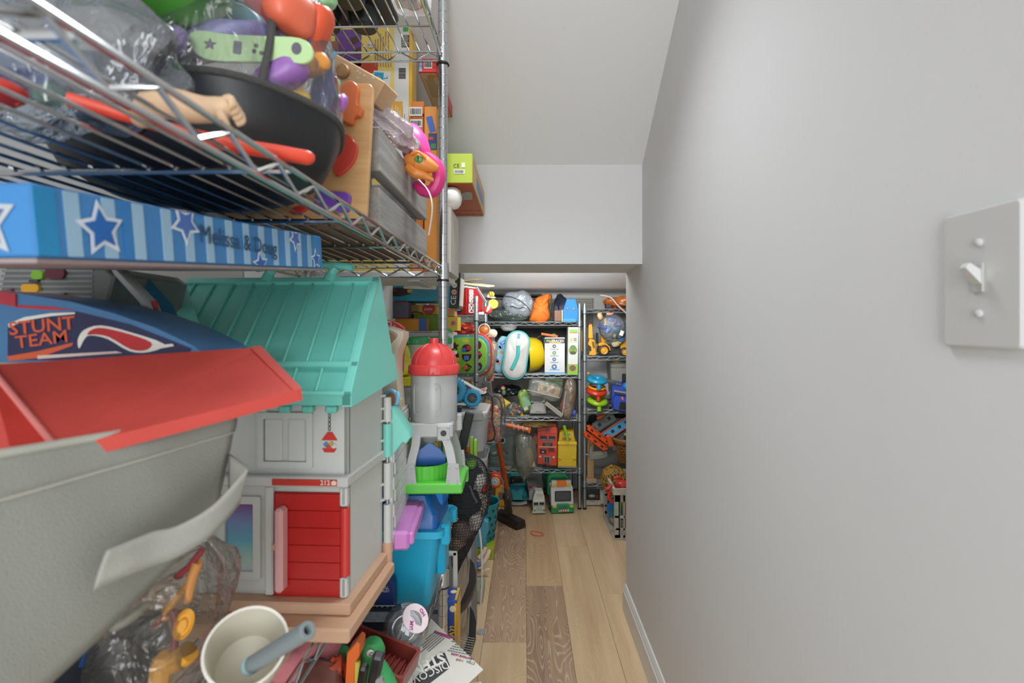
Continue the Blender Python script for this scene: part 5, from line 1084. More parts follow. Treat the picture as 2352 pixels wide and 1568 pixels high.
for x in (.055, -.055): b = B(); b.box((x, -.095, .122), (.040, .045, .030), .004, None); b.make('clip', mat('#8f908d', .5), t)
for i, (x, z, c_) in enumerate(((-.26, .545, '#8fa0b8'), (-.18, .55, '#b08f7a'), (-.25, .705, '#a0a8b0'), (-.17, .71, '#8f9fae'))):
    tag(B().blob((0, 0, 0), (.03, .05, .028), .2, 2, 2, i, p=3).make('stored_toy', mat(c_, .6), loc=(x, 1.79, z)), ['pale blue', 'tan', 'light grey', 'blue grey'][i] + ' toy seen dimly inside a stacked clear bin', 'toy')
# racing car with blue tyres
t = thing('toy_race_car', 'toy racing car with bright blue tyres on the clear bins', 'toy car', at(1060, 934, 1.78) + Vector((0, 0, .004)), (0, R(6), R(0)))
k = 1.78 / F; P = lambda px, py: ((px - 1060) * k, (934 - py) * k)
def wheel(px, py, r, y, w_=.022):
    q = P(px, py); b = B(); b.torus((0, 0, 0), r - r * .26, r * .26, 30, 10, TR((q[0], y, q[1]), (R(90), 0, 0)), w_ / (r * .52)); wh = b.make('wheel', mat('#3a9fca', .5), t)
    b = B()
    for i in range(26):
        a = 2 * math.pi * i / 26; b.box((q[0] + r * math.cos(a), y, q[1] + r * math.sin(a)), (.0035, w_ * .7, .0035), 0)
    b.make('tread', mat('#3a9fca', .5), wh)['kind'] = 'stuff'
    b = B(); b.cyl((q[0], y + .004, q[1]), (q[0], y - .006, q[1]), r * .58, n=24); b.make('rim', mat('#222426', .4), wh)
    b = B()
    for i in range(10):
        a = math.pi * 2 * i / 10; b.tube([(q[0], y - .008, q[1]), (q[0] + r * .52 * math.cos(a), y - .008, q[1] + r * .52 * math.sin(a))], .0016, 5)
    b.make('spokes', mat('#6a6d70', .4), wh)
wheel(1036, 899, .049, -.02); wheel(1083, 913, .031, -.01); wheel(1078, 922, .030, .075, .02); wheel(1040, 908, .045, .085)
slab(t, 'chassis', mat('#3c3f45', .4), P, [(1030, 915), (1050, 905), (1090, 915), (1085, 925), (1030, 925)], .01, .07, .002)
slab(t, 'body', mat('#d4d4d2', .3), P, [(1050, 878), (1066, 884), (1088, 894), (1100, 897), (1112, 901), (1108, 904), (1085, 903), (1060, 897), (1048, 890)], .015, .06, .002)
slab(t, 'dark_panel', mat('#4a4f60', .4), P, [(1060, 884), (1075, 891), (1085, 898), (1068, 897), (1058, 891)], .012, .062)
slab(t, 'tail_fin', PAPER, P, [(1094, 896), (1112, 888), (1113, 891), (1109, 900)], .03, .034); slab(t, 'fin_print', mat('#d9632f', .4), P, [(1099, 895.5), (1110.5, 890), (1108, 898)], .0292, .0298)
tag(B().box((0, 0, 0), (.03, .03, .030), .003).make('small_pouch', mat('#1f2a36', .5), loc=at(1050, 943, 1.70)), 'small black pouch with blue edge behind the toy silo', 'pouch')
# clear backpack of building bricks
t = thing('clear_backpack', 'clear plastic backpack with black piping full of red and yellow bricks', 'backpack', at(1134, 960, 1.98), (0, 0, R(-12)))
b = B(); bag_surface(b, (0, 0, 0), (.046, .035, .098), 3, .06, 2, p=3.2); b.make('bag_wall', clear('#f6f4f2', .05, .9, '#ffffff', .5, 24), t)
b = B(); k = 1.98 / F; b.tube([((x - 1134) * k, -.034, (960 - y) * k) for x, y in ((1085, 925), (1105, 908), (1130, 904), (1137, 925), (1136, 960), (1142, 990), (1138, 1005), (1125, 1010))], .0028, 7, smooth=6)
b.tube([((x - 1134) * k, .0, (960 - y) * k) for x, y in ((1130, 905), (1146, 915), (1153, 940), (1151, 970), (1150, 995))], .0035, 7, smooth=5); b.make('piping', BLACK, t)
b = B(); b.tube([((x - 1134) * k, .02, (960 - y) * k) for x, y in ((1128, 908), (1115, 903), (1100, 915), (1095, 938))], .004, 7, smooth=5); b.make('strap', mat('#55575a', .6), t)
rnd = random.Random(8)
for i, (px, py, s_, c_) in enumerate(((1122, 925, 10, 'y'), (1128, 935, 14, 'r'), (1138, 938, 12, 'y'), (1125, 948, 11, 'r'), (1140, 955, 14, 'y'), (1145, 945, 8, 'r'), (1130, 962, 9, 'r'), (1122, 978, 14, 'r'), (1136, 985, 12, 'r'), (1128, 1000, 16, 'o'), (1139, 970, 7, 'y'), (1120, 992, 9, 'o'))):
    col_ = {'y': '#e0a02a', 'r': '#c8352a', 'o': '#d9722a'}[c_]; Yb = 1.975 + .01 * (i % 3); kk = Yb / F
    tb = thing('toy_brick', {'y': 'yellow', 'r': 'red', 'o': 'orange'}[c_] + ' building brick ' + ['at the top left', 'near the top', 'behind the seam', 'in the upper half', 'in the middle', 'against the right side', 'under the seam', 'in the lower left', 'in the lower half', 'at the very bottom', 'right of the seam', 'in the bottom corner'][i] + ' of the clear backpack', 'toy brick', at(px, py, Yb), (R(rnd.uniform(-30, 30)), R(rnd.uniform(-40, 40)), R(rnd.uniform(-40, 40))))
    b = B(); b.box((0, 0, 0), (s_ * kk, .02, s_ * kk * .75), .001); b.make('brick_body', mat(col_, .3), tb)
    b = B(); b.cyl((-s_ * kk * .24, 0, s_ * kk * .37), (-s_ * kk * .24, 0, s_ * kk * .5), .004, n=10); b.make('stud', mat(col_, .3), tb); b = B(); b.cyl((s_ * kk * .24, 0, s_ * kk * .37), (s_ * kk * .24, 0, s_ * kk * .5), .004, n=10); b.make('stud', mat(col_, .3), tb)
# black textured handle, lime clip
tag(B().box((0, 0, 0), (.026, .012, .185), .004).make('padded_strap', mat('#2c2d2e', .6, bump=.9, bscale=300), loc=at(1063, 1018, 1.42), rot=(R(4), R(13), 0)), 'black textured padded strap standing up behind the toy silo', 'strap')
t = thing('toy_clip', 'lime green plastic toy clip standing above the black mesh bag', 'toy', at(1087, 1050, 1.45))
k = 1.45 / F
for x, h_ in ((-4, 48), (5, 42)): b = B(); b.box((x * k, .0, h_ / 2 * k), (7 * k, .02, h_ * k), .002); b.make('prong', LIME, t)
b = B(); b.box((-11 * k, .004, 12 * k), (10 * k, .02, 24 * k), .003); b.make('orange_block', ORANGE, t)
# black mesh bag
def meshbag(rings_px, Yc, seed, name, label):
    t = thing(name, label, 'mesh bag', at(1062, 1268, Yc)); o = Vector(t.location)
    rings = []; k = Yc / F; n = 44
    C_ = spline([(x, y, r) for x, y, r in rings_px], 7)
    for j, p in enumerate(C_):
        c = at(p.x, p.y, Yc) - o; q = p.z * k
        rings.append([(c.x + q * math.cos(2 * math.pi * (i + .5 * (j % 2)) / n) * (1 + .06 * math.sin(5 * i * .14 + j * .3 + seed)), c.y + q * .75 * math.sin(2 * math.pi * (i + .5 * (j % 2)) / n), c.z) for i in range(n)])
    b = B(); b.loft(rings, cap=False); ob = b.make('netting', mat('#141518', .6), t, ang=180); ob['kind'] = 'stuff'
    md = ob.modifiers.new('wire', 'WIREFRAME'); md.thickness = .0019; md.use_even_offset = False; md.use_boundary = True
    return t
t = meshbag([(1068, 1040, 8), (1075, 1060, 34), (1075, 1100, 50), (1070, 1150, 52), (1058, 1200, 48), (1052, 1245, 34), (1040, 1290, 22), (1030, 1340, 10)], 1.335, 2, 'mesh_laundry_bag', 'black mesh laundry bag slumped over the drawer tower')
o = Vector(t.location)
b = B(); b.tube([at(1078, 1115, 1.28) - o, at(1088, 1140, 1.275) - o, at(1095, 1152, 1.275) - o], .008, 8, smooth=4, flat=.4); b.make('strap', mat('#3a3d42', .8), t)
for i, (px, py, rx, rz, c_) in enumerate(((1072, 1095, .042, .045, '#26282c'), (1066, 1150, .046, .05, '#222327'), (1098, 1105, .022, .026, '#b3aea6'), (1092, 1195, .018, .024, '#b8ada6'), (1062, 1215, .026, .03, '#6f605c'), (1050, 1240, .024, .022, '#8f7868'), (1082, 1065, .016, .014, '#79b443'), (1113, 1120, .010, .016, '#a8332c'), (1042, 1285, .015, .03, '#2f3138'))):
    tag(B().blob((0, 0, 0), (rx, .032, rz), .25, 2, 3, i).make('soft_toy', mat(c_, .9, var=.35, vscale=80), loc=at(px, py, 1.345)), ['charcoal', 'black', 'pale grey', 'cream', 'mauve brown', 'tan', 'lime green', 'red', 'dark slate'][i] + ' soft toy showing through the black mesh bag', 'soft toy')
# teal laundry basket with round holes
t = thing('laundry_basket', 'tall teal plastic basket with round holes on the floor', 'basket', (-.225, 2.46, 0)); BT = mat('#1a8f9d', .4)
b = B(); b.lathe([(.0, .002), (.060, .002), (.066, .01), (.094, .23), (.098, .232), (.098, .238), (.091, .236), (.064, .012), (0, .010)], 40, None, True, 1.05, .95); b.make('basket_wall', BT, t)
b = B()
for j in range(6):
    for i in range(14):
        a = 2 * math.pi * (i + .5 * (j % 2)) / 14; z = .035 + .034 * j; rr_ = (.066 + (.094 - .066) * (z - .01) / .22); nrm = Vector((math.cos(a), math.sin(a), -.12)).normalized()
        c = Vector((rr_ * 1.05 * math.cos(a), rr_ * .95 * math.sin(a), z)); q = nrm.to_track_quat('Z', 'Y').to_matrix().to_4x4(); q.translation = c - nrm * .0008
        b.prism(ngon(12, (.0105, .0075)[(i + j) % 2]), .0026, q)
b.make('hole', mat('#173f48', .7), t)['kind'] = 'stuff'
t, P, k = fl('toy_wheel_loader', 'red toy with a pale blue wheel poking out of the teal basket', 'toy', 1138, 1120, 2.44)
slab(t, 'toy_body', mat('#c5352a', .35), P, [(1128, 1092), (1140, 1090), (1150, 1096), (1150, 1110), (1146, 1120), (1128, 1118)], 0, .05, .004, 3)
disc(t, 'wheel', mat('#6fa9c4', .4), P, k, 1137, 1105, 7.5, -.006, .0); disc(t, 'hub', mat('#b8cdd6', .4), P, k, 1137, 1105, 4.5, -.009, -.006); disc(t, 'hub', mat('#8a3a5a', .4), P, k, 1137, 1105, 1.8, -.011, -.009); disc(t, 'yellow_ring', mat('#dba53a', .4), P, k, 1138, 1105, 10, -.003, 0)
b = B(); b.tube([(*P(1150, 1095), 0), (*P(1156, 1108), 0), (*P(1153, 1124), 0), (*P(1146, 1126), 0)], .003, 7, M=FR(-.004), smooth=5); b.make('grey_hose', mat('#77797a', .5), t)
tag(B().blob((0, 0, 0), (.05, .05, .035), .3, 2, 3, 3).make('red_toy', mat('#8e1f24', .3), loc=(-.215, 2.46, .225)), 'dark red shiny toy inside the teal basket', 'toy')
t, P, k = fl('toy_truck', 'yellow toy truck with a square window behind the vacuum wand', 'toy truck', 1150, 1163, 3.04)
slab(t, 'truck_body', mat('#dfa42c', .4), P, [(1136, 1163), (1138, 1118), (1146, 1112), (1158, 1116), (1158, 1163)], 0, .12, .004); pbox(t, 'window', mat('#6f6a58', .4), P, 1145, 1130, 1156, 1147, -.003, .001)
b = B(); b.torus((P(1142, 1158)[0], 0, P(0, 1157)[1]), .009, .004, 16, 8, None) if False else b.cyl((P(1142, 0)[0], -.006, .012), (P(1142, 0)[0], .004, .012), .012, n=18); b.make('wheel', BLACK, t)
# blue and lime toy
t, P, k = fl('toy_train', 'sky blue and lime green plastic toy on the floor', 'toy', 1112, 1284, 2.345)
b = B(); b.prism([P(1092, 1284), P(1092, 1262), P(1134, 1258), P(1134, 1284)][::-1][::-1], .09, FR(.09), .003); b.make('lime_base', mat('#a3b32e', .4), t)
slab(t, 'base_slot', mat('#8a9a24', .5), P, [(1122, 1266), (1130, 1265), (1130, 1280), (1126, 1280), (1122, 1272)], -.001, .002)
slab(t, 'blue_body', mat('#58aed0', .4), P, [(1090, 1260), (1090, 1205), (1096, 1196), (1112, 1195), (1121, 1200), (1121, 1226), (1116, 1232), (1116, 1260)], .006, .075, .004)
slab(t, 'mouth_slot', mat('#2f7fa0', .5), P, [(1100, 1208), (1108, 1208), (1108, 1209.5), (1100, 1209.5)], .004, .007)
# doll on the floor
t, P, k = fl('plastic_doll', 'beige plastic doll in a blue and yellow top lying on the floor', 'doll', 1105, 1318, 2.20)
DK = mat('#d6c4ae', .5); V3 = lambda x, y, d: (P(x, y)[0], d, P(x, y)[1])
b = B(); b.tube([V3(1098, 1300, .01), V3(1108, 1296, .01), V3(1118, 1284, .03), V3(1122, 1274, .05)], [.010, .012, .011, .009], 12, smooth=5); b.make('leg', DK, t)
b = B(); b.tube([V3(1096, 1292, .04), V3(1104, 1288, .05), V3(1110, 1280, .06), V3(1112, 1272, .07)], [.010, .012, .011, .009], 12, smooth=5); b.make('leg', DK, t)
b = B(); b.tube([V3(1092, 1316, -.01), V3(1106, 1314, -.012), V3(1118, 1306, -.012), V3(1126, 1304, -.012)], [.012, .011, .008, .004], 12, smooth=5); b.make('arm', DK, t)
b = B(); b.blob(V3(1099, 1300, .0), (.020, .018, .018), 0, 1, 3); b.make('top', mat('#2f62b0', .5), t)
b = B(); b.blob(V3(1102, 1301, -.006), (.015, .015, .008), 0, 1, 3); b.make('yellow_print', mat('#e0b53a', .5), t); b = B(); b.blob(V3(1094, 1299, -.012), (.006, .008, .006), 0, 1, 2); b.make('red_print', RED, t)
# sage box, grey disc, rubber band
t, P, k = fl('sage_box', 'small sage green plastic box with a slot on the floor', 'box', 1094, 1382, 1.975)
b = B(); b.loft([[(x, y + .05, z) for x, y in rrect(w_, d_, .008)] for w_, d_, z in ((.052, .105, 0), (.055, .108, .042), (.052, .105, .046))]); b.make('box_body', mat('#9aa18c', .5), t)
b = B(); b.box((.014, .04, .0465), (.0015, .045, .0008)); b.box((.008, .064, .0465), (.013, .0015, .0008)); b.make('slot', mat('#767c68', .6), t)
tag(B().lathe([(0, 0), (.0145, 0), (.015, .001), (.0145, .003), (0, .003)], 28).make('grey_disc', mat('#9aa3a6', .4), loc=(at(1105, 1452, 1.782).x, 1.782, .0006)), 'small pale grey plastic disc lying on the planks', 'disc')
b = B(); b.tube([(.034 * math.cos(a) * (1 + .1 * math.cos(a)), .028 * math.sin(a) - .012 * math.cos(a), .002) for a in [2 * math.pi * i / 24 for i in range(24)]], .0019, 6, True)
tag(b.make('rubber_band', mat('#cf4327', .5), loc=(at(1232, 1226, 2.637).x, 2.637, .0004)), 'red rubber band lying on the floor planks', 'rubber band')
# vacuum cleaner
t = thing('stick_vacuum', 'stick vacuum with an orange wand and black floor head', 'vacuum cleaner', (at(1172, 1190, 2.78).x, 2.80, 0)); o = Vector(t.location); VB = mat('#27241f', .4)
A = at(1147, 1172, 2.86) - o; A.z = .028; E = at(1198, 1190, 2.70) - o; E.z = .026; d = (E - A).normalized(); sd = d.cross(Vector((0, 0, 1))).normalized()
rings = []
for p, s_ in ((A, .75), (A.lerp(E, .06), 1), (A.lerp(E, .94), 1), (E, .85)): rings.append([tuple(p + sd * (x * s_) + Vector((0, 0, z * s_))) for x, z in ((-.034, -.024), (.030, -.026), (.036, -.006), (.026, .020), (-.004, .028), (-.028, .016))])
b = B(); b.loft(rings); b.make('floor_head', VB, t)
C0 = A.lerp(E, .42) + Vector((0, 0, .03)); J = at(1166, 1140, 2.72) - o; W1 = at(1164, 1121, 2.69) - o; W0 = at(1139, 985, 2.40) - o
b = B(); b.tube([C0, C0.lerp(J, .5), J], [.024, .020, .026], 14, smooth=4); b.blob(tuple(J), (.028, .028, .026), 0, 1, 3); b.make('swivel_joint', mat('#3a3733', .4), t)
b = B(); b.cyl(J, W1, .0165, .0175, 18); b.make('wand_collar', mat('#56524c', .35), t)
b = B(); b.cyl(W1, W0, .0130, n=18); b.make('wand', mat('#bf5d1f', .25, .5), t)
b = B(); m_ = W1.lerp(W0, .33); b.cyl(m_ - (W0 - W1).normalized() * .03, m_ + (W0 - W1).normalized() * .03, .0145, n=18); b.make('wand_clip', mat('#b4541a', .3, .4), t)
# ------------------------------------------------ white rack with boxes just inside the opening
t = thing('board_rack', 'slim rack of pale boards holding flat game boxes inside the opening', 'rack', (-.43, 2.15, 0))
for z in (1.058, .972): b = B(); b.box((0, 0, z), (.24, .30, .014), .001); b.make('board', mat('#b9b8b2', .5), t)
for x in (.086, -.11):
    for y in (-.142, .142): b = B(); b.cyl((x - (.028 if y > 0 and x > 0 else 0), y, 0), (x - (.028 if y > 0 and x > 0 else 0), y, 1.052), .005, n=10); b.make('leg', CHROME2, t)
zb = 1.0655; Yk = 2.02; k = Yk / F
def pxbox(name, label, x0, y0, x1, y1, Y, dep, m, ch=.001):
    a, c = at(x0, y1, Y), at(x1, y0, Y); return gbox(name, label, 'box', a.x, c.x, Y, Y + dep, a.z, c.z, m, ch=ch)
def d2(t, x0, y0, x1, y1, Y, m, off=.0006, spin=0, name='printed_panel'):
    q = rel(t, (x0 + x1) / 2, (y0 + y1) / 2, Y); q.y -= off; return decal(t, (x1 - x0) * Y / F, (y1 - y0) * Y / F, m, q, 'front', spin, name)
t = pxbox('game_box', 'green flat game box under the yellow number-of-pieces box', 950, 722, 1010, 759.6, 2.07, .18, mat('#76992f', .5))
t = pxbox('game_box', 'orange box with a blue end on the rack board', 908, 731, 981, 759, 2.005, .05, mat('#d9912c', .5)); d2(t, 962, 731, 981, 759, 2.005, mat('#3f63a8', .45)); d2(t, 908, 731, 962, 733, 2.005, mat('#b5671f', .5))
t = pxbox('game_box', 'plum grey box with a green leaf print beside the yellow box', 898, 693, 937, 730.6, 2.01, .15, mat('#6f6a80', .5)); q = rel(t, 917, 706, 2.0095); decal(t, 1, 1, mat('#4a8f4f', .5), q, 'front', .5, 'leaf', ngon(14, .009, 0, .6, 1.1)); d2(t, 898, 692, 937, 694.5, 2.009, mat('#a83a4a', .5))
t = pxbox('game_box', 'yellow box with a red circle printed with a piece count', 938, 700, 1004, 721.6, 2.075, .18, mat('#dfb03a', .5)); Y = 2.0745
d2(t, 938, 700, 962, 721, Y, mat('#b08a44', .5)); q = rel(t, 985, 708, Y); decal(t, 1, 1, mat('#c03a35', .5), q - Vector((0, .0012, 0)), 'front', 0, 'red_circle', [(x, max(-.024, min(.0143, y))) for x, y in ngon(24, .026)]); text(t, 'peças', .0155, PAPER, rel(t, 984, 709, Y) - Vector((0, .0022, 0)), 'front', 0, bold=.0003)
b = B(); b.tube([rel(t, 940, 720, Y), rel(t, 955, 716, Y), rel(t, 972, 720, Y)], .003, 6, smooth=4); b.make('dark_print', mat('#4a4f46', .6), t)
t = pxbox('game_box', 'turquoise box with a white warning panel at the top of the rack', 902, 619, 1005, 691, 2.02, .22, mat('#2a9fbe', .45)); Y = 2.0195
d2(t, 902, 619, 930, 655, Y, mat('#b9a89c', .5)); d2(t, 910, 621, 930, 647, Y, mat('#b8322f', .5), .0012); q = rel(t, 925, 628, Y); decal(t, 1, 1, PAPER, q - Vector((0, .002, 0)), 'front', 0, 'emblem', ngon(16, .007))
d2(t, 928, 621, 1003, 664, Y, PAPER, .0018, -.03); q = rel(t, 958, 640, Y); lines(t, .05, .055, 7, mat('#8a877f', .6), q - Vector((0, .003, 0)), 'front', R(90), 4, .35); text(t, 'ATENÇÃO', .0125, mat('#c45a3a', .5), rel(t, 935, 641, Y) - Vector((0, .003, 0)), 'front', R(90), bold=.0003)
q = rel(t, 995, 650, Y); barcode(t, .016, .020, INK, q - Vector((0, .003, 0)), 'front', R(90), 4)
for yy in (643, 656): q = rel(t, 982, yy, Y); b = B(); b.torus((0, 0, 0), .0072, .0011, 20, 5, TR(q - Vector((0, .003, 0)), (R(90), 0, 0))); b.make('warning_ring', mat('#b06a5a', .5), t)
SKN = mat('#d8a488', .6)
b = B(); b.prism([(x, z) for x, z in ((-.09, -.022), (-.085, .012), (-.06, .014), (-.02, .006), (-.012, -.004), (-.02, -.014), (-.06, -.022))][::-1], .0006, TR(rel(t, 952, 668, Y) - Vector((0, .0006, 0)), (R(90), 0, 0))); b.make('dark_hair_print', mat('#3a2c28', .6), t)
for pts in (((948, 672), (975, 668), (1003, 672)), ((950, 680), (975, 676), (1003, 681)), ((903, 668), (908, 666), (912, 670))):
    b = B(); b.tube([rel(t, x, y, Y) - Vector((0, .0006, 0)) for x, y in pts], .0075, 6, smooth=3, flat=.15); b.make('arm_print', SKN, t)
d2(t, 936, 664, 947, 672, Y, mat('#c9a23a', .5), .0018, .3)
t = thing('game_box', 'narrow black box with CE and recycling symbols, standing on edge', 'box', at(1041, 706.5, 2.0), (0, R(3), 0)); k = 2.0 / F
b = B(); b.box((0, .06, 43 * k), (26 * k, .12, 86 * k), .001); b.make('carton', mat('#2f3432', .4), t)
decal(t, 4 * k, 84 * k, mat('#2fa0c8', .45), (-11.5 * k, -.0006, 43 * k), 'front', 0, 'blue_edge')
for z, c_, in ((69, '#b5cf8a'), (52, PAPER), (36, '#dba592')):
    decal(t, 1, 1, mat(c_, .5) if isinstance(c_, str) else c_, (0, -.0006, z * k), 'front', 0, 'symbol', ngon(20, 6.3 * k))
decal(t, 1, 1, mat('#3f8f3f', .5), (0, -.0012, 69 * k), 'front', .5, 'symbol', ngon(3, 4.2 * k)); decal(t, 1, 1, DGREY, (0, -.0012, 52 * k), 'front', .2, 'symbol', ngon(6, 2.6 * k)); b = B(); b.box((0, -.0012, 36 * k), (10 * k, .0006, 1.2 * k), 0, TR((0, 0, 0))); b.make('symbol', mat('#b5402f', .5), t)
text(t, 'CE', 17 * k, PAPER, (0, -.0008, 17 * k), 'front', R(90), bold=.0004, wide=1.1)
tag(B().box((0, 0, 0), (.010, .10, .112), .001).make('paper_stack', PAPER, loc=at(1059, 672, 2.05), rot=(0, R(3), 0)), 'white paper sheets leaning against the black box', 'papers')
t = pxbox('game_box', 'small peach box under the narrow black box', 1022, 707.5, 1044, 726.5, 2.02, .08, mat('#cf9a66', .5)); q = rel(t, 1036, 716, 2.0195); lines(t, .018, .026, 6, mat('#b5805a', .6), q, 'front', 0, 6, .3)
t = pxbox('game_box', 'yellow box with a pink scribbled star logo beside the chrome post', 1022, 727.5, 1051, 759.4, 2.01, .10, mat('#dcc43a', .45)); q = rel(t, 1041, 742, 2.0095)
decal(t, 1, 1, mat('#dc7f9a', .5), q, 'front', .3, 'star_logo', star(.0135, .008, 7)); b = B(); b.tube([q + Vector((x, -.0014, z)) for x, z in ((-.006, -.006), (-.004, .006), (-.002, -.004), (.001, .005), (.003, -.003), (.006, .006))], .0008, 5, smooth=3); b.make('scribble_logo', mat('#b03a5a', .5), t)
t, P, k = fl('squeeze_bottle', 'white bottle with a green cap on the lower rack board', 'bottle', 1030, 800, 2.02)
b = B(); b.lathe([(0, 0), (.019, 0), (.020, .003), (.020, .062), (.015, .068)], 24); b.make('bottle_body', PAPER, t); b = B(); b.lathe([(.0165, .064), (.0165, .078), (.014, .080), (0, .080)], 24); b.make('cap', mat('#4fb57a', .4), t)
b = B(); b.lathe([(0, 0), (.02, 0), (.031, .006), (.034, .014), (.031, .013), (.018, .004), (0, .004)], 28); tag(b.make('toy_plate', mat('#a58fc4', .4), loc=at(1018, 808, 2.02) + Vector((0, .01, 0)), rot=(0, R(-14), 0)), 'lilac plastic saucer jutting out behind the chrome post', 'saucer')
# ------------------------------------------------ left unit beyond the opening
U2 = (-.229, 2.37)
u2 = thing('wire_shelving_unit', 'grey wire shelving unit on the left beyond the opening, with the toy barn', 'shelving unit', (*U2, 0))
for (x, y) in ((0, 0), (-.34, 0), (0, .55), (-.34, .55)):
    post(u2, x, y, .012, 1.232, .0095, CHROME2)
    for z in (1.144, .855, .55, .25): collar(u2, x, y, z, .018, .0095, CHROME2)
for z in (1.144, .855, .55, .25): wire_shelf(u2, -.34, 0, 0, .55, z, .019, CHROME2, rr=.0018, pitch=.062, wgap=.025, bars=(.18, .36))
z1 = 1.144 + .0045; z2 = .855 + .0045
# toy barn
t = thing('toy_barn', 'red toy barn with white trim and a grey roof on the top shelf', 'toy barn', (at(1040, 722, 2.42).x, 2.42, z1), (0, 0, R(-35)))
k = 2.42 / F; BR = mat('#b3261f', .4); BR2 = mat('#8a161a', .4)
b = B(); b.box((.045, .055, .062), (.09, .11, .124), .001); bw_ = b.make('barn_wall', mat('#7d1712', .5), t)
for i in range(8): b = B(); b.box((.045, -.001, .008 + .0152 * i), (.090, .004, .0146), .0008); b.make('plank', BR, bw_)
for x in (.013, .046): b = B(); b.box((x, -.004, .035), (.030, .003, .036), .0006); b.make('window_pane', mat('#5f9fc0', .3), t)
b = B(); 
for x in (-.004, .029, .062): b.box((x, -.006, .035), (.004, .003, .044))
for z in (.015, .035, .056): b.box((.029, -.006, z), (.066, .003, .0035))
b.make('window_bars', mat('#3f2418', .5), t)
b = B(); b.prism([(0, 0), (.11, 0), (.11, .075), (.055, .132), (0, .124)], .004, frame((.0905, 0, 0), (0, 1, 0), (0, 0, 1), (1, 0, 0))); b.make('gable_wall', BR2, t)
b = B(); MR = frame((.0955, 0, 0), (0, 1, 0), (0, 0, 1), (1, 0, 0))
def bar2(p, q, w_=.004):
    a = Vector((*p, 0)); c = Vector((*q, 0)); d = c - a; n_ = Vector((-d.y, d.x, 0)).normalized() * w_ / 2
    b.prism([tuple((a + n_)[:2]), tuple((a - n_)[:2]), tuple((c - n_)[:2]), tuple((c + n_)[:2])], .003, MR)
for y0, y1, z0_, z3 in ((.012, .035, .092, .116), (.012, .035, .058, .086), (.008, .04, .01, .05)):
    for p, q in (((y0, z0_), (y1, z0_)), ((y1, z0_), (y1, z3)), ((y1, z3), (y0, z3)), ((y0, z3), (y0, z0_)), ((y0, z0_), (y1, z3)), ((y0, z3), (y1, z0_))): bar2(p, q)
b.make('white_braces', PAPER, t)
b = B(); b.box((0, 0, 0), (.10, .094, .004), .001, TR((.048, .092, .098), (R(-44), 0, 0))); b.make('roof_panel', mat('#97989a', .45), t)
b = B(); b.box((0, 0, 0), (.012, .10, .006), .001, TR((.099, .095, .098), (R(-44), 0, 0))); b.make('barge_board', mat('#8f9092', .45), t)
b = B(); b.box((.045, .04, .128), (.10, .075, .006), .001); b.make('roof_top', mat('#b8b5aa', .45), t)
def animal(name, label, px, py, Y, s_, m, extra=()):
    t, P, k = fl(name, label, 'toy animal', px, py, Y)
    b = B(); b.blob((0, 0, s_ * .55), (s_ * .5, s_ * .3, s_ * .3), 0, 1, 3); b.tube([(s_ * .35, 0, s_ * .6), (s_ * .52, 0, s_ * .85)], [s_ * .2, s_ * .16], 10); b.make('body', m, t)
    for x in (-.32, .28): b = B(); b.cyl((x * s_, -.05 * s_, 0), (x * s_, -.05 * s_, s_ * .45), s_ * .08, n=8); b.make('leg', m, t)
    return t
t = animal('toy_cow', 'small white toy cow on the barn roof', 1066, 668, 2.41, .028, mat('#c9c4b8', .5)); b = B(); b.blob((-.004, -.008, .018), (.006, .003, .005), 0, 1, 2); b.make('brown_patch', mat('#6a2f2a', .5), t)
b = B(); b.blob((0, 0, 0), (.022, .014, .008), .3, 3, 3, 1); tag(b.make('toy_bush', mat('#86b045', .6), loc=at(1076, 661, 2.44)), 'small green toy bush on the barn roof', 'toy')
t, P, k = fl('toy_bee', 'yellow and black striped toy bee beside the barn roof', 'toy', 1128, 684, 2.50); b = B(); b.blob((0, 0, .018), (.017, .014, .015), 0, 1, 3); b.make('bee_body', mat('#dfa92a', .4), t)
for dx in (-.006, .004): b = B(); b.torus((0, 0, 0), .0150, .0016, 20, 6, TR((dx, 0, .018), (0, R(75), 0))); b.make('stripe', BLACK, t)
b = B(); b.blob((-.013, -.006, .008), (.009, .008, .008), 0, 1, 2); b.make('bee_face', mat('#cfc6b0', .5), t); b = B(); b.blob((.006, .004, .002), (.018, .012, .006), 0, 1, 2); b.make('bee_base', mat('#98a29c', .5), t)
t = thing('hay_bale', 'round yellow toy hay bale beside the toy barn', 'toy', at(1133, 698, 2.48)); b = B(); b.cyl((0, .02, 0), (0, -.01, 0), .0235, n=28); b.make('bale', mat('#d9a42a', .5), t); b = B()
for r_ in (.005, .010, .015, .020): b.torus((0, 0, 0), r_, .0009, 24, 5, TR((0, -.0105, 0), (R(90), 0, 0)))
b.make('spiral_ridges', mat('#c08f20', .5), t)
t, P, k = fl('toy_hen', 'red toy rooster with a pale wing in front of the barn', 'toy animal', 1120, 722, 2.44); b = B(); b.blob((0, 0, .022), (.022, .014, .020), 0, 1, 3); b.make('hen_body', mat('#c8352a', .4), t); b = B(); b.tube([(-.004, -.014, .012), (.004, -.016, .03), (.012, -.012, .048)], [.003, .007, .004], 8, smooth=4); b.make('wing', PAPER, t)
slab(t, 'barn_fence', PAPER, P, [(1100, 722), (1100, 717), (1112, 716), (1112, 722)], -.012, -.008)
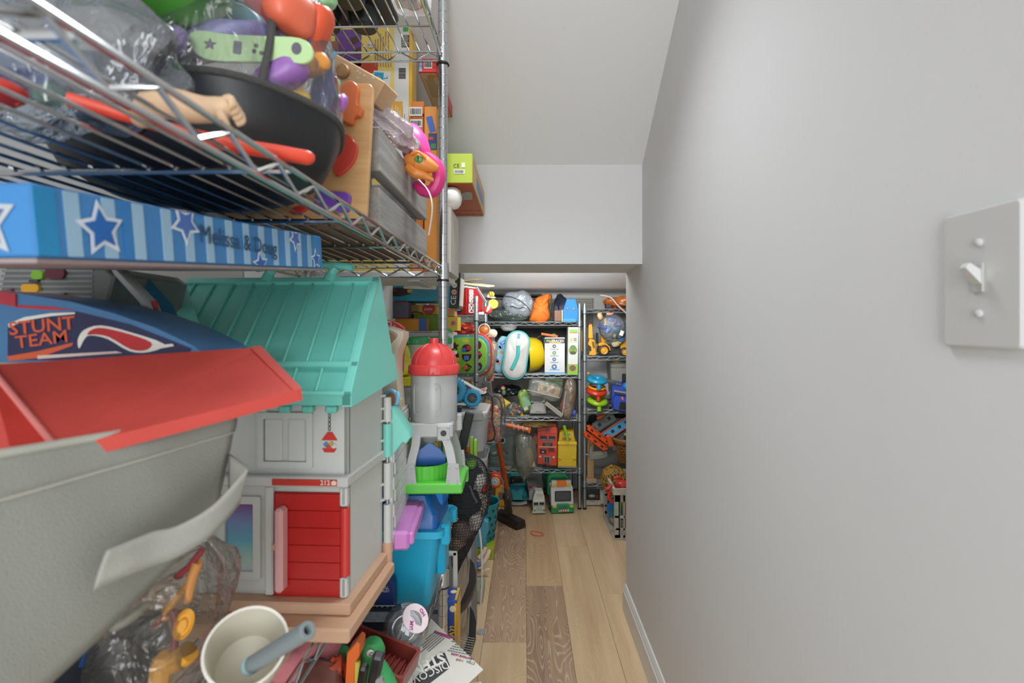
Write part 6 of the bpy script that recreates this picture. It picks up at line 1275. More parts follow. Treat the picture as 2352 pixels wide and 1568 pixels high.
for (l_, x0, y0, x1, y1, yy, c_, rz) in (('beige card lid lying on top of the toy barn', 1060, 645, 1128, 656, 2.44, '#b8a88a', 8), ('olive brown card lid at the very top of the left unit', 1064, 637, 1100, 643, 2.47, '#6f6440', -4)):
    a, c = at(x0, y1, yy), at(x1, y0, yy); tag(B().box((0, 0, 0), (c.x - a.x, .13, .008), .001).make('card_sheet', mat(c_, .6), loc=(a + c) / 2 + Vector((0, .06, 0)), rot=(R(6), R(rz), R(-10))), l_, 'lid')
# shape sorter
t, P, k = fl('shape_sorter', 'shape sorter cube with lime green face and red rim', 'toy', 1073, 862, 2.43)
def rr_(cx_, cy_, w_, h_, r_): return [(cx_ + x, cy_ + y) for x, y in rrect(w_, h_, r_, 6)]
slab(t, 'shell', mat('#c02f24', .45), P, rr_(1072, 815, 114, 102, 34), .004, .16, .004)
slab(t, 'teal_rim', mat('#4f93a0', .45), P, rr_(1072, 815, 107, 94, 32), -.001, .05, .002)
slab(t, 'green_face', mat('#86bf35', .45), P, rr_(1072, 816, 94, 82, 28), -.006, .02, .002)
for x, y in ((1040, 772), (1075, 770), (1108, 783), (1124, 815), (1116, 850), (1075, 861), (1042, 861), (1023, 800)): disc(t, 'yellow_dot', mat('#9db36a', .5), P, k, x, y, 2.6, -.0022, 0)
slab(t, 'yellow_tag', mat('#d0b53a', .45), P, rr_(1070, 783.5, 15, 5, 2.4), -.0075, 0)
HOLE = mat('#4f1512', .7)
def hole(pts): slab(t, 'shape_hole', HOLE, P, pts, -.0068, 0)
hole([(1045 + x, 795 - y) for x, y in star(11, 5.5)]); hole([(1072 + x, 799 + y) for x, y in ngon(20, 10.5, 0, 1, .85)]); hole(rr_(1046, 820, 17, 19, 4)); hole([(1061, 813), (1083, 812.5), (1083, 820), (1078, 828), (1071, 830), (1064, 826), (1061, 819)]); hole([(1073, 834), (1085, 842), (1073, 853), (1061, 844)])
hole([(1099 + x, 792 + y) for x, y in ngon(18, 7.5, 0, 1, 1.25)]); hole([(1094, 806), (1103, 806), (1108, 815), (1102, 824), (1094, 825)]); hole([(1096, 835), (1103, 831), (1108, 838), (1106, 848), (1098, 851)]); hole([(1040, 838), (1055, 837), (1046, 855), (1040, 855)])
for l_, px, py, r_, c_ in (('blue shape block behind the round sorter hole', 1066, 803, 4.5, '#2a5fc0'), ('red shape block behind the round sorter hole', 1077, 799, 5.5, '#b8252a'), ('lime shape block behind the square sorter hole', 1041, 820, 4.5, '#9fb82f'), ('yellow shape block behind the square sorter hole', 1050, 825, 4.2, '#d6b02f'), ('blue tube block behind the half-moon sorter hole', 1071, 822, 5.5, '#2f7fd0'), ('orange shape block behind the diamond sorter hole', 1069, 844, 5.5, '#d9762f'), ('green shape block behind the diamond sorter hole', 1077, 846, 4, '#2f7a45'), ('red shape block behind the pentagon sorter hole', 1100, 812, 4.5, '#b02a28'), ('sky blue shape block behind the lowest right sorter hole', 1098, 844, 4, '#2f8fd0')):
    tag(B().box((0, 0, 0), (r_ * 2 * k, .006, r_ * 1.8 * k), .0015).make('shape_block', mat(c_, .35), loc=at(px, py, 2.4205), rot=(0, R((px * 7) % 40 - 20), 0)), l_, 'toy block')
# soft things above the sorter and on the level below
b = B(); b.blob((0, 0, 0), (.055, .05, .028), .4, 2, 3, 6); tag(b.make('red_pouch', mat('#c03a2c', .5, var=.5, vscale=40), loc=at(1070, 755, 2.46)), 'red and black patterned pouch on top of the shape sorter', 'pouch')
b = B(); b.tube([at(1052, 741, 2.44), at(1062, 744, 2.44), at(1074, 750, 2.44)], [.010, .008, .012], 10, smooth=4); tag(b.make('toy_bone', mat('#c99a2f', .4), None), 'mustard yellow bone-shaped toy above the red pouch', 'toy')
t = thing('toy_goggles', 'brown toy goggles with a pale rim next to the grey post', 'toy', at(1112, 757, 2.50)); b = B(); b.torus((0, 0, 0), .028, .003, 28, 8, TR((0, 0, 0), (R(90), 0, 0))); b.make('rim', mat('#b0aa9c', .4), t); b = B(); b.blob((0, .01, -.002), (.026, .012, .024), 0, 1, 3); b.make('lens', mat('#a8662f', .3), t)
b = B(); b.blob((0, 0, 0), (.028, .02, .022), .2, 2, 3, 3); tag(b.make('cream_shoe', mat('#bfb29c', .6), loc=at(1130, 766, 2.52)), 'cream baby shoe beside the brown goggles', 'shoe')
t, P, k = fl('plush_lion', 'mustard plush toy with a white eye under the shape sorter', 'soft toy', 1068, 890, 2.44); b = B(); b.blob((*[P(1063, 884)[0]], 0, P(0, 882)[1]), (.036, .03, .024), .12, 3, 3, 2); b.make('plush_head', mat('#b98a3a', .9), t); b = B(); b.blob((P(1077, 0)[0], .005, P(0, 880)[1]), (.012, .012, .020), 0, 1, 2); b.make('ear', mat('#a87828', .9), t); b = B(); b.blob((P(1066, 0)[0], -.028, P(0, 881)[1]), (.008, .005, .008), 0, 1, 2); e = b.make('eye', PAPER, t); b = B(); b.blob((P(1067, 0)[0], -.033, P(0, 882)[1]), (.003, .003, .004), 0, 1, 2); b.make('pupil', BLACK, e)
b = B(); b.box((0, 0, 0), (.042, .05, .075), .004); tag(b.make('grey_bin', mat('#6c6862', .5), loc=at(1120, 893, 2.50), rot=(0, R(-6), 0)), 'dark grey plastic box end under the shape sorter', 'box')
b = B(); bag_surface(b, (0, 0, 0), (.028, .03, .095), 9, .1, 2, p=3); tag(b.make('zip_bag', clear('#f0ece0', .22, .7, '#c9c0a8', .5, 20), loc=at(1127, 828, 2.52), rot=(0, R(10), 0)), 'clear zip bag with wooden pieces beside the shape sorter', 'bag')
for l_, px, py, c_, dm in (('pale orange wooden piece at the bottom of the zip bag by the sorter', 1125, 852, '#dfa05a', (.03, .01, .05)), ('yellow wooden piece at the top of the zip bag by the sorter', 1117, 800, '#cfb070', (.02, .01, .08)), ('salmon wooden piece at the tip of the zip bag by the sorter', 1130, 866, '#cf8070', (.018, .01, .04))):
    tag(B().box((0, 0, 0), dm, .002).make('wooden_piece', mat(c_, .5), loc=at(px, py, 2.52), rot=(0, R(8), 0)), l_, 'toy block')
# ================================================================== back wire unit, facing the camera
YB = 3.0
ub = thing('wire_shelving_unit', 'dull chrome wire shelving unit against the back wall', 'shelving unit', (.329, YB, 0))
for (x, y) in ((0, 0), (-.56, 0), (0, .35), (-.56, .35)):
    post(ub, x, y, .012, 1.229, .0095, CHROME2)
    for z in (1.120, .806, .550, .237): collar(ub, x, y, z, .019, .0095, CHROME2)
for z in (1.120, .806, .550, .237): wire_shelf(ub, -.56, 0, 0, .35, z, .019, CHROME2, rr=.0018, pitch=.0645, wires='x', wgap=.025, bars=(-.14, -.28, -.42))
DB = mat('#272a26', .8)
# top shelf
b = B(); bag_surface(b, (0, 0, 0), (.130, .06, .048), 31, .28, 2.2)
tag(b.make('plastic_bag', clear('#a9b3ac', .45, .8, '#59635c', .8, 25), loc=at(1166, 722, 3.08)), 'dark grey green plastic bag flat on the top shelf of the back unit', 'bag')
t = thing('drawstring_bag', 'clear plastic drawstring bag with a black letter on the back unit', 'bag', at(1190, 700, 3.06), (0, R(-8), 0))
b = B(); bag_surface(b, (0, 0, 0), (.088, .05, .080), 33, .16, 2.0, p=3); b.make('bag_wall', clear('#e4e9ee', .38, .9, '#b3bac0', .7, 20), t)
k = 3.0 / F; b = B(); b.tube([((x - 1190) * k, -.062, (700 - y) * k) for x, y in ((1149, 669), (1162, 676), (1180, 682), (1198, 694), (1210, 708), (1218, 722))], .0022, 6, smooth=5); b.make('drawstring', BLACK, t)
text(t, 'S', .036, BLACK, ((1163 - 1190) * k, -.082, (700 - 699) * k), 'front', -.15, bold=.0008); b = B(); b.tube([((x - 1190) * k, -.066, (700 - y) * k) for x, y in ((1172, 702), (1180, 704), (1186, 708), (1192, 710), (1200, 708), (1208, 712))], .002, 5, smooth=4); b.make('printed_script', BLACK, t)
b = B(); b.blob((0, 0, 0), (.055, .04, .032), .3, 2, 3, 7); tag(b.make('white_toy', mat('#c4c4b8', .5), loc=at(1188, 722, 3.07)), 'off white toy at the bottom of the drawstring bag', 'toy')
t = thing('cloth_sack', 'crumpled orange cloth drawstring sack on the back unit', 'sack', at(1240, 710, 3.05))
k = 3.02 / F; pts = [(1262, 671), (1236, 680), (1228, 692), (1222, 715), (1217, 735), (1230, 738), (1245, 744), (1262, 734), (1266, 722), (1262, 705), (1266, 690), (1270, 678)]
q = [((x - 1242) * k, (708 - y) * k) for x, y in pts]; q = [(p.x, p.y) for p in spline([(x, y, 0) for x, y in q], 5, True)]
rings = []
for s_, d_ in ((.25, -.030), (.62, -.024), (.88, -.010), (1.0, .012), (.9, .035), (.5, .05)): rings.append([(x * s_ + .004 * noise.noise(Vector((x * 60, z * 60, d_ * 50))), d_ + .016 * noise.noise(Vector((x * 26, z * 26, 1))), z * s_) for x, z in q])
b = B(); b.loft(rings); b.make('sack_body', mat('#cf6a1a', .7, bump=.5, bscale=30, var=.15, vscale=20), t, ang=180)
b = B(); b.tube([((x - 1242) * k, -.022, (708 - y) * k) for x, y in ((1264, 674), (1261, 690), (1264, 706), (1267, 722), (1264, 732))], .0022, 6, smooth=5); b.tube([((x - 1242) * k, -.020, (708 - y) * k) for x, y in ((1268, 674), (1270, 695), (1268, 715), (1272, 730))], .002, 6, smooth=5); b.make('cord', BLACK, t)
b = B(); b.blob((0, 0, 0), (.045, .05, .085), .3, 2, 3, 5); tag(b.make('navy_pouch', mat('#161c2c', .6), loc=at(1288, 706, 3.16)), 'black and navy pouch between the orange sack and the blue bird house', 'pouch')
tag(B().box((0, 0, 0), (.05, .05, .066), .001).make('wooden_box', wood('#5a3018', '#7d4a28', 20), loc=at(1282, 725, 3.09)), 'dark brown wooden block beside the blue bird house', 'box')
tag(B().box((0, 0, 0), (.010, .06, .07), .001).make('wooden_lath', mat('#c7a47a', .6), loc=at(1291, 725, 3.06)), 'pale wooden strip beside the blue bird house', 'wood')
t, P, k = fl('bird_house', 'bright blue felt bird house shape with two round studs', 'bird house', 1312, 738.5, 3.02)
slab(t, 'house_body', mat('#2377b0', .7, bump=.3, bscale=150), P, [(1293, 738), (1293, 712), (1302, 686), (1322, 686), (1329, 710), (1330, 738)], 0, .07, .004)
slab(t, 'base_roll', mat('#2b86c0', .6), P, [(1293, 738.5), (1293, 731), (1323, 731), (1324, 738.5)], -.008, .0, .003)
for x, c_ in ((1303, '#c4628a'), (1318, '#9a8a7a')): q = P(x, 709.5); b = B(); b.blob((q[0], -.003, q[1]), (.0068, .006, .0068), 0, 1, 2); b.make('round_stud', mat(c_, .4), t)
tag(B().box((0, 0, 0), (.34, .14, .012), .004).make('black_tray', DB, loc=(-.06, 3.20, 1.292), rot=(R(-4), R(1), 0)), 'flat black tray resting on top of the bags of the back unit', 'tray')
WVM = bpy.data.materials.new('ribbed_olive'); WVM.use_nodes = True; WVM.node_tree.nodes['Principled BSDF'].inputs['Base Color'].default_value = (*hexc('#77756a'), 1); WVM.node_tree.nodes['Principled BSDF'].inputs['Roughness'].default_value = .5
t = thing('ribbed_panel', 'olive grey ribbed plastic panel standing at the very back', 'panel', (.28, 3.37, 1.10)); b = B()
for i in range(14): b.box((0, 0, .006 + .0135 * i), (.36, .012, .0125), .003)
b.make('rib', WVM, t)['kind'] = 'stuff'
# second shelf
zB = .806 + .004
tag(B().box((0, 0, 0), (.52, .012, .26), .001).make('shade_panel', DB, loc=(.06, 3.385, .955)), 'dark panel added for the shade behind the second shelf', 'board')  # dark sheet added to stand in for deep shade at the back wall
b = B(); b.lathe([(0, -.045), (.03, -.045), (.05, -.03), (.060, 0), (.058, .0), (.045, -.028), (0, -.040)], 32); tag(b.make('white_bowl', mat('#d8d8d6', .4), loc=at(1168, 748, 3.17) + Vector((0, 0, .012))), 'white plastic bowl above the fish patterned bag', 'bowl')
t = thing('patterned_bag', 'pale blue plastic bag printed with orange fish', 'bag', at(1152, 815, 3.07), (0, R(9), 0)); b = B(); bag_surface(b, (0, 0, 0), (.040, .04, .115), 41, .08, 2, p=3.4); b.make('bag_wall', mat('#8fbccb', .25, bump=.5, bscale=35, var=.25, vscale=18), t)
for dx, dz, c_ in ((.0, .02, '#c87435'), (-.012, -.045, '#c0663a'), (-.018, .045, '#3f8fc4'), (-.020, -.035, '#4a3a80'), (-.01, .05, '#3f8fc4')):
    decal(t, 1, 1, mat(c_, .4), (dx, -.0405, dz), 'front', dx * 30, 'fish_print', ngon(8, .013, 0, 1.1, .8))
decal(t, .055, .020, mat('#2a6fb4', .4), (.006, -.042, .083), 'front', .6, 'blue_label'); text(t, 'BABY', .014, PAPER, (.006, -.0432, .083), 'front', .6)
t, P, k = fl('quilted_case', 'white quilted pill-shaped case with teal edging and handle', 'case', 1178, 868, 2.975, (0, R(8), 0))
o_ = lambda w_, h_: [(1178 + x, 815 - y) for x, y in rrect(w_, h_, w_ * .48, 8)]
slab(t, 'back_shell', mat('#2f9f9f', .45), P, o_(57, 114), .002, .085, .006); slab(t, 'teal_edging', mat('#2f9f9f', .45), P, o_(57, 114), -.004, .002, .002)
b = B(); q = [P(*p) for p in o_(52, 109)]; cxy = P(1178, 815)
rings = [[(cxy[0] + (x - cxy[0]) * s_, d_ - (.002 * math.sin(x * 200) * math.sin(z * 200) if s_ < .95 else 0), cxy[1] + (z - cxy[1]) * s_) for x, z in q] for s_, d_ in ((1.0, -.003), (.96, -.008), (.8, -.013), (.5, -.015), (.01, -.016))]; b.loft(rings); b.make('quilted_front', mat('#b7b8b2', .5, bump=.6, bscale=45), t, ang=180)
b = B(); b.tube([P(1180, 792) + (0,), P(1182, 815) + (0,), P(1177, 835) + (0,), P(1172, 848) + (0,)], .0105, 10, M=FR(-.020), smooth=6, flat=.45); b.make('strap_handle', mat('#2fa09c', .45), t)
q = P(1178, 770); decal(t, .016, .027, mat('#2a7fc0', .4), (q[0], -.0165, q[1]), 'front', 0, 'blue_label'); text(t, 'BABY', .007, PAPER, (q[0], -.0176, q[1]), 'front', R(90))
t = thing('yellow_bowl', 'large glossy yellow bowl lying on its side', 'bowl', at(1208, 815, 3.10)); MY = TR((0, 0, 0), (0, R(84), R(12)))
b = B(MY); b.lathe([(.106, 0), (.109, .004), (.108, .03), (.100, .07), (.080, .098), (.045, .108), (0, .110)], 40, cap=False); b.make('bowl_shell', mat('#cfb21c', .2), t); b = B(MY); b.lathe([(.106, .001), (.09, .05), (0, .08)], 40, cap=False); b.make('bowl_inside', mat('#1f4a60', .5), t)
t, P, k = fl('game_box', 'white box with a black title band and round icons on the second shelf', 'box', 1274, 861, 3.02, (0, 0, R(-6)))
pbox(t, 'carton', mat('#c6c8c6', .4), P, 1251, 775, 1297, 860.8, 0, .12); Yd = -.0006
def pd2(x0, y0, x1, y1, m, d=.0006, name='printed_panel'): a, c = P(x0, y1), P(x1, y0); return decal(t, c[0] - a[0], c[1] - a[1], m, ((a[0] + c[0]) / 2, -d, (a[1] + c[1]) / 2), 'front', 0, name, rrect(c[0] - a[0], c[1] - a[1], .0005, 1))
pd2(1251, 777, 1297, 788, mat('#23281f', .5)); ftext(t, 'Neo', 9, P, k, 1263.5, 783, mat('#a9b84a', .5), -.0014, bold=.0004); ftext(t, 'TRACKS', 8, P, k, 1280.5, 783, PAPER, -.0014, bold=.0004, wide=.95); pd2(1262, 786, 1289, 787.4, YELLOW, .0014)
for y, c_, r_ in ((795, '#3f4a44', 4.3), (810, '#5f8a4a', 4.3), (825, '#3f5f94', 4.3), (842, '#4a6f9a', 6.2)):
    q = P(1273, y); decal(t, 1, 1, mat(c_, .5), (q[0], -.0006, q[1]), 'front', 0, 'icon', ngon(20, r_ * k)); decal(t, 1, 1, PAPER, (q[0], -.0012, q[1]), 'front', y, 'icon_mark', star(r_ * .55 * k, r_ * .25 * k, 4))
for y in (802, 817, 832): pd2(1264, y - .6, 1283, y + .6, mat('#6d6f6d', .5), name='printed_text')
pd2(1262, 847.5, 1285, 850, mat('#5fa8cf', .5), name='printed_text'); pd2(1251, 855, 1297, 857, mat('#2f8fc9', .5)); pd2(1251, 858.5, 1297, 860.5, mat('#2f8fc9', .5))
decal(t, .118, .22, mat('#b8a24a', .5), (P(1251, 0)[0] - .0002, .06, .112), Euler((R(90), 0, R(-90))), 0, 'yellow_side')
b = B(); b.cyl((-.05, 0, .012), (.05, 0, -.004), .008, n=12); tag(b.make('orange_stick', mat('#c46a35', .6), loc=at(1262, 771, 3.05)), 'orange stick lying on top of the white box', 'toy')
tag(B().box((0, 0, 0), (.022, .03, .014), .002).make('green_piece', mat('#45a56a', .5), loc=at(1272, 769, 3.09)), 'small green piece behind the orange stick', 'toy')
b = B(); b.tube([at(1222, 786, 3.12), at(1232, 776, 3.1), at(1244, 772, 3.1), at(1250, 780, 3.1), at(1246, 795, 3.1)], .006, 7, smooth=6); tag(b.make('dark_cable', BLACK), 'coil of black cable above the yellow bowl', 'cable')
t, P, k = fl('game_box', 'tall narrow white box with green prints next to the post', 'box', 1316, 861, 2.99, (0, R(1), 0))
pbox(t, 'carton', mat('#c5c7bf', .4), P, 1303.5, 751, 1327, 860.8, 0, .10); pd2(1304, 836, 1327, 860.5, mat('#7cb53a', .5)); pd2(1306, 756, 1325, 765, mat('#7cb53a', .5)); pd2(1306, 762.5, 1325, 764.5, mat('#b0602f', .5), .0012)
b = B(); b.frame2([(x * k, y * k) for x, y in rrect(20, 14, 2, 3)], [(x * k, y * k) for x, y in rrect(18.6, 12.6, 2, 3)], .0006, TR((P(1315, 0)[0], -.0003, P(0, 779)[1]), (R(90), 0, 0))); b.make('printed_frame', mat('#8aa85a', .5), t)
for x0, c_ in ((1307, '#b0a05a'), (1316, '#6a7050')): pd2(x0, 776, x0 + 7, 778.5, mat(c_, .5), .001); pd2(x0, 780, x0 + 7, 782.5, mat(c_, .5), .001)
for y, r_, c_, sx in ((804, 10, '#7d8f3a', 1.0), (798, 6, '#5f7f3a', 1.2), (810, 4, '#3f4a30', 1.8), (845, 9, '#c78a4a', 1), (845, 7.4, '#5f5a3a', 1)): q = P(1315, y); decal(t, 1, 1, mat(c_, .5), (q[0], -.0012 - .0002 * (10 - r_), q[1]), 'front', 0, 'picture', ngon(18, r_ * k, 0, sx, .95))
# third shelf
zC = .550 + .004; k = 3.0 / F
t = thing('clear_bag', 'clear bag of small toy figures at the left of the third shelf', 'bag', at(1178, 940, 3.05)); b = B(); bag_surface(b, (0, 0, 0), (.062, .045, .046), 51, .2, 2.4, p=2.6); b.make('bag_wall', clear('#f2f4f2', .06, .9, '#dfe4e0', .7, 35), t)
rnd = random.Random(12); nm = ['green', 'yellow', 'orange', 'pink', 'white', 'red', 'blue', 'tan', 'mint', 'gold']; hc = ['#4f9a52', '#dba52f', '#d9752f', '#c9458a', '#cfcfc4', '#b5302a', '#3a5fa8', '#c79a78', '#7fb59a', '#e0b83a']
for i, (px, py) in enumerate(((1161, 945), (1176, 955), (1181, 943), (1156, 943), (1193, 946), (1186, 936), (1196, 938), (1174, 948), (1172, 936), (1198, 953))):
    tf = thing('toy_figure', nm[i] + ' toy figure in the clear bag at the left of the third shelf', 'toy figure', at(px, py, 3.035 + .01 * (i % 3)), (0, R(rnd.uniform(-60, 60)), 0))
    b = B(); b.blob((0, 0, 0), (.010, .009, .011), .2, 3, 2, i); b.make('figure_body', mat(hc[i], .4), tf); b = B(); b.blob((0, -.001, .014), (.0075, .007, .007), 0, 1, 2); b.make('figure_head', mat(hc[(i + 3) % 10], .4), tf)
t = thing('paper_pyramid', 'yellow folded pyramid above the bag of figures', 'toy', at(1160, 930, 3.07)); A_ = [at(1152, 911, 3.05), at(1143, 914, 3.10), at(1174, 925, 3.03), at(1156, 938, 3.02), at(1148, 936, 3.09)]; A_ = [p - Vector(t.location) for p in A_]
b = B(); b.add(A_, [(0, 2, 3), (0, 3, 4), (0, 4, 1), (0, 1, 2), (1, 4, 3, 2)]); b.make('pyramid_faces', mat('#d4b41f', .5), t)
t = thing('plaid_figure', 'small toy figure with red cap in a clear wrapper on the third shelf', 'toy figure', at(1157, 905, 3.05)); b = B(); b.blob((0, 0, .010), (.014, .012, .018), .2, 3, 2, 1); b.make('figure_body', mat('#5f7a5a', .5), t); b = B(); b.blob((-.004, -.004, .036), (.014, .012, .013), 0, 1, 2); b.make('figure_head', mat('#c9b08a', .5), t); b = B(); b.blob((-.006, 0, .046), (.014, .012, .008), 0, 1, 2); b.make('cap', mat('#b03030', .5), t)
b = B(); bag_surface(b, (0, 0, 0), (.075, .05, .035), 61, .3, 2.6); tag(b.make('dark_bag', mat('#1d2223', .25, bump=.8, bscale=40), loc=at(1165, 897, 3.13)), 'crinkled black plastic bag at the back of the third shelf', 'bag')
t = thing('green_bag', 'green and mint printed plastic bag standing on the third shelf', 'bag', at(1205, 920, 3.06), (0, R(-14), R(8))); b = B(); bag_surface(b, (0, 0, 0), (.036, .018, .066), 71, .12, 2, p=3.4); b.make('bag_wall', mat('#86a84a', .3, bump=.5, bscale=40, var=.4, vscale=22), t); decal(t, .036, .06, mat('#8fbfa2', .35), (.010, -.0185, -.004), 'front', .1, 'mint_label'); decal(t, .025, .02, mat('#cfd0bc', .4), (-.006, -.019, -.045), 'front', .1, 'pale_label')
t, P, k = fl('toy_camper', 'pale grey toy camper truck under the zip bag', 'toy truck', 1237, 950, 3.02); LG = mat('#a7a6a0', .4)
slab(t, 'camper_body', LG, P, [(1217, 948), (1219, 930), (1228, 925), (1247, 925), (1254, 932), (1254, 948)], 0, .09, .003); slab(t, 'camper_roof', mat('#b5b3a8', .4), P, [(1220, 925), (1222, 904), (1252, 904), (1252, 925)], .01, .09, .002); slab(t, 'windscreen', mat('#3a3d38', .3), P, [(1221, 909), (1252, 909), (1249, 919), (1244, 922), (1222, 922)], .006, .012)
pbox(t, 'number_plate', mat('#8a8982', .4), P, 1230, 943.5, 1242, 946, -.002, .001); pbox(t, 'bumper', mat('#8f8e88', .4), P, 1217, 946, 1254, 949.5, -.004, .01)
for x in (1221, 1250): b = B(); b.cyl((P(x, 0)[0], .02, .011), (P(x, 0)[0], .04, .011), .011, n=16); b.make('wheel', BLACK, t)
for x in (1219, 1221): pbox(t, 'side_ladder', mat('#77766f', .4), P, x, 928, x + 1, 940, -.002, 0, .0002)
t = thing('zip_bag', 'clear zip bag holding a wooden box with round fruit prints', 'bag', at(1252, 895, 2.995), (0, R(14), 0)); b = B(); bag_surface(b, (0, 0, 0), (.105, .030, .055), 81, .06, 2, p=4); b.make('bag_wall', clear('#eef0ea', .16, .8, '#c9cec4', .4, 25), t); b = B(); b.box((-.005, -.031, -.022), (.20, .002, .004), .0005); b.make('zip_strip', mat('#b5b3a6', .4), t)
t = thing('wooden_box', 'small wooden box with green and red circles inside the zip bag', 'toy box', at(1260, 896, 3.0), (0, R(14), 0)); b = B(); b.box((.0, 0, 0), (.135, .03, .062), .002); b.make('box_body', wood('#b5926a', '#cdae86', 20, (10, 1, 1), .5, .05), t)
decal(t, 1, 1, mat('#4a6f52', .5), (-.022, -.0156, .006), 'front', 0, 'apple_print', ngon(16, .0135)); decal(t, 1, 1, mat('#a86046', .5), (.022, -.0156, .004), 'front', 0, 'orange_print', ngon(18, .0165))
tag(B().box((0, 0, 0), (.11, .03, .045), .002).make('green_pouch', mat('#566a4a', .6), loc=at(1272, 876, 3.06), rot=(0, R(6), 0)), 'moss green fabric behind the wooden fruit box', 'fabric')
t = thing('card_stack', 'stack of pale cards leaning beside the toy camper', 'cards', at(1272, 938, 3.0), (0, R(38), 0))
for i in range(5): b = B(); b.box((0, .004 * (i % 2), -.010 + .0042 * i), (.125, .05, .0032)); b.make('card', mat(('#b9b5a8', '#c8c4b6', '#aca694')[i % 3], .6), t)
t = thing('zip_bag', 'upright clear zip bag of coloured pieces beside the back post', 'bag', at(1306, 915, 3.0), (0, R(8), 0)); b = B(); bag_surface(b, (0, 0, 0), (.040, .03, .120), 91, .14, 2, p=2.8); b.make('bag_wall', clear('#e6e0d8', .24, .8, '#b5a594', .5, 22), t); b = B(); b.box((-.026, -.027, -.03), (.004, .003, .15), .0005); b.make('zip_strip', mat('#b0aca0', .4), t)
for i, (l_, px, py, rx, rz, c_) in enumerate((('dusty red', 1294, 932, .018, .03, '#b0524e'), ('pale yellow', 1300, 948, .016, .024, '#cfb47a'), ('salmon', 1313, 915, .016, .03, '#b8705a'), ('royal blue', 1318, 948, .014, .018, '#3f57a8'), ('ochre', 1312, 895, .010, .014, '#b89a48'), ('tan', 1303, 886, .014, .022, '#96705a'))):
    tag(B().blob((0, 0, 0), (rx, .018, rz), .2, 2, 3, i, p=2.8).make('plastic_piece', mat(c_, .5), loc=at(px, py, 3.0)), l_ + ' plastic piece inside the upright zip bag', 'toy')
tag(B().blob((0, 0, 0), (.10, .06, .018), .3, 3, 3, 4).make('gold_cloth', mat('#6d5526', .6, var=.5, vscale=60), loc=at(1232, 975, 3.03)), 'dull gold crumpled cloth hanging under the third shelf', 'cloth')
# fourth shelf
zD = .237 + .004
t, P, k = fl('clear_box', 'clear plastic box with a handle hole on the fourth shelf', 'storage bin', 1152, 1077, 3.01)
b = B(); b.loft([[(x, y + .09, z) for x, y in rrect(w_, d_, .014)] for w_, d_, z in ((.150, .15, 0), (.168, .17, .19), (.172, .174, .195))], cap=False); b.add([(x, y + .09, .001) for x, y in rrect(.148, .148, .014)], [tuple(range(20))]); b.make('box_wall', clear('#dfe9e6', .14, .6, '#b4c4c0', 0, 20), t)
b = B(); b.frame2(rrect(.075, .036, .017, 5), rrect(.065, .026, .012, 5), .004, TR((-.015, .0045, .172), (R(90), 0, 0))); b.make('handle_rim', mat('#aab4b0', .4), t); slab(t, 'handle_hole', mat('#10120f', .8), P, rr_(1146, 1011.5, 24, 9, 4.4), .002, .0035)
t = thing('spiral_toy', 'turquoise spiral toy inside the clear handled box', 'toy', at(1136, 1034, 3.06), (R(80), R(-20), 0)); b = B()
for i in range(6): b.torus((0, 0, -.015 + .008 * i), .034 - .002 * i, .006, 26, 7)
b.make('spiral', mat('#55b0ae', .4), t)
b = B(); b.cyl((-.03, 0, -.003), (.03, 0, .003), .006, n=10); tag(b.make('yellow_stick', mat('#cf9f35', .4), loc=at(1163, 1072, 3.03)), 'yellow stick at the bottom of the clear handled box', 'toy')
for l_, px, py, c_ in (('slate tube slanting inside the clear handled box', 1160, 1050, '#5f777c'), ('dark red piece inside the clear handled box', 1160, 1035, '#7a3038'), ('steel blue piece low in the clear handled box', 1140, 1072, '#4f6f9a')): b = B(); b.cyl((-.018, 0, .02), (.018, 0, -.02), .007, n=10); tag(b.make('plastic_tube', mat(c_, .4), loc=at(px, py, 3.07)), l_, 'toy')
t, P, k = fl('toy_blaster', 'orange toy with pale grey clips lying on the clear handled box', 'toy', 1185, 985, 2.96, (0, R(13), 0)); OO = mat('#d9622b', .35)
b = B(); b.cyl((-.088, 0, .012), (-.055, 0, .012), .012, n=14); b.make('grey_nozzle', mat('#7f807c', .4), t); b = B(); b.cyl((-.055, 0, .012), (.075, 0, .012), .014, n=18); b.box((.080, 0, .012), (.012, .03, .034), .003); b.make('barrel', OO, t)
for x in (-.02, .008, .036): b = B(); b.tube([(x + .0075 * math.cos(0), .0155 * math.cos(a), .012 + .0155 * math.sin(a)) for a in [R(200) + R(140) * i / 8 for i in range(9)]], .004, 6); b.tube([(x, .0155 * math.cos(a), .012 + .0155 * math.sin(a)) for a in [R(100) + R(80) * i / 6 for i in range(7)]], .004, 6); b.make('clip', mat('#b5b5a6', .4), t)
b = B(); b.cyl((-.03, 0, .026), (-.03, 0, .036), .004, n=8); b.cyl((.062, -.002, .020), (.062, -.018, .020), .008, n=12); b.make('peg', mat('#c4c4b8', .4), t)
t = thing('zip_bag', 'large clear zip bag hanging over the edge of the fourth shelf', 'bag', at(1203, 1045, 2.985), (0, R(4), 0)); b = B(); q = [((x - 1203) * k, (1045 - y) * k) for x, y in ((1182, 1000), (1215, 998), (1232, 1030), (1232, 1062), (1208, 1101), (1181, 1060))]; q = [(p.x, p.y) for p in spline([(x, z, 0) for x, z in q], 4, True)]
b.loft([[(x * s_, d_, z * s_) for x, z in q] for s_, d_ in ((.3, -.030), (.75, -.022), (1, 0), (.75, .022), (.3, .03))]); b.make('bag_wall', clear('#e4e6de', .22, .8, '#b2b4a6', .6, 22), t); b = B(); b.tube([((x - 1203) * k, -.010, (1045 - y) * k) for x, y in ((1216, 1000), (1213, 1050), (1208, 1100))], .0022, 6); b.make('zip_strip', mat('#a9aba0', .4), t)
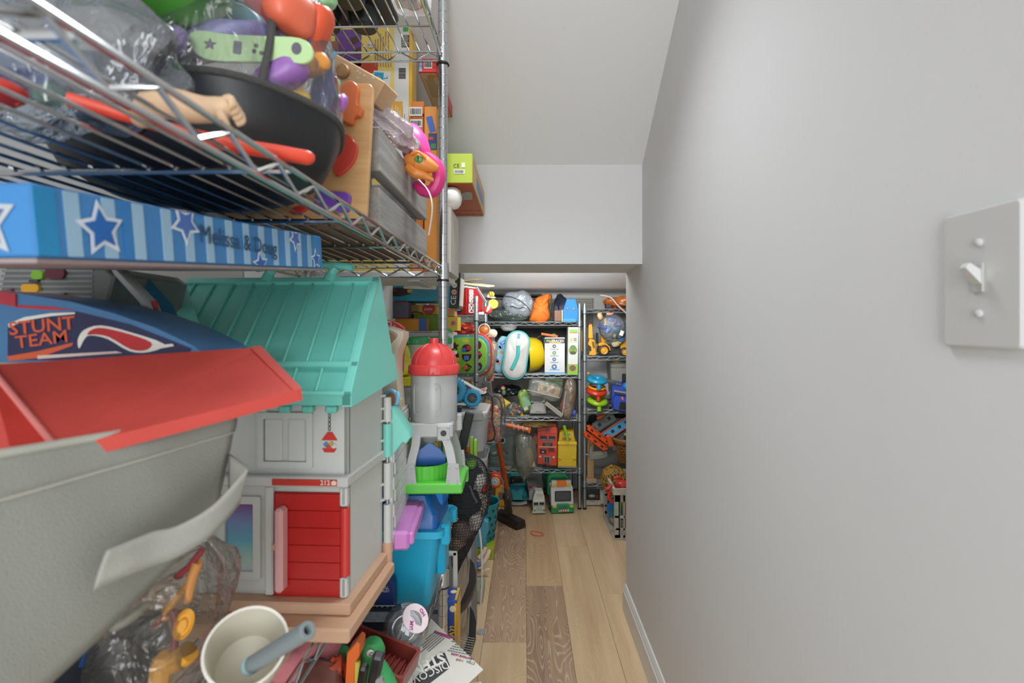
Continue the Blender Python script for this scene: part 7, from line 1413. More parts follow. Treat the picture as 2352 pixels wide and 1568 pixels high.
tag(B().box((0, 0, 0), (.034, .03, .11), .002).make('wooden_block', mat('#c4a878', .6), loc=at(1219, 1050, 2.985), rot=(0, R(-12), 0)), 'pale wooden block inside the large zip bag', 'toy block')
tag(B().blob((0, 0, 0), (.02, .018, .05), .2, 2, 3, 1).make('green_cloth', mat('#5a7050', .7), loc=at(1192, 1020, 2.99)), 'muted green cloth inside the large zip bag', 'cloth')
tag(B().blob((0, 0, 0), (.022, .02, .045), .2, 2, 3, 5).make('rust_cloth', mat('#8f5f50', .7), loc=at(1230, 1010, 3.06)), 'rust coloured cloth between the zip bag and the red bus', 'cloth')
# red double-decker bus
t, P, k = fl('toy_bus', 'red double-decker toy bus with black destination boards', 'toy bus', 1257, 1073, 3.02, (0, 0, R(-5))); RBM = mat('#c5381f', .35); DK = mat('#14171a', .3)
slab(t, 'bus_body', RBM, P, [(1234, 1070), (1234, 983), (1237, 980), (1277, 980), (1280, 984), (1280, 1070)], 0, .20, .003)
slab(t, 'bus_roof', mat('#7d2014', .4), P, [(1236, 980), (1240, 974), (1276, 974), (1279, 980)], .02, .20, .002)
pbox(t, 'roof_edge', mat('#d04a30', .3), P, 1235, 990, 1280, 994, -.004, .004); pbox(t, 'route_box', RBM, P, 1252.5, 984.5, 1264, 991.5, -.008, .0); pbox(t, 'route_board', DK, P, 1254.5, 986, 1262, 990.5, -.010, -.007); ftext(t, '12', 4.2, P, k, 1258.2, 988.3, PAPER, -.0104)
for x0, x1 in ((1241, 1256), (1260.5, 1275.5)): pbox(t, 'upper_window', DK, P, x0, 1001, x1, 1010.5, -.0015, .001); pbox(t, 'window_seat', mat('#4a8f98', .5), P, x0 + 1, 1008, x1 - 1, 1010.4, -.0022, 0)
pbox(t, 'destination_board', DK, P, 1246.5, 1012.5, 1269, 1015, -.0015, .001); ftext(t, 'PICCADILLY CIRCUS', 2.3, P, k, 1257.8, 1013.8, PAPER, -.0024, wide=1.0); pbox(t, 'destination_board', DK, P, 1246.5, 1017, 1269, 1024.5, -.0015, .001)
for y in (1018.6, 1020.8, 1022.9): ftext(t, 'MARBLE ARCH', 1.9, P, k, 1257.8, y, mat('#9a9a94', .5), -.0024)
pbox(t, 'cream_band', mat('#c9a784', .4), P, 1237, 1025, 1278, 1027, -.003, .001)
pbox(t, 'cab_window', DK, P, 1240, 1031, 1255, 1042, -.0015, .001); pbox(t, 'cab_window', mat('#5a1810', .4), P, 1258.5, 1028.5, 1273, 1036.5, -.001, .001); q = P(1247, 1038); b = B(); b.blob((q[0], -.001, q[1]), (.008, .003, .006), 0, 1, 2); b.make('driver', mat('#9a9a94', .5), t)
slab(t, 'bonnet', RBM, P, [(1255, 1068), (1255, 1044), (1260, 1039), (1276, 1036), (1279, 1068)], -.012, 0, .003)
pbox(t, 'grille', mat('#8f8f8c', .3), P, 1249.5, 1046, 1263.5, 1064.5, -.018, -.0, .001); pbox(t, 'grille_mesh', mat('#2c2c2c', .5), P, 1251, 1047, 1256, 1061, -.0195, -.017); pbox(t, 'grille_mesh', mat('#2c2c2c', .5), P, 1257, 1047, 1262, 1061, -.0195, -.017); pbox(t, 'number_plate', mat('#7d1a14', .5), P, 1250, 1061.6, 1263, 1064.2, -.020, -.017)
for x in (1240.5, 1272): q = P(x, 1048.5); b = B(); b.blob((q[0], -.004 - (.010 if x > 1260 else 0), q[1]), (.0078, .004, .0078), 0, 1, 2); b.make('headlamp', mat('#c4c6b8', .3), t)
pbox(t, 'bumper', mat('#1c1a1a', .5), P, 1234, 1065.5, 1281, 1070, -.006, .004)
for x in (1238, 1276): b = B(); b.cyl((P(x, 0)[0] - .005, .035, .014), (P(x, 0)[0] + .005, .035, .014), .0145, n=18); b.make('wheel', BLACK, t)
# yellow bus-shaped case
t, P, k = fl('toy_case', 'yellow bus-shaped plastic case with a lime green handle', 'toy case', 1303, 1074, 2.99, (0, 0, R(-4))); YB_ = mat('#d4b416', .4)
slab(t, 'lower_case', YB_, P, [(1281, 1072), (1281, 1022), (1283, 1017), (1323, 1017), (1325, 1022), (1324, 1072)], 0, .15, .005); slab(t, 'upper_case', mat('#c9a814', .4), P, [(1282, 1018), (1285, 997), (1291, 993), (1318, 993), (1322, 1018)], .02, .16, .004)
pbox(t, 'rim', mat('#dcc02a', .4), P, 1281, 1014, 1325, 1021, -.006, .004, .002); b = B(); b.tube([P(1304, 1012) + (0,), P(1301, 995) + (0,), P(1297, 982) + (0,), P(1296, 976) + (0,)], .0085, 10, M=FR(-.012), smooth=5, flat=.6); b.make('handle', mat('#83b51f', .4), t)
b = B(); b.cyl((*[P(1303, 0)[0]], -.014, P(0, 1014)[1]), (P(1303, 0)[0], .0, P(0, 1014)[1]), .012, n=18); b.make('handle_hub', YB_, t)
for x, y, w_, h_, c_ in ((1302, 998, 18, 3, '#5fa09a'), (1295, 1009, 8, 4, '#b5402f'), (1308, 1009, 9, 4, '#b5402f')): q = P(x, y); decal(t, 1, 1, mat(c_, .5), (q[0], .0155, q[1]), 'front', 0, 'printed_mark', ngon(14, w_ / 2 * k, 0, 1, h_ / w_))
for x in (1287, 1319): q = P(x, 1053); b = B(); b.blob((q[0], -.001, q[1]), (.010, .006, .009), 0, 1, 2); b.make('headlamp_bump', YB_, t)
pbox(t, 'grey_base', mat('#8a8878', .5), P, 1281, 1071, 1324, 1074, -.003, .15)
# floor vehicles
t, P, k = fl('toy_car', 'teal and purple toy beetle car on the floor', 'toy car', 1189, 1159.5, 3.06); TC = mat('#1d9a9c', .35); PUR = mat('#5a2f8f', .4)
slab(t, 'cabin', TC, P, [(1168, 1122), (1169, 1097), (1172, 1091), (1200, 1091), (1204, 1097), (1206, 1122)], .06, .18, .006); slab(t, 'windscreen', mat('#0f1114', .2), P, [(1169.5, 1119), (1171, 1100), (1200, 1099), (1203, 1118)], .056, .062)
slab(t, 'bonnet', TC, P, [(1166, 1150), (1168, 1132), (1172, 1121), (1203, 1121), (1209, 1132), (1213, 1150)], .0, .16, .012); slab(t, 'purple_badge', PUR, P, [(1179, 1122), (1194, 1122), (1187, 1129)], -.003, .003)
for a, c in (((1172, 1122), (1178, 1146)), ((1205, 1122), (1199, 1146))): b = B(); b.tube([P(*a) + (0,), P(*c) + (0,)], .0022, 6, M=FR(-.001)); b.make('purple_line', PUR, t)
for x in (1174, 1205): q = P(x, 1141); b = B(); b.blob((q[0], -.003, q[1]), (.011, .006, .012), 0, 1, 2); b.make('headlamp', mat('#2a5a30', .2), t)
for x in (1168, 1213): q = P(x, 1149); b = B(); b.cyl((q[0] - .012, .05, .022), (q[0] + .012, .05, .022), .024, n=20); b.make('wheel', mat('#402a6a', .4), t)
slab(t, 'bumper', mat('#9aa3a6', .3), P, [(1171, 1150), (1180, 1153), (1198, 1153), (1210, 1149), (1211, 1155), (1199, 1158.5), (1180, 1158.5), (1172, 1156)], -.014, .01, .003)
slab(t, 'rear_fin', TC, P, [(1166, 1096), (1167, 1088), (1171, 1087), (1173, 1096)], .08, .10, .001); b = B(); b.blob((P(1185, 0)[0], .12, P(0, 1090)[1]), (.026, .02, .010), .2, 4, 3, 2); b.make('lime_roof_rack', mat('#72b52a', .4), t)
q = P(1185, 1114); b = B(); b.blob((q[0] - .02, .058, q[1] + .008), (.012, .006, .014), .2, 3, 2, 2); b.make('driver', mat('#2a2d33', .3), t)
WT = mat('#b9bcb0', .4)
t, P, k = fl('toy_truck', 'long white toy truck with a slatted trailer on the floor', 'toy truck', 1237, 1180.5, 2.92, (0, 0, R(4)))
pbox(t, 'cab', WT, P, 1224, 1149, 1252, 1176, 0, .07, .003); slab(t, 'cab_roof', mat('#c4c6bc', .4), P, [(1224, 1150), (1226, 1142), (1230, 1130), (1248, 1130), (1251, 1142), (1252, 1150)], .012, .085, .003)
for x0, x1 in ((1226, 1236.5), (1239, 1250)): pbox(t, 'windscreen', mat('#20251f', .2), P, x0, 1152.5, x1, 1159.5, -.0012, .001)
pbox(t, 'grille', mat('#a2a79a', .4), P, 1233, 1163, 1245, 1173, -.003, .001); pbox(t, 'green_stripe', mat('#3f7a55', .5), P, 1224, 1160.5, 1252, 1161.8, -.001, .001); pbox(t, 'bumper', mat('#b5b8ad', .4), P, 1222, 1173, 1252, 1178.5, -.006, .01, .001); pbox(t, 'green_stripe', mat('#3f7a55', .5), P, 1224, 1177, 1252, 1178.2, -.0068, -.005)
for x in (1228, 1249): pbox(t, 'headlamp', mat('#4a3a2f', .4), P, x - 2.5, 1170, x + 2.5, 1172, -.008, -.004)
b = B(); b.frame2([(x * k, z * k) for x, z in rrect(10, 4.5, 1, 2)], [(x * k, z * k) for x, z in rrect(9, 3.5, 1, 2)], .0006, TR((P(1239, 0)[0], .011, P(0, 1138)[1]), (R(90), 0, 0))); b.make('roof_emblem', mat('#5f8f6f', .5), t)
tr_ = B(); tr_.box((P(1232, 0)[0], .21, .075), (.070, .22, .05), .002); tr_.make('trailer', mat('#8f938f', .4), t)
for i in range(7): b = B(); b.box((P(1232, 0)[0], .115 + .031 * i, .102), (.071, .024, .005), .001); b.make('trailer_slat', mat('#a4a8a2', .4), t)
pbox(t, 'tail_light', mat('#6a1a1c', .3), P, 1214, 1126, 1226, 1132, .09, .10); pbox(t, 'tail_light', mat('#6a1a1c', .3), P, 1237, 1126, 1246, 1131, .09, .10)
for x in (1225, 1251):
    for y in (.03, .20, .30): b = B(); b.cyl((P(x, 0)[0] - .006, y, .015), (P(x, 0)[0] + .006, y, .015), .015, n=16); b.make('wheel', BLACK, t)
GG = mat('#1f8452', .4)
t, P, k = fl('toy_garbage_truck', 'green and white toy garbage truck with orange beacon on the floor', 'toy truck', 1292, 1178.5, 2.93, (0, 0, R(4)))
slab(t, 'hopper', GG, P, [(1262, 1150), (1262, 1108), (1266, 1097), (1276, 1093), (1302, 1093), (1311, 1098), (1313, 1110), (1313, 1150)], .11, .42, .006); slab(t, 'hopper_lip', mat('#2a9460', .4), P, [(1263, 1112), (1264, 1103), (1272, 1097), (1304, 1097), (1311, 1104), (1312, 1112), (1306, 1106), (1270, 1106)], .09, .115, .003); pbox(t, 'hopper_lid', GG, P, 1263, 1087, 1276, 1095, .20, .40); pbox(t, 'hopper_lid', GG, P, 1300, 1089, 1306, 1095, .15, .30)
slab(t, 'cab', mat('#c4c9c9', .3), P, [(1266, 1162), (1265, 1121), (1267, 1118), (1313, 1116), (1316, 1119), (1318, 1162)], 0, .10, .004)
slab(t, 'windscreen', mat('#2a2c2c', .15), P, rr_(1293, 1139, 38, 24, 2), -.002, .002); slab(t, 'window_glass', mat('#4a4d4d', .12), P, rr_(1293, 1139, 33, 20, 2), -.003, .001)
slab(t, 'lower_front', GG, P, [(1266, 1177), (1266, 1160), (1319, 1158), (1319, 1175)], -.006, .09, .003); slab(t, 'radiator', mat('#2a9460', .4), P, rr_(1292.5, 1161.5, 28, 12, 2), -.012, -.002, .002)
for y in (1159, 1162, 1165): pbox(t, 'radiator_slat', mat('#176a40', .4), P, 1281, y, 1304, y + 1.3, -.014, -.010, .0003)
for x in (1273.5, 1313): pbox(t, 'headlamp', mat('#c9b52a', .3), P, x - 4.5, 1159.5, x + 4.5, 1164.5, -.009, -.004)
slab(t, 'plate', PAPER, P, [(1283, 1168.5), (1306, 1168), (1306, 1173), (1283, 1173.5)], -.010, -.005)
for i in range(4): x = 1285.5 + 5.2 * i; s_ = 1 if i < 2 else -1; slab(t, 'red_chevron', mat('#c4302a', .4), P, [(x - 1.6 - s_, 1168.6), (x + .8 - s_, 1168.6), (x + 1.6 + s_, 1173), (x - .8 + s_, 1173)], -.0115, -.009)
slab(t, 'beacon', mat('#d9732a', .3), P, rr_(1290, 1111, 22, 12, 3), -.004, .03, .002)
for x in (1273, 1306): pbox(t, 'roof_lamp_housing', mat('#b9bcb8', .4), P, x - 6, 1105, x + 6, 1118, .0, .03, .001); pbox(t, 'roof_lamp', mat('#c9b32a', .3), P, x - 4, 1110, x + 4, 1117.5, -.003, .004, .001)
for x in (1268, 1316):
    for y in (.06, .34): b = B(); b.cyl((P(x, 0)[0] - .01, y, .022), (P(x, 0)[0] + .01, y, .022), .022, n=18); b.make('wheel', BLACK, t)
# ================================================================== right-hand back unit
ur = thing('wire_shelving_unit', 'wire shelving unit in the back right corner, partly hidden by the wall', 'shelving unit', (.360, 3.0, 0))
for (x, y) in ((0, 0), (.60, 0), (0, .35), (.60, .35)):
    post(ur, x, y, .012, 1.229, .0095, CHROME2)
    for z in (1.198, .914, .597, .158): collar(ur, x, y, z, .020, .0095, CHROME2)
for z in (1.198, .914, .597, .158): wire_shelf(ur, 0, .60, 0, .35, z, .021, CHROME2, rr=.0018, pitch=.062, wires='x', wgap=.025, bars=(.15, .3, .45))
t = thing('orange_bag', 'translucent orange plastic bag on the top right shelf', 'bag', at(1430, 694, 3.10)); b = B(); bag_surface(b, (0, 0, 0), (.11, .07, .034), 14, .25, 2, p=2.8); b.make('bag_wall', mat('#a85a1f', .3, bump=.7, bscale=30, var=.5, vscale=20), t)
b = B(); b.tube([at(1379, 678, 3.0), at(1392, 680, 2.99), at(1405, 685, 2.98), at(1420, 702, 2.97), at(1440, 720, 2.97)], [.008, .011, .011, .010, .010], 10, smooth=5, flat=.6); tag(b.make('pale_strip', mat('#b39a94', .5)), 'pale pink plastic strip drooping from the top right shelf', 'strip')
tag(B().box((0, 0, 0), (.035, .05, .026), .002).make('dark_block', mat('#2f1a16', .5), loc=at(1397, 703, 3.07)), 'dark maroon block on the top right shelf', 'block')
b = B(); b.cyl((0, 0, 0), (.012, 0, -.004), .007, n=10); tag(b.make('red_bead', RED, loc=at(1410, 708, 3.02)), 'small red bead at the edge of the top right shelf', 'bead')
# yellow backhoe
t, P, k = fl('toy_backhoe', 'yellow toy backhoe loader with black tyres', 'toy excavator', 1395, 818, 3.04); EY = mat('#d99a1f', .35)
for x, y, r_, yy in ((1386, 804, 13.5, -.02), (1433, 808, 10.5, -.02)):
    q = P(x, y); b = B(); b.torus((0, 0, 0), (r_ - 4) * k, 4 * k, 28, 8, TR((q[0], yy, q[1]), (R(90), 0, 0)), 1.0); wv = b.make('wheel', mat('#26272a', .6), t); b = B()
    for i in range(20): a = 2 * math.pi * i / 20; b.box((q[0] + r_ * k * math.cos(a), yy, q[1] + r_ * k * math.sin(a)), (.003, .012, .003))
    b.make('tread', mat('#1c1d1f', .6), wv)['kind'] = 'stuff'
    b = B(); b.lathe([(r_ * .62 * k, 0), (r_ * .62 * k, .012), (r_ * .4 * k, .008), (r_ * .35 * k, .012), (0, .013)], 22, TR((q[0], yy, q[1]), (R(90), 0, 0))); b.make('rim', EY, wv)
slab(t, 'chassis', mat('#2c2e30', .4), P, [(1372, 808), (1374, 792), (1400, 790), (1425, 797), (1425, 806), (1400, 808)], -.005, .05, .002); slab(t, 'mudguard', EY, P, [(1372, 790), (1378, 786), (1390, 787), (1399, 795), (1402, 805), (1398, 803), (1394, 795), (1386, 791), (1374, 794)], -.026, .0, .002)
slab(t, 'bonnet', EY, P, [(1424, 800), (1425, 788), (1440, 780), (1452, 784), (1452, 800)], -.01, .05, .003); slab(t, 'cab_post', mat('#1c1d1f', .4), P, [(1372, 792), (1371, 764), (1374, 764), (1376, 792)], -.01, .04); slab(t, 'seat', EY, P, [(1382, 790), (1381, 772), (1388, 770), (1393, 778), (1392, 786)], .01, .03, .002)
slab(t, 'boom', EY, P, [(1351, 777), (1352, 746), (1360, 744), (1362, 777)], .0, .03, .003); slab(t, 'stabiliser', EY, P, [(1350, 790), (1354, 777), (1364, 780), (1372, 792), (1370, 812), (1366, 816), (1352, 815), (1354, 808), (1358, 806), (1357, 796)], -.01, .03, .002)
b = B(); 
for x in (1360, 1363, 1367): b.tube([P(x, 784) + (0,), P(x + 2, 798) + (0,)], .0028, 7, M=FR(-.014))
b.make('hydraulic_pipes', mat('#3a3c3e', .4), t); b = B(); b.cyl((*[P(1368, 0)[0]], -.012, P(0, 797)[1]), (P(1369, 0)[0], -.012, P(0, 808)[1]), .005, n=10); b.make('piston', mat('#b99a6a', .25, .6), t); pbox(t, 'front_arm', EY, P, 1337, 760, 1342, 808, .10, .12)
t, P, k = fl('yellow_bottle', 'yellow bottle with a red cap behind the right-hand post', 'bottle', 1355, 777, 3.09); b = B(); b.lathe([(0, 0), (.013, 0), (.013, .068), (.009, .078), (.006, .082)], 18); b.make('bottle_body', mat('#c9931f', .35), t); b = B(); b.cyl((0, 0, .08), (0, 0, .094), .0065, n=14); b.make('cap', mat('#b5261f', .4), t)
t = thing('clear_bag', 'clear bag of blue and tan toy figures on top of the backhoe', 'bag', at(1407, 752, 2.99)); b = B(); bag_surface(b, (0, 0, 0), (.080, .045, .082), 17, .12, 2, p=2.3); b.make('bag_wall', clear('#f0f3f6', .07, .9, '#e4eaf0', .7, 28), t)
rnd = random.Random(3)
for i, (px, py, nm_, c_, rx, rz) in enumerate(((1378, 726, 'tan', '#c4a276', .016, .022), (1400, 722, 'peach', '#cf8f6a', .022, .012), (1390, 738, 'sand', '#bfa27c', .010, .022), (1405, 733, 'steel blue', '#3f5f98', .030, .016), (1383, 751, 'indigo', '#3c4596', .030, .014), (1397, 758, 'cobalt', '#2f6ab0', .026, .018), (1416, 755, 'teal', '#2f8090', .020, .022), (1404, 762, 'coral', '#c98a70', .008, .022), (1418, 745, 'violet blue', '#4a4fa0', .022, .012), (1412, 772, 'mint', '#8fc0a0', .010, .012), (1414, 787, 'cream', '#c7b98f', .024, .024), (1412, 774, 'charcoal', '#2d3034', .022, .014), (1430, 775, 'azure', '#2f7fb5', .010, .030))):
    tg = thing('toy_figure', nm_ + ' toy figure inside the clear bag on the backhoe', 'toy figure', at(px, py, 2.99 + .008 * (i % 4)), (0, R(rnd.uniform(-40, 40)), 0)); b = B(); b.blob((0, 0, 0), (rx, .012, rz), .2, 2.5, 2, i, p=2.4); b.make('figure_body', mat(c_, .45), tg); b = B(); b.tube([(rx * .5, 0, rz * .3), (rx * 1.0, -.004, rz * .9)], .004, 7); b.make('arm', mat(c_, .45), tg)
tag(B().box((0, 0, 0), (.022, .002, .03), .0005).make('paper_tag', PAPER, loc=at(1428, 765, 2.94), rot=(0, R(20), 0)), 'small white paper tag on the bag of figures', 'tag')
# third shelf: white board, grey bin, spinner, blue lorry
tag(B().box((0, 0, 0), (.26, .012, .27), .001).make('white_board', mat('#c5c6c8', .6), loc=(.50, 3.37, .745)), 'white board leaning on the wall behind the right-hand unit', 'board')
t, P, k = fl('grey_bin', 'pale grey plastic bin with a square handle hole', 'storage bin', 1432, 905, 3.12); b = B(); b.loft([[(x, y + .08, z) for x, y in rrect(w_, d_, .015)] for w_, d_, z in ((.14, .14, 0), (.165, .16, .19), (.172, .168, .195), (.165, .16, .196), (.14, .13, .02))], cap=True); b.make('bin_wall', mat('#8f8f86', .5), t); pbox(t, 'handle_hole', mat('#26261f', .7), P, 1429, 858, 1440, 876, -.006, .012)
b = B(); b.blob((0, 0, 0), (.03, .03, .014), .3, 2, 3, 3); tag(b.make('yellow_cloth', mat('#8f7a26', .6), loc=at(1415, 833, 3.18)), 'mustard cloth on top of the pale grey bin', 'cloth')
b = B(); b.box((0, 0, 0), (.10, .09, .022), .003); tag(b.make('clear_box', clear('#d4dad8', .25, .8, '#8f9694', 0, 20), loc=at(1405, 876, 3.05), rot=(0, R(12), 0)), 'flat clear plastic box between the spinner and the grey bin', 'box')
zz3 = .597 + .004
def ringpiece(name, label, px, py, m, tilt, hole=False):
    t = thing(name, label, 'toy ring', at(px, py, 3.02), (R(tilt), R(6), 0))
    b = B(); b.torus((0, 0, 0), .042, .022, 32, 12, None, .75); b.make('ring', m, t)
    b = B(); b.cyl((.006, -.045, -.002), (.010, -.060, -.038), .013, .014, 18); b.make('spout', m, t); return t
ringpiece('ball_ramp', 'cyan ring of the stacked ball ramp toy', 1371, 872, mat('#1f8fb5', .3), 14)
ringpiece('ball_ramp', 'red ring of the stacked ball ramp toy', 1370, 898, mat('#c8351f', .3), 16)
ringpiece('ball_ramp', 'lime green ring of the stacked ball ramp toy', 1372, 920, mat('#8fbf1f', .3), 18)
b = B(); b.torus((0, 0, 0), .048, .007, 32, 8); tag(b.make('yellow_ring', mat('#d9a81f', .3), loc=at(1371, 888, 3.025), rot=(R(14), R(5), 0)), 'thin yellow ring between the cyan and red rings', 'toy ring')
b = B(); b.blob((0, 0, 0), (.008, .008, .007), 0, 1, 2); tag(b.make('yellow_ball', YELLOW, loc=at(1351, 857, 3.03)), 'small yellow ball by the cyan ring', 'ball')
b = B(); b.blob((0, 0, 0), (.028, .025, .028), 0, 1, 3); tag(b.make('blue_ball', mat('#1f7fc4', .3), loc=at(1440, 888, 3.02)), 'bright blue ball at the wall edge above the blue lorry', 'ball')
t, P, k = fl('toy_lorry', 'glossy blue toy lorry with an orange flame badge', 'toy truck', 1422, 944, 3.0, (0, R(8), R(-14))); BL = mat('#1640b0', .25)
slab(t, 'cab', BL, P, [(1402, 935), (1396, 886), (1400, 881), (1428, 881), (1434, 898), (1438, 935)], .02, .14, .004); slab(t, 'bonnet', BL, P, [(1408, 942), (1404, 915), (1409, 908), (1434, 908), (1440, 916), (1440, 942)], -.02, .05, .005); pbox(t, 'visor', mat('#8a9296', .3, .6), P, 1404, 898, 1434, 902, .005, .025, .001); pbox(t, 'windscreen', mat('#2c3438', .2), P, 1406, 902, 1432, 907, .012, .022); slab(t, 'grille', mat('#0c0e12', .4), P, [(1422, 921), (1437, 920), (1438, 938), (1421, 938)], -.023, -.018)
for x in (1407, 1413): pbox(t, 'roof_lamp', mat('#cfd3d6', .3), P, x, 882, x + 4, 884.5, .012, .03, .001)
slab(t, 'flame_badge', mat('#d97f3a', .4), P, [(1422, 910), (1426, 908), (1429, 915), (1425, 916)], -.0215, -.019)
for x in (1401, 1436): b = B(); b.cyl((P(x, 0)[0] - .008, .02, .018), (P(x, 0)[0] + .008, .02, .018), .020, n=18); b.make('wheel', mat('#17181b', .5), t)
b = B(); b.cyl((P(1397, 0)[0], .0, P(0, 912)[1]), (P(1396, 0)[0], .0, P(0, 895)[1]), .003, n=8); b.make('exhaust', CHROME, t)
# fourth shelf: track pieces, easel frame, baskets
OT_ = mat('#d4511f', .4); GT = mat('#5a5d5e', .5); BT_ = mat('#2a8fc0', .4)
def track(name, label, c, dirv, w_, L_, m, holes, z=.0, edge=None):
    t = thing(name, label, 'toy track', c); xx = Vector(dirv).normalized(); nn = Vector((.25, -.86, .45)); yy = nn.cross(xx).normalized(); nn = xx.cross(yy); M = frame((0, 0, 0), xx, yy, nn)
    b = B(M); b.prism(rrect(L_, w_, .004, 2), .007, None, .001); b.make('track_plate', m, t)
    for sg in (-1, 1): b = B(M); b.box((0, sg * w_ * .47, .009), (L_, .006, .010), .001); b.make('side_rail', edge or m, t)
    for i in range(holes): b = B(M); b.prism(rrect(.020, w_ * .34, .002, 2), .0012, TR((-L_ / 2 + L_ * (i + .5) / holes, 0, .0066))); b.make('slot', mat('#1f2022', .7), t)
    for sg in (-1, 1): b = B(M); b.prism(ngon(14, .009), .006, TR((sg * (L_ / 2 + .004), w_ * .25, 0))); b.make('connector', edge or m, t)
    return t
sx = Vector((.82, 0, .55))
track('toy_track', 'grey toy track piece at the top of the track pile', at(1388, 968, 3.10), sx, .060, .14, GT, 2)
track('toy_track', 'blue toy track piece with orange rails', at(1415, 985, 3.05), sx, .055, .20, BT_, 4, edge=OT_)
track('toy_track', 'grey toy track piece at the right of the track pile', at(1425, 1012, 3.04), sx, .055, .14, GT, 2)
track('toy_track', 'upper orange toy track piece leaning to the right', at(1376, 1002, 3.0), Vector((.80, 0, -.60)), .030, .17, OT_, 3)
track('toy_track', 'lower orange toy track piece nearest the post', at(1366, 1014, 2.985), Vector((.80, 0, -.60)), .030, .15, OT_, 3)
b = B(); b.box((0, 0, 0), (.03, .03, .07), .004); tag(b.make('track_joint', OT_, loc=at(1400, 1012, 2.99), rot=(0, R(-15), 0)), 'orange upright joint piece beside the orange tracks', 'toy')
b = B(); b.blob((0, 0, 0), (.030, .014, .012), .2, 3, 3, 4); tag(b.make('flame_toy', mat('#cf6a2a', .4), loc=at(1380, 957, 3.08), rot=(0, R(-30), 0)), 'orange and yellow toy wing at the top of the track pile', 'toy')
b = B(); b.blob((0, 0, 0), (.012, .012, .010), .2, 3, 2, 4); tag(b.make('lime_piece', LIME, loc=at(1437, 998, 3.0)), 'small lime piece at the wall edge of the track pile', 'toy')
for l_, px, py, rx, rz in (('black crumpled item behind the top of the track pile', 1362, 962, .03, .03), ('black crumpled item behind the easel', 1352, 985, .022, .05), ('black crumpled item under the right shelf', 1420, 955, .06, .014)): tag(B().blob((0, 0, 0), (rx, .04, rz), .3, 2, 3, int(px)).make('dark_item', mat('#1c1e1e', .4), loc=at(px, py, 3.14)), l_, 'dark item')
t, P, k = fl('wooden_easel', 'small pale wooden stand behind the grey toy blaster', 'stand', 1356, 1106, 3.06); WN = wood('#b38a58', '#cfa875', 14, (1, 1, 12), .5, .1)
pbox(t, 'upright', WN, P, 1349, 1010, 1364, 1098, 0, .03, .002); pbox(t, 'foot', WN, P, 1340, 1097, 1369, 1107, -.02, .05, .002); pbox(t, 'side_post', wood('#8a6438', '#a87f4a', 14, (1, 1, 12), .5, .1), P, 1341, 1030, 1347, 1097, .05, .06, .001); q = P(1357, 1016); b = B(); b.blob((q[0], -.001, q[1]), (.020, .006, .012), 0, 1, 2); b.make('wooden_knob', WN, t)
t, P, k = fl('toy_blaster', 'grey toy blaster with yellow marks across the wooden stand', 'toy', 1370, 1052, 2.98, (0, R(-4), 0)); GB = mat('#7c7f7e', .45)
slab(t, 'blaster_body', GB, P, [(1353, 1052), (1352, 1044), (1358, 1038), (1385, 1036), (1396, 1040), (1396, 1050), (1385, 1054), (1360, 1055)], 0, .02, .003); slab(t, 'grip', GB, P, [(1353, 1046), (1358, 1025), (1362, 1026), (1360, 1046)], .004, .016, .002); b = B(); b.cyl((*[P(1344, 0)[0]], .01, P(0, 1042)[1]), (P(1356, 0)[0], .01, P(0, 1045)[1]), .006, n=12); b.make('muzzle', GB, t)
b = B()
for i in range(8): q = P(1363 + 3 * i, 1045 - .4 * i); b.box((q[0], -.0005, q[1]), (.004, .001, .007))
b.make('yellow_marks', mat('#c4b23a', .5), t)
# wicker basket
WK = mat('#a5712f', .5)
t = thing('wicker_basket', 'brown wicker basket at the wall edge of the right-hand unit', 'basket', at(1442, 1060, 3.03)); k = 3.03 / F; b = B(); rim = []
for j in range(3): b.torus((0, 0, .128 + .006 * j), .083 + .002 * j, .0075, 30, 7)
b.make('woven_rim', WK, t); b = B()
for i in range(22): a = 2 * math.pi * i / 22; b.tube([(.080 * math.cos(a), .080 * math.sin(a), .13), (.066 * math.cos(a + .3), .066 * math.sin(a + .3), .06), (.05 * math.cos(a + .7), .05 * math.sin(a + .7), .0)], .0042, 6, smooth=3)
for j in range(7): b.torus((0, 0, .012 + .017 * j), .052 + .0042 * j, .0038, 26, 6)
b.make('woven_wall', mat('#8f5f26', .5), t)['kind'] = 'stuff'
# golden cage basket tipped over
GO = mat('#b5842a', .35)
t = thing('cage_basket', 'golden plastic lattice basket tipped over on the laundry crate', 'basket', at(1410, 1100, 2.78), (R(20), R(-32), R(0))); b = B(); pr = [(.070, -.035), (.072, -.01), (.068, .02), (.052, .05), (.028, .07), (.010, .078)]
for i in range(16): a = 2 * math.pi * i / 16; b.tube([(r_ * math.cos(a + .25 * j / 5), r_ * math.sin(a + .25 * j / 5), z) for j, (r_, z) in enumerate(pr)], .0028, 6, smooth=3)
b.make('lattice_bars', GO, t)['kind'] = 'stuff'
for j, (r_, z) in enumerate(((.0695, .008), (.060, .036), (.030, .069))): b = B(); b.torus((0, 0, z), r_, .0028, 30, 6); b.make('hoop', GO, t)
b = B(); b.lathe([(.072, -.055), (.0745, -.055), (.0745, -.033), (.072, -.033), (.072, -.055)], 40, cap=False); bnd = b.make('rim_band', GO, t); b = B()
for i in range(40):
    for z in (-.050, -.044, -.038): a = 2 * math.pi * i / 40; b.cyl((.0742 * math.cos(a), .0742 * math.sin(a), z), (.0752 * math.cos(a), .0752 * math.sin(a), z), .0014, n=6)
b.make('rim_holes', mat('#4a3410', .7), bnd)['kind'] = 'stuff'
b = B(); b.tube([(.0, 0, .078), (.02, 0, .088), (.034, 0, .084)], .006, 8, smooth=4, flat=.5); b.make('top_tab', GO, t)
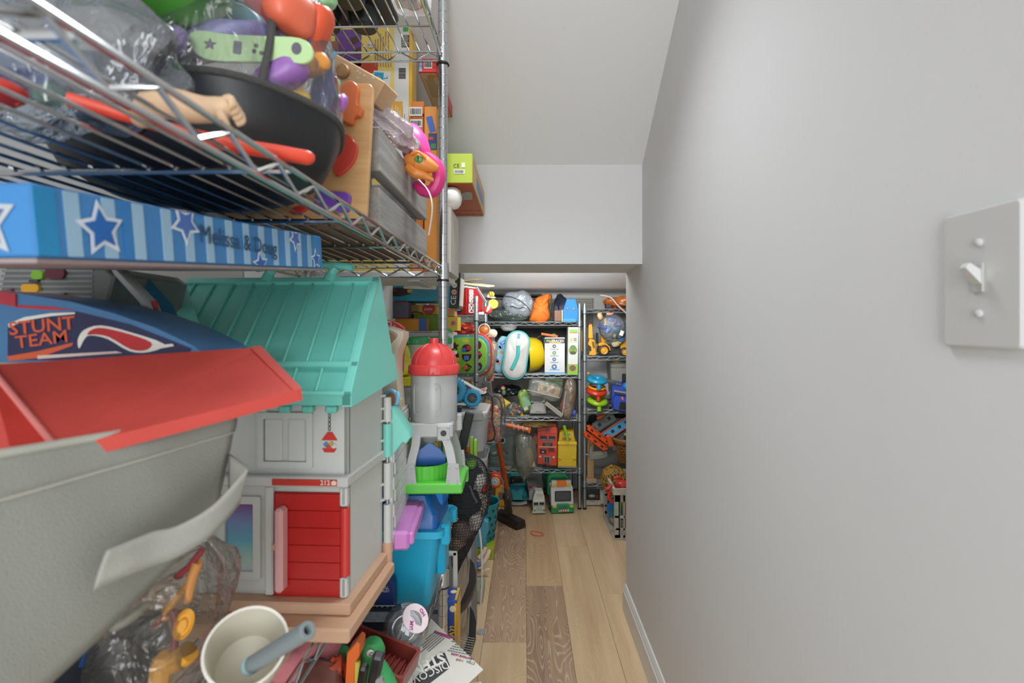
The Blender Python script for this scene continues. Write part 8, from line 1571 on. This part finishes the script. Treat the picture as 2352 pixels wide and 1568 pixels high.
# toy ambulance at floor level
t, P, k = fl('toy_ambulance', 'white toy van with a red stripe and open back on the floor', 'toy van', 1361, 1160, 3.05); WV = mat('#bdbdb8', .4)
b = B(); b.box((0, .06, .045), (.104, .12, .09), .002); b.make('van_shell', WV, t); pbox(t, 'dark_interior', mat('#23241f', .6), P, 1344, 1122, 1378, 1148, -.002, .001); pbox(t, 'red_stripe', mat('#b8322a', .4), P, 1342, 1153, 1380, 1155.5, -.002, .001); pbox(t, 'tailboard', WV, P, 1342, 1148, 1379, 1158, -.004, .002, .001); pbox(t, 'number_plate', mat('#8f8f88', .5), P, 1354, 1149.5, 1366, 1151.5, -.0052, -.003)
for x in (1346, 1375): b = B(); b.cyl((P(x, 0)[0] - .006, .02, .012), (P(x, 0)[0] + .006, .02, .012), .0125, n=16); b.make('wheel', BLACK, t)
slab(t, 'open_door', WV, P, [(1378, 1152), (1378, 1124), (1388, 1120), (1388, 1152)], -.03, -.026)
t2 = thing('toy_motorbike', 'small black and white toy quad inside the white van', 'toy', at(1360, 1146, 3.035)); b = B(); b.blob((0, 0, .02), (.022, .012, .010), .3, 4, 3, 2); b.make('quad_body', mat('#8f9290', .4), t2)
for x in (-.02, .02): b = B(); b.cyl((x, -.006, .008), (x, .006, .008), .010, n=14); b.make('wheel', BLACK, t2)
b = B(); b.blob((.030, -.004, .018), (.006, .005, .010), .2, 3, 2, 2); b.make('red_part', RED, t2)
# laundry crate
LC = mat('#b3b2a8', .45); Yl = 2.56
t = thing('laundry_crate', 'off white slotted plastic laundry crate at the right wall edge', 'crate', (at(1412, 1240, Yl).x, Yl, 0), (0, 0, 0)); k = Yl / F; P = lambda x, y: ((x - 1412) * k, (1240 - y) * k)
W_, D_, Hh = .36, .34, .245; x0 = 0.0
b = B(); b.box((W_ / 2, D_ / 2, .006), (W_, D_, .012), .003); b.make('crate_floor', LC, t)
def slotted(b, L_, M):
    n = int(L_ / .024); st = L_ / n
    for z0, z1 in ((.03, .048), (.060, .112), (.125, .195)): pass
    for z0, z1 in ((.0, .028), (.052, .062), (.114, .126), (.196, Hh)): b.box((L_ / 2, 0, (z0 + z1) / 2), (L_, .004, z1 - z0), .0005, M)
    for i in range(n + 1): w_ = .0095 if 0 < i < n else .026; b.box((min(max(st * i, w_ / 2), L_ - w_ / 2), 0, Hh / 2), (w_, .004, Hh), .0005, M)
b = B(); slotted(b, W_, TR((0, 0, 0))); b.make('front_panel', LC, t)
b = B(); slotted(b, W_, TR((0, D_, 0))); b.make('back_panel', LC, t)
b = B(); b.box((0, .006, Hh / 2), (.004, .012, Hh)); b.box((0, D_ - .006, Hh / 2), (.004, .012, Hh)); b.make('side_panel', LC, t)
b = B(); slotted(b, D_, TR((W_, 0, 0), (0, 0, R(90)))); b.make('side_panel', LC, t)
b = B(); b.frame2(rrect(W_ + .018, D_ + .018, .006, 3), rrect(W_ - .006, D_ - .006, .004, 3), .032, TR((W_ / 2, D_ / 2, Hh - .012))); b.make('rim', mat('#bfbdb2', .45), t)
b = B(); b.frame2(rrect(W_ + .014, D_ + .014, .012, 3), rrect(W_ - .008, D_ - .008, .01, 3), .012, TR((W_ / 2, D_ / 2, 0))); b.make('base_rim', LC, t)
b = B(); b.box((.035, -.004, .118), (.022, .010, .010), .001); b.box((.002, -.004, .165), (.006, .008, .014), .001); b.box((.002, -.004, .06), (.006, .008, .014), .001); b.make('latch', LC, t)
t = thing('beach_ball', 'glossy blue, green and yellow ball beside the laundry crate', 'ball', Vector((.522, 2.745, .089))); 
for i in range(8):
    b = B(); ns = 10; b.grid(lambda u, v, i=i: (.072 * math.sin(.02 + 3.1 * v) * math.cos(math.pi / 4 * (i + u)), .072 * math.sin(.02 + 3.1 * v) * math.sin(math.pi / 4 * (i + u)), .072 * math.cos(.02 + 3.1 * v)), 6, 16); b.make('ball_segment', mat(('#1a4f9a', '#1f7f5a', '#d9b52a', '#1a3f80', '#2a6fb0', '#1f8f6a', '#c9a52a', '#1a4f9a')[i], .15), t)
b = B(); b.lathe([(0, 0), (.05, .0), (.066, .02), (.072, .05), (.07, .05), (.06, .02), (0, .006)], 30); tag(b.make('grey_bowl', mat('#a6a79f', .3), loc=(.535, 2.73, .013), rot=(0, 0, 0)), 'pale grey glossy bowl under the blue ball', 'bowl')
t = thing('toy_crab', 'red plastic sea creature toy on top of the laundry crate', 'toy', at(1424, 1115, 2.66)); CR = mat('#c8382c', .3)
b = B(); b.blob((.012, 0, 0), (.042, .035, .030), .15, 2, 3, 3); b.make('crab_body', CR, t); k = 2.6 / F
for i, pts in enumerate((((1406, 1112), (1396, 1122), (1390, 1120)), ((1402, 1125), (1398, 1140), (1404, 1150), (1410, 1152)), ((1410, 1098), (1420, 1096), (1430, 1100)))):
    b = B(); b.tube([at(x, y, 2.60) - Vector(t.location) for x, y in pts], [.007, .010, .006], 8, smooth=5); b.make('claw', CR, t)
b = B(); b.blob(at(1420, 1103, 2.6) - Vector(t.location), (.007, .006, .006), 0, 1, 2); b.make('gold_knob', mat('#b58a2a', .3), t)
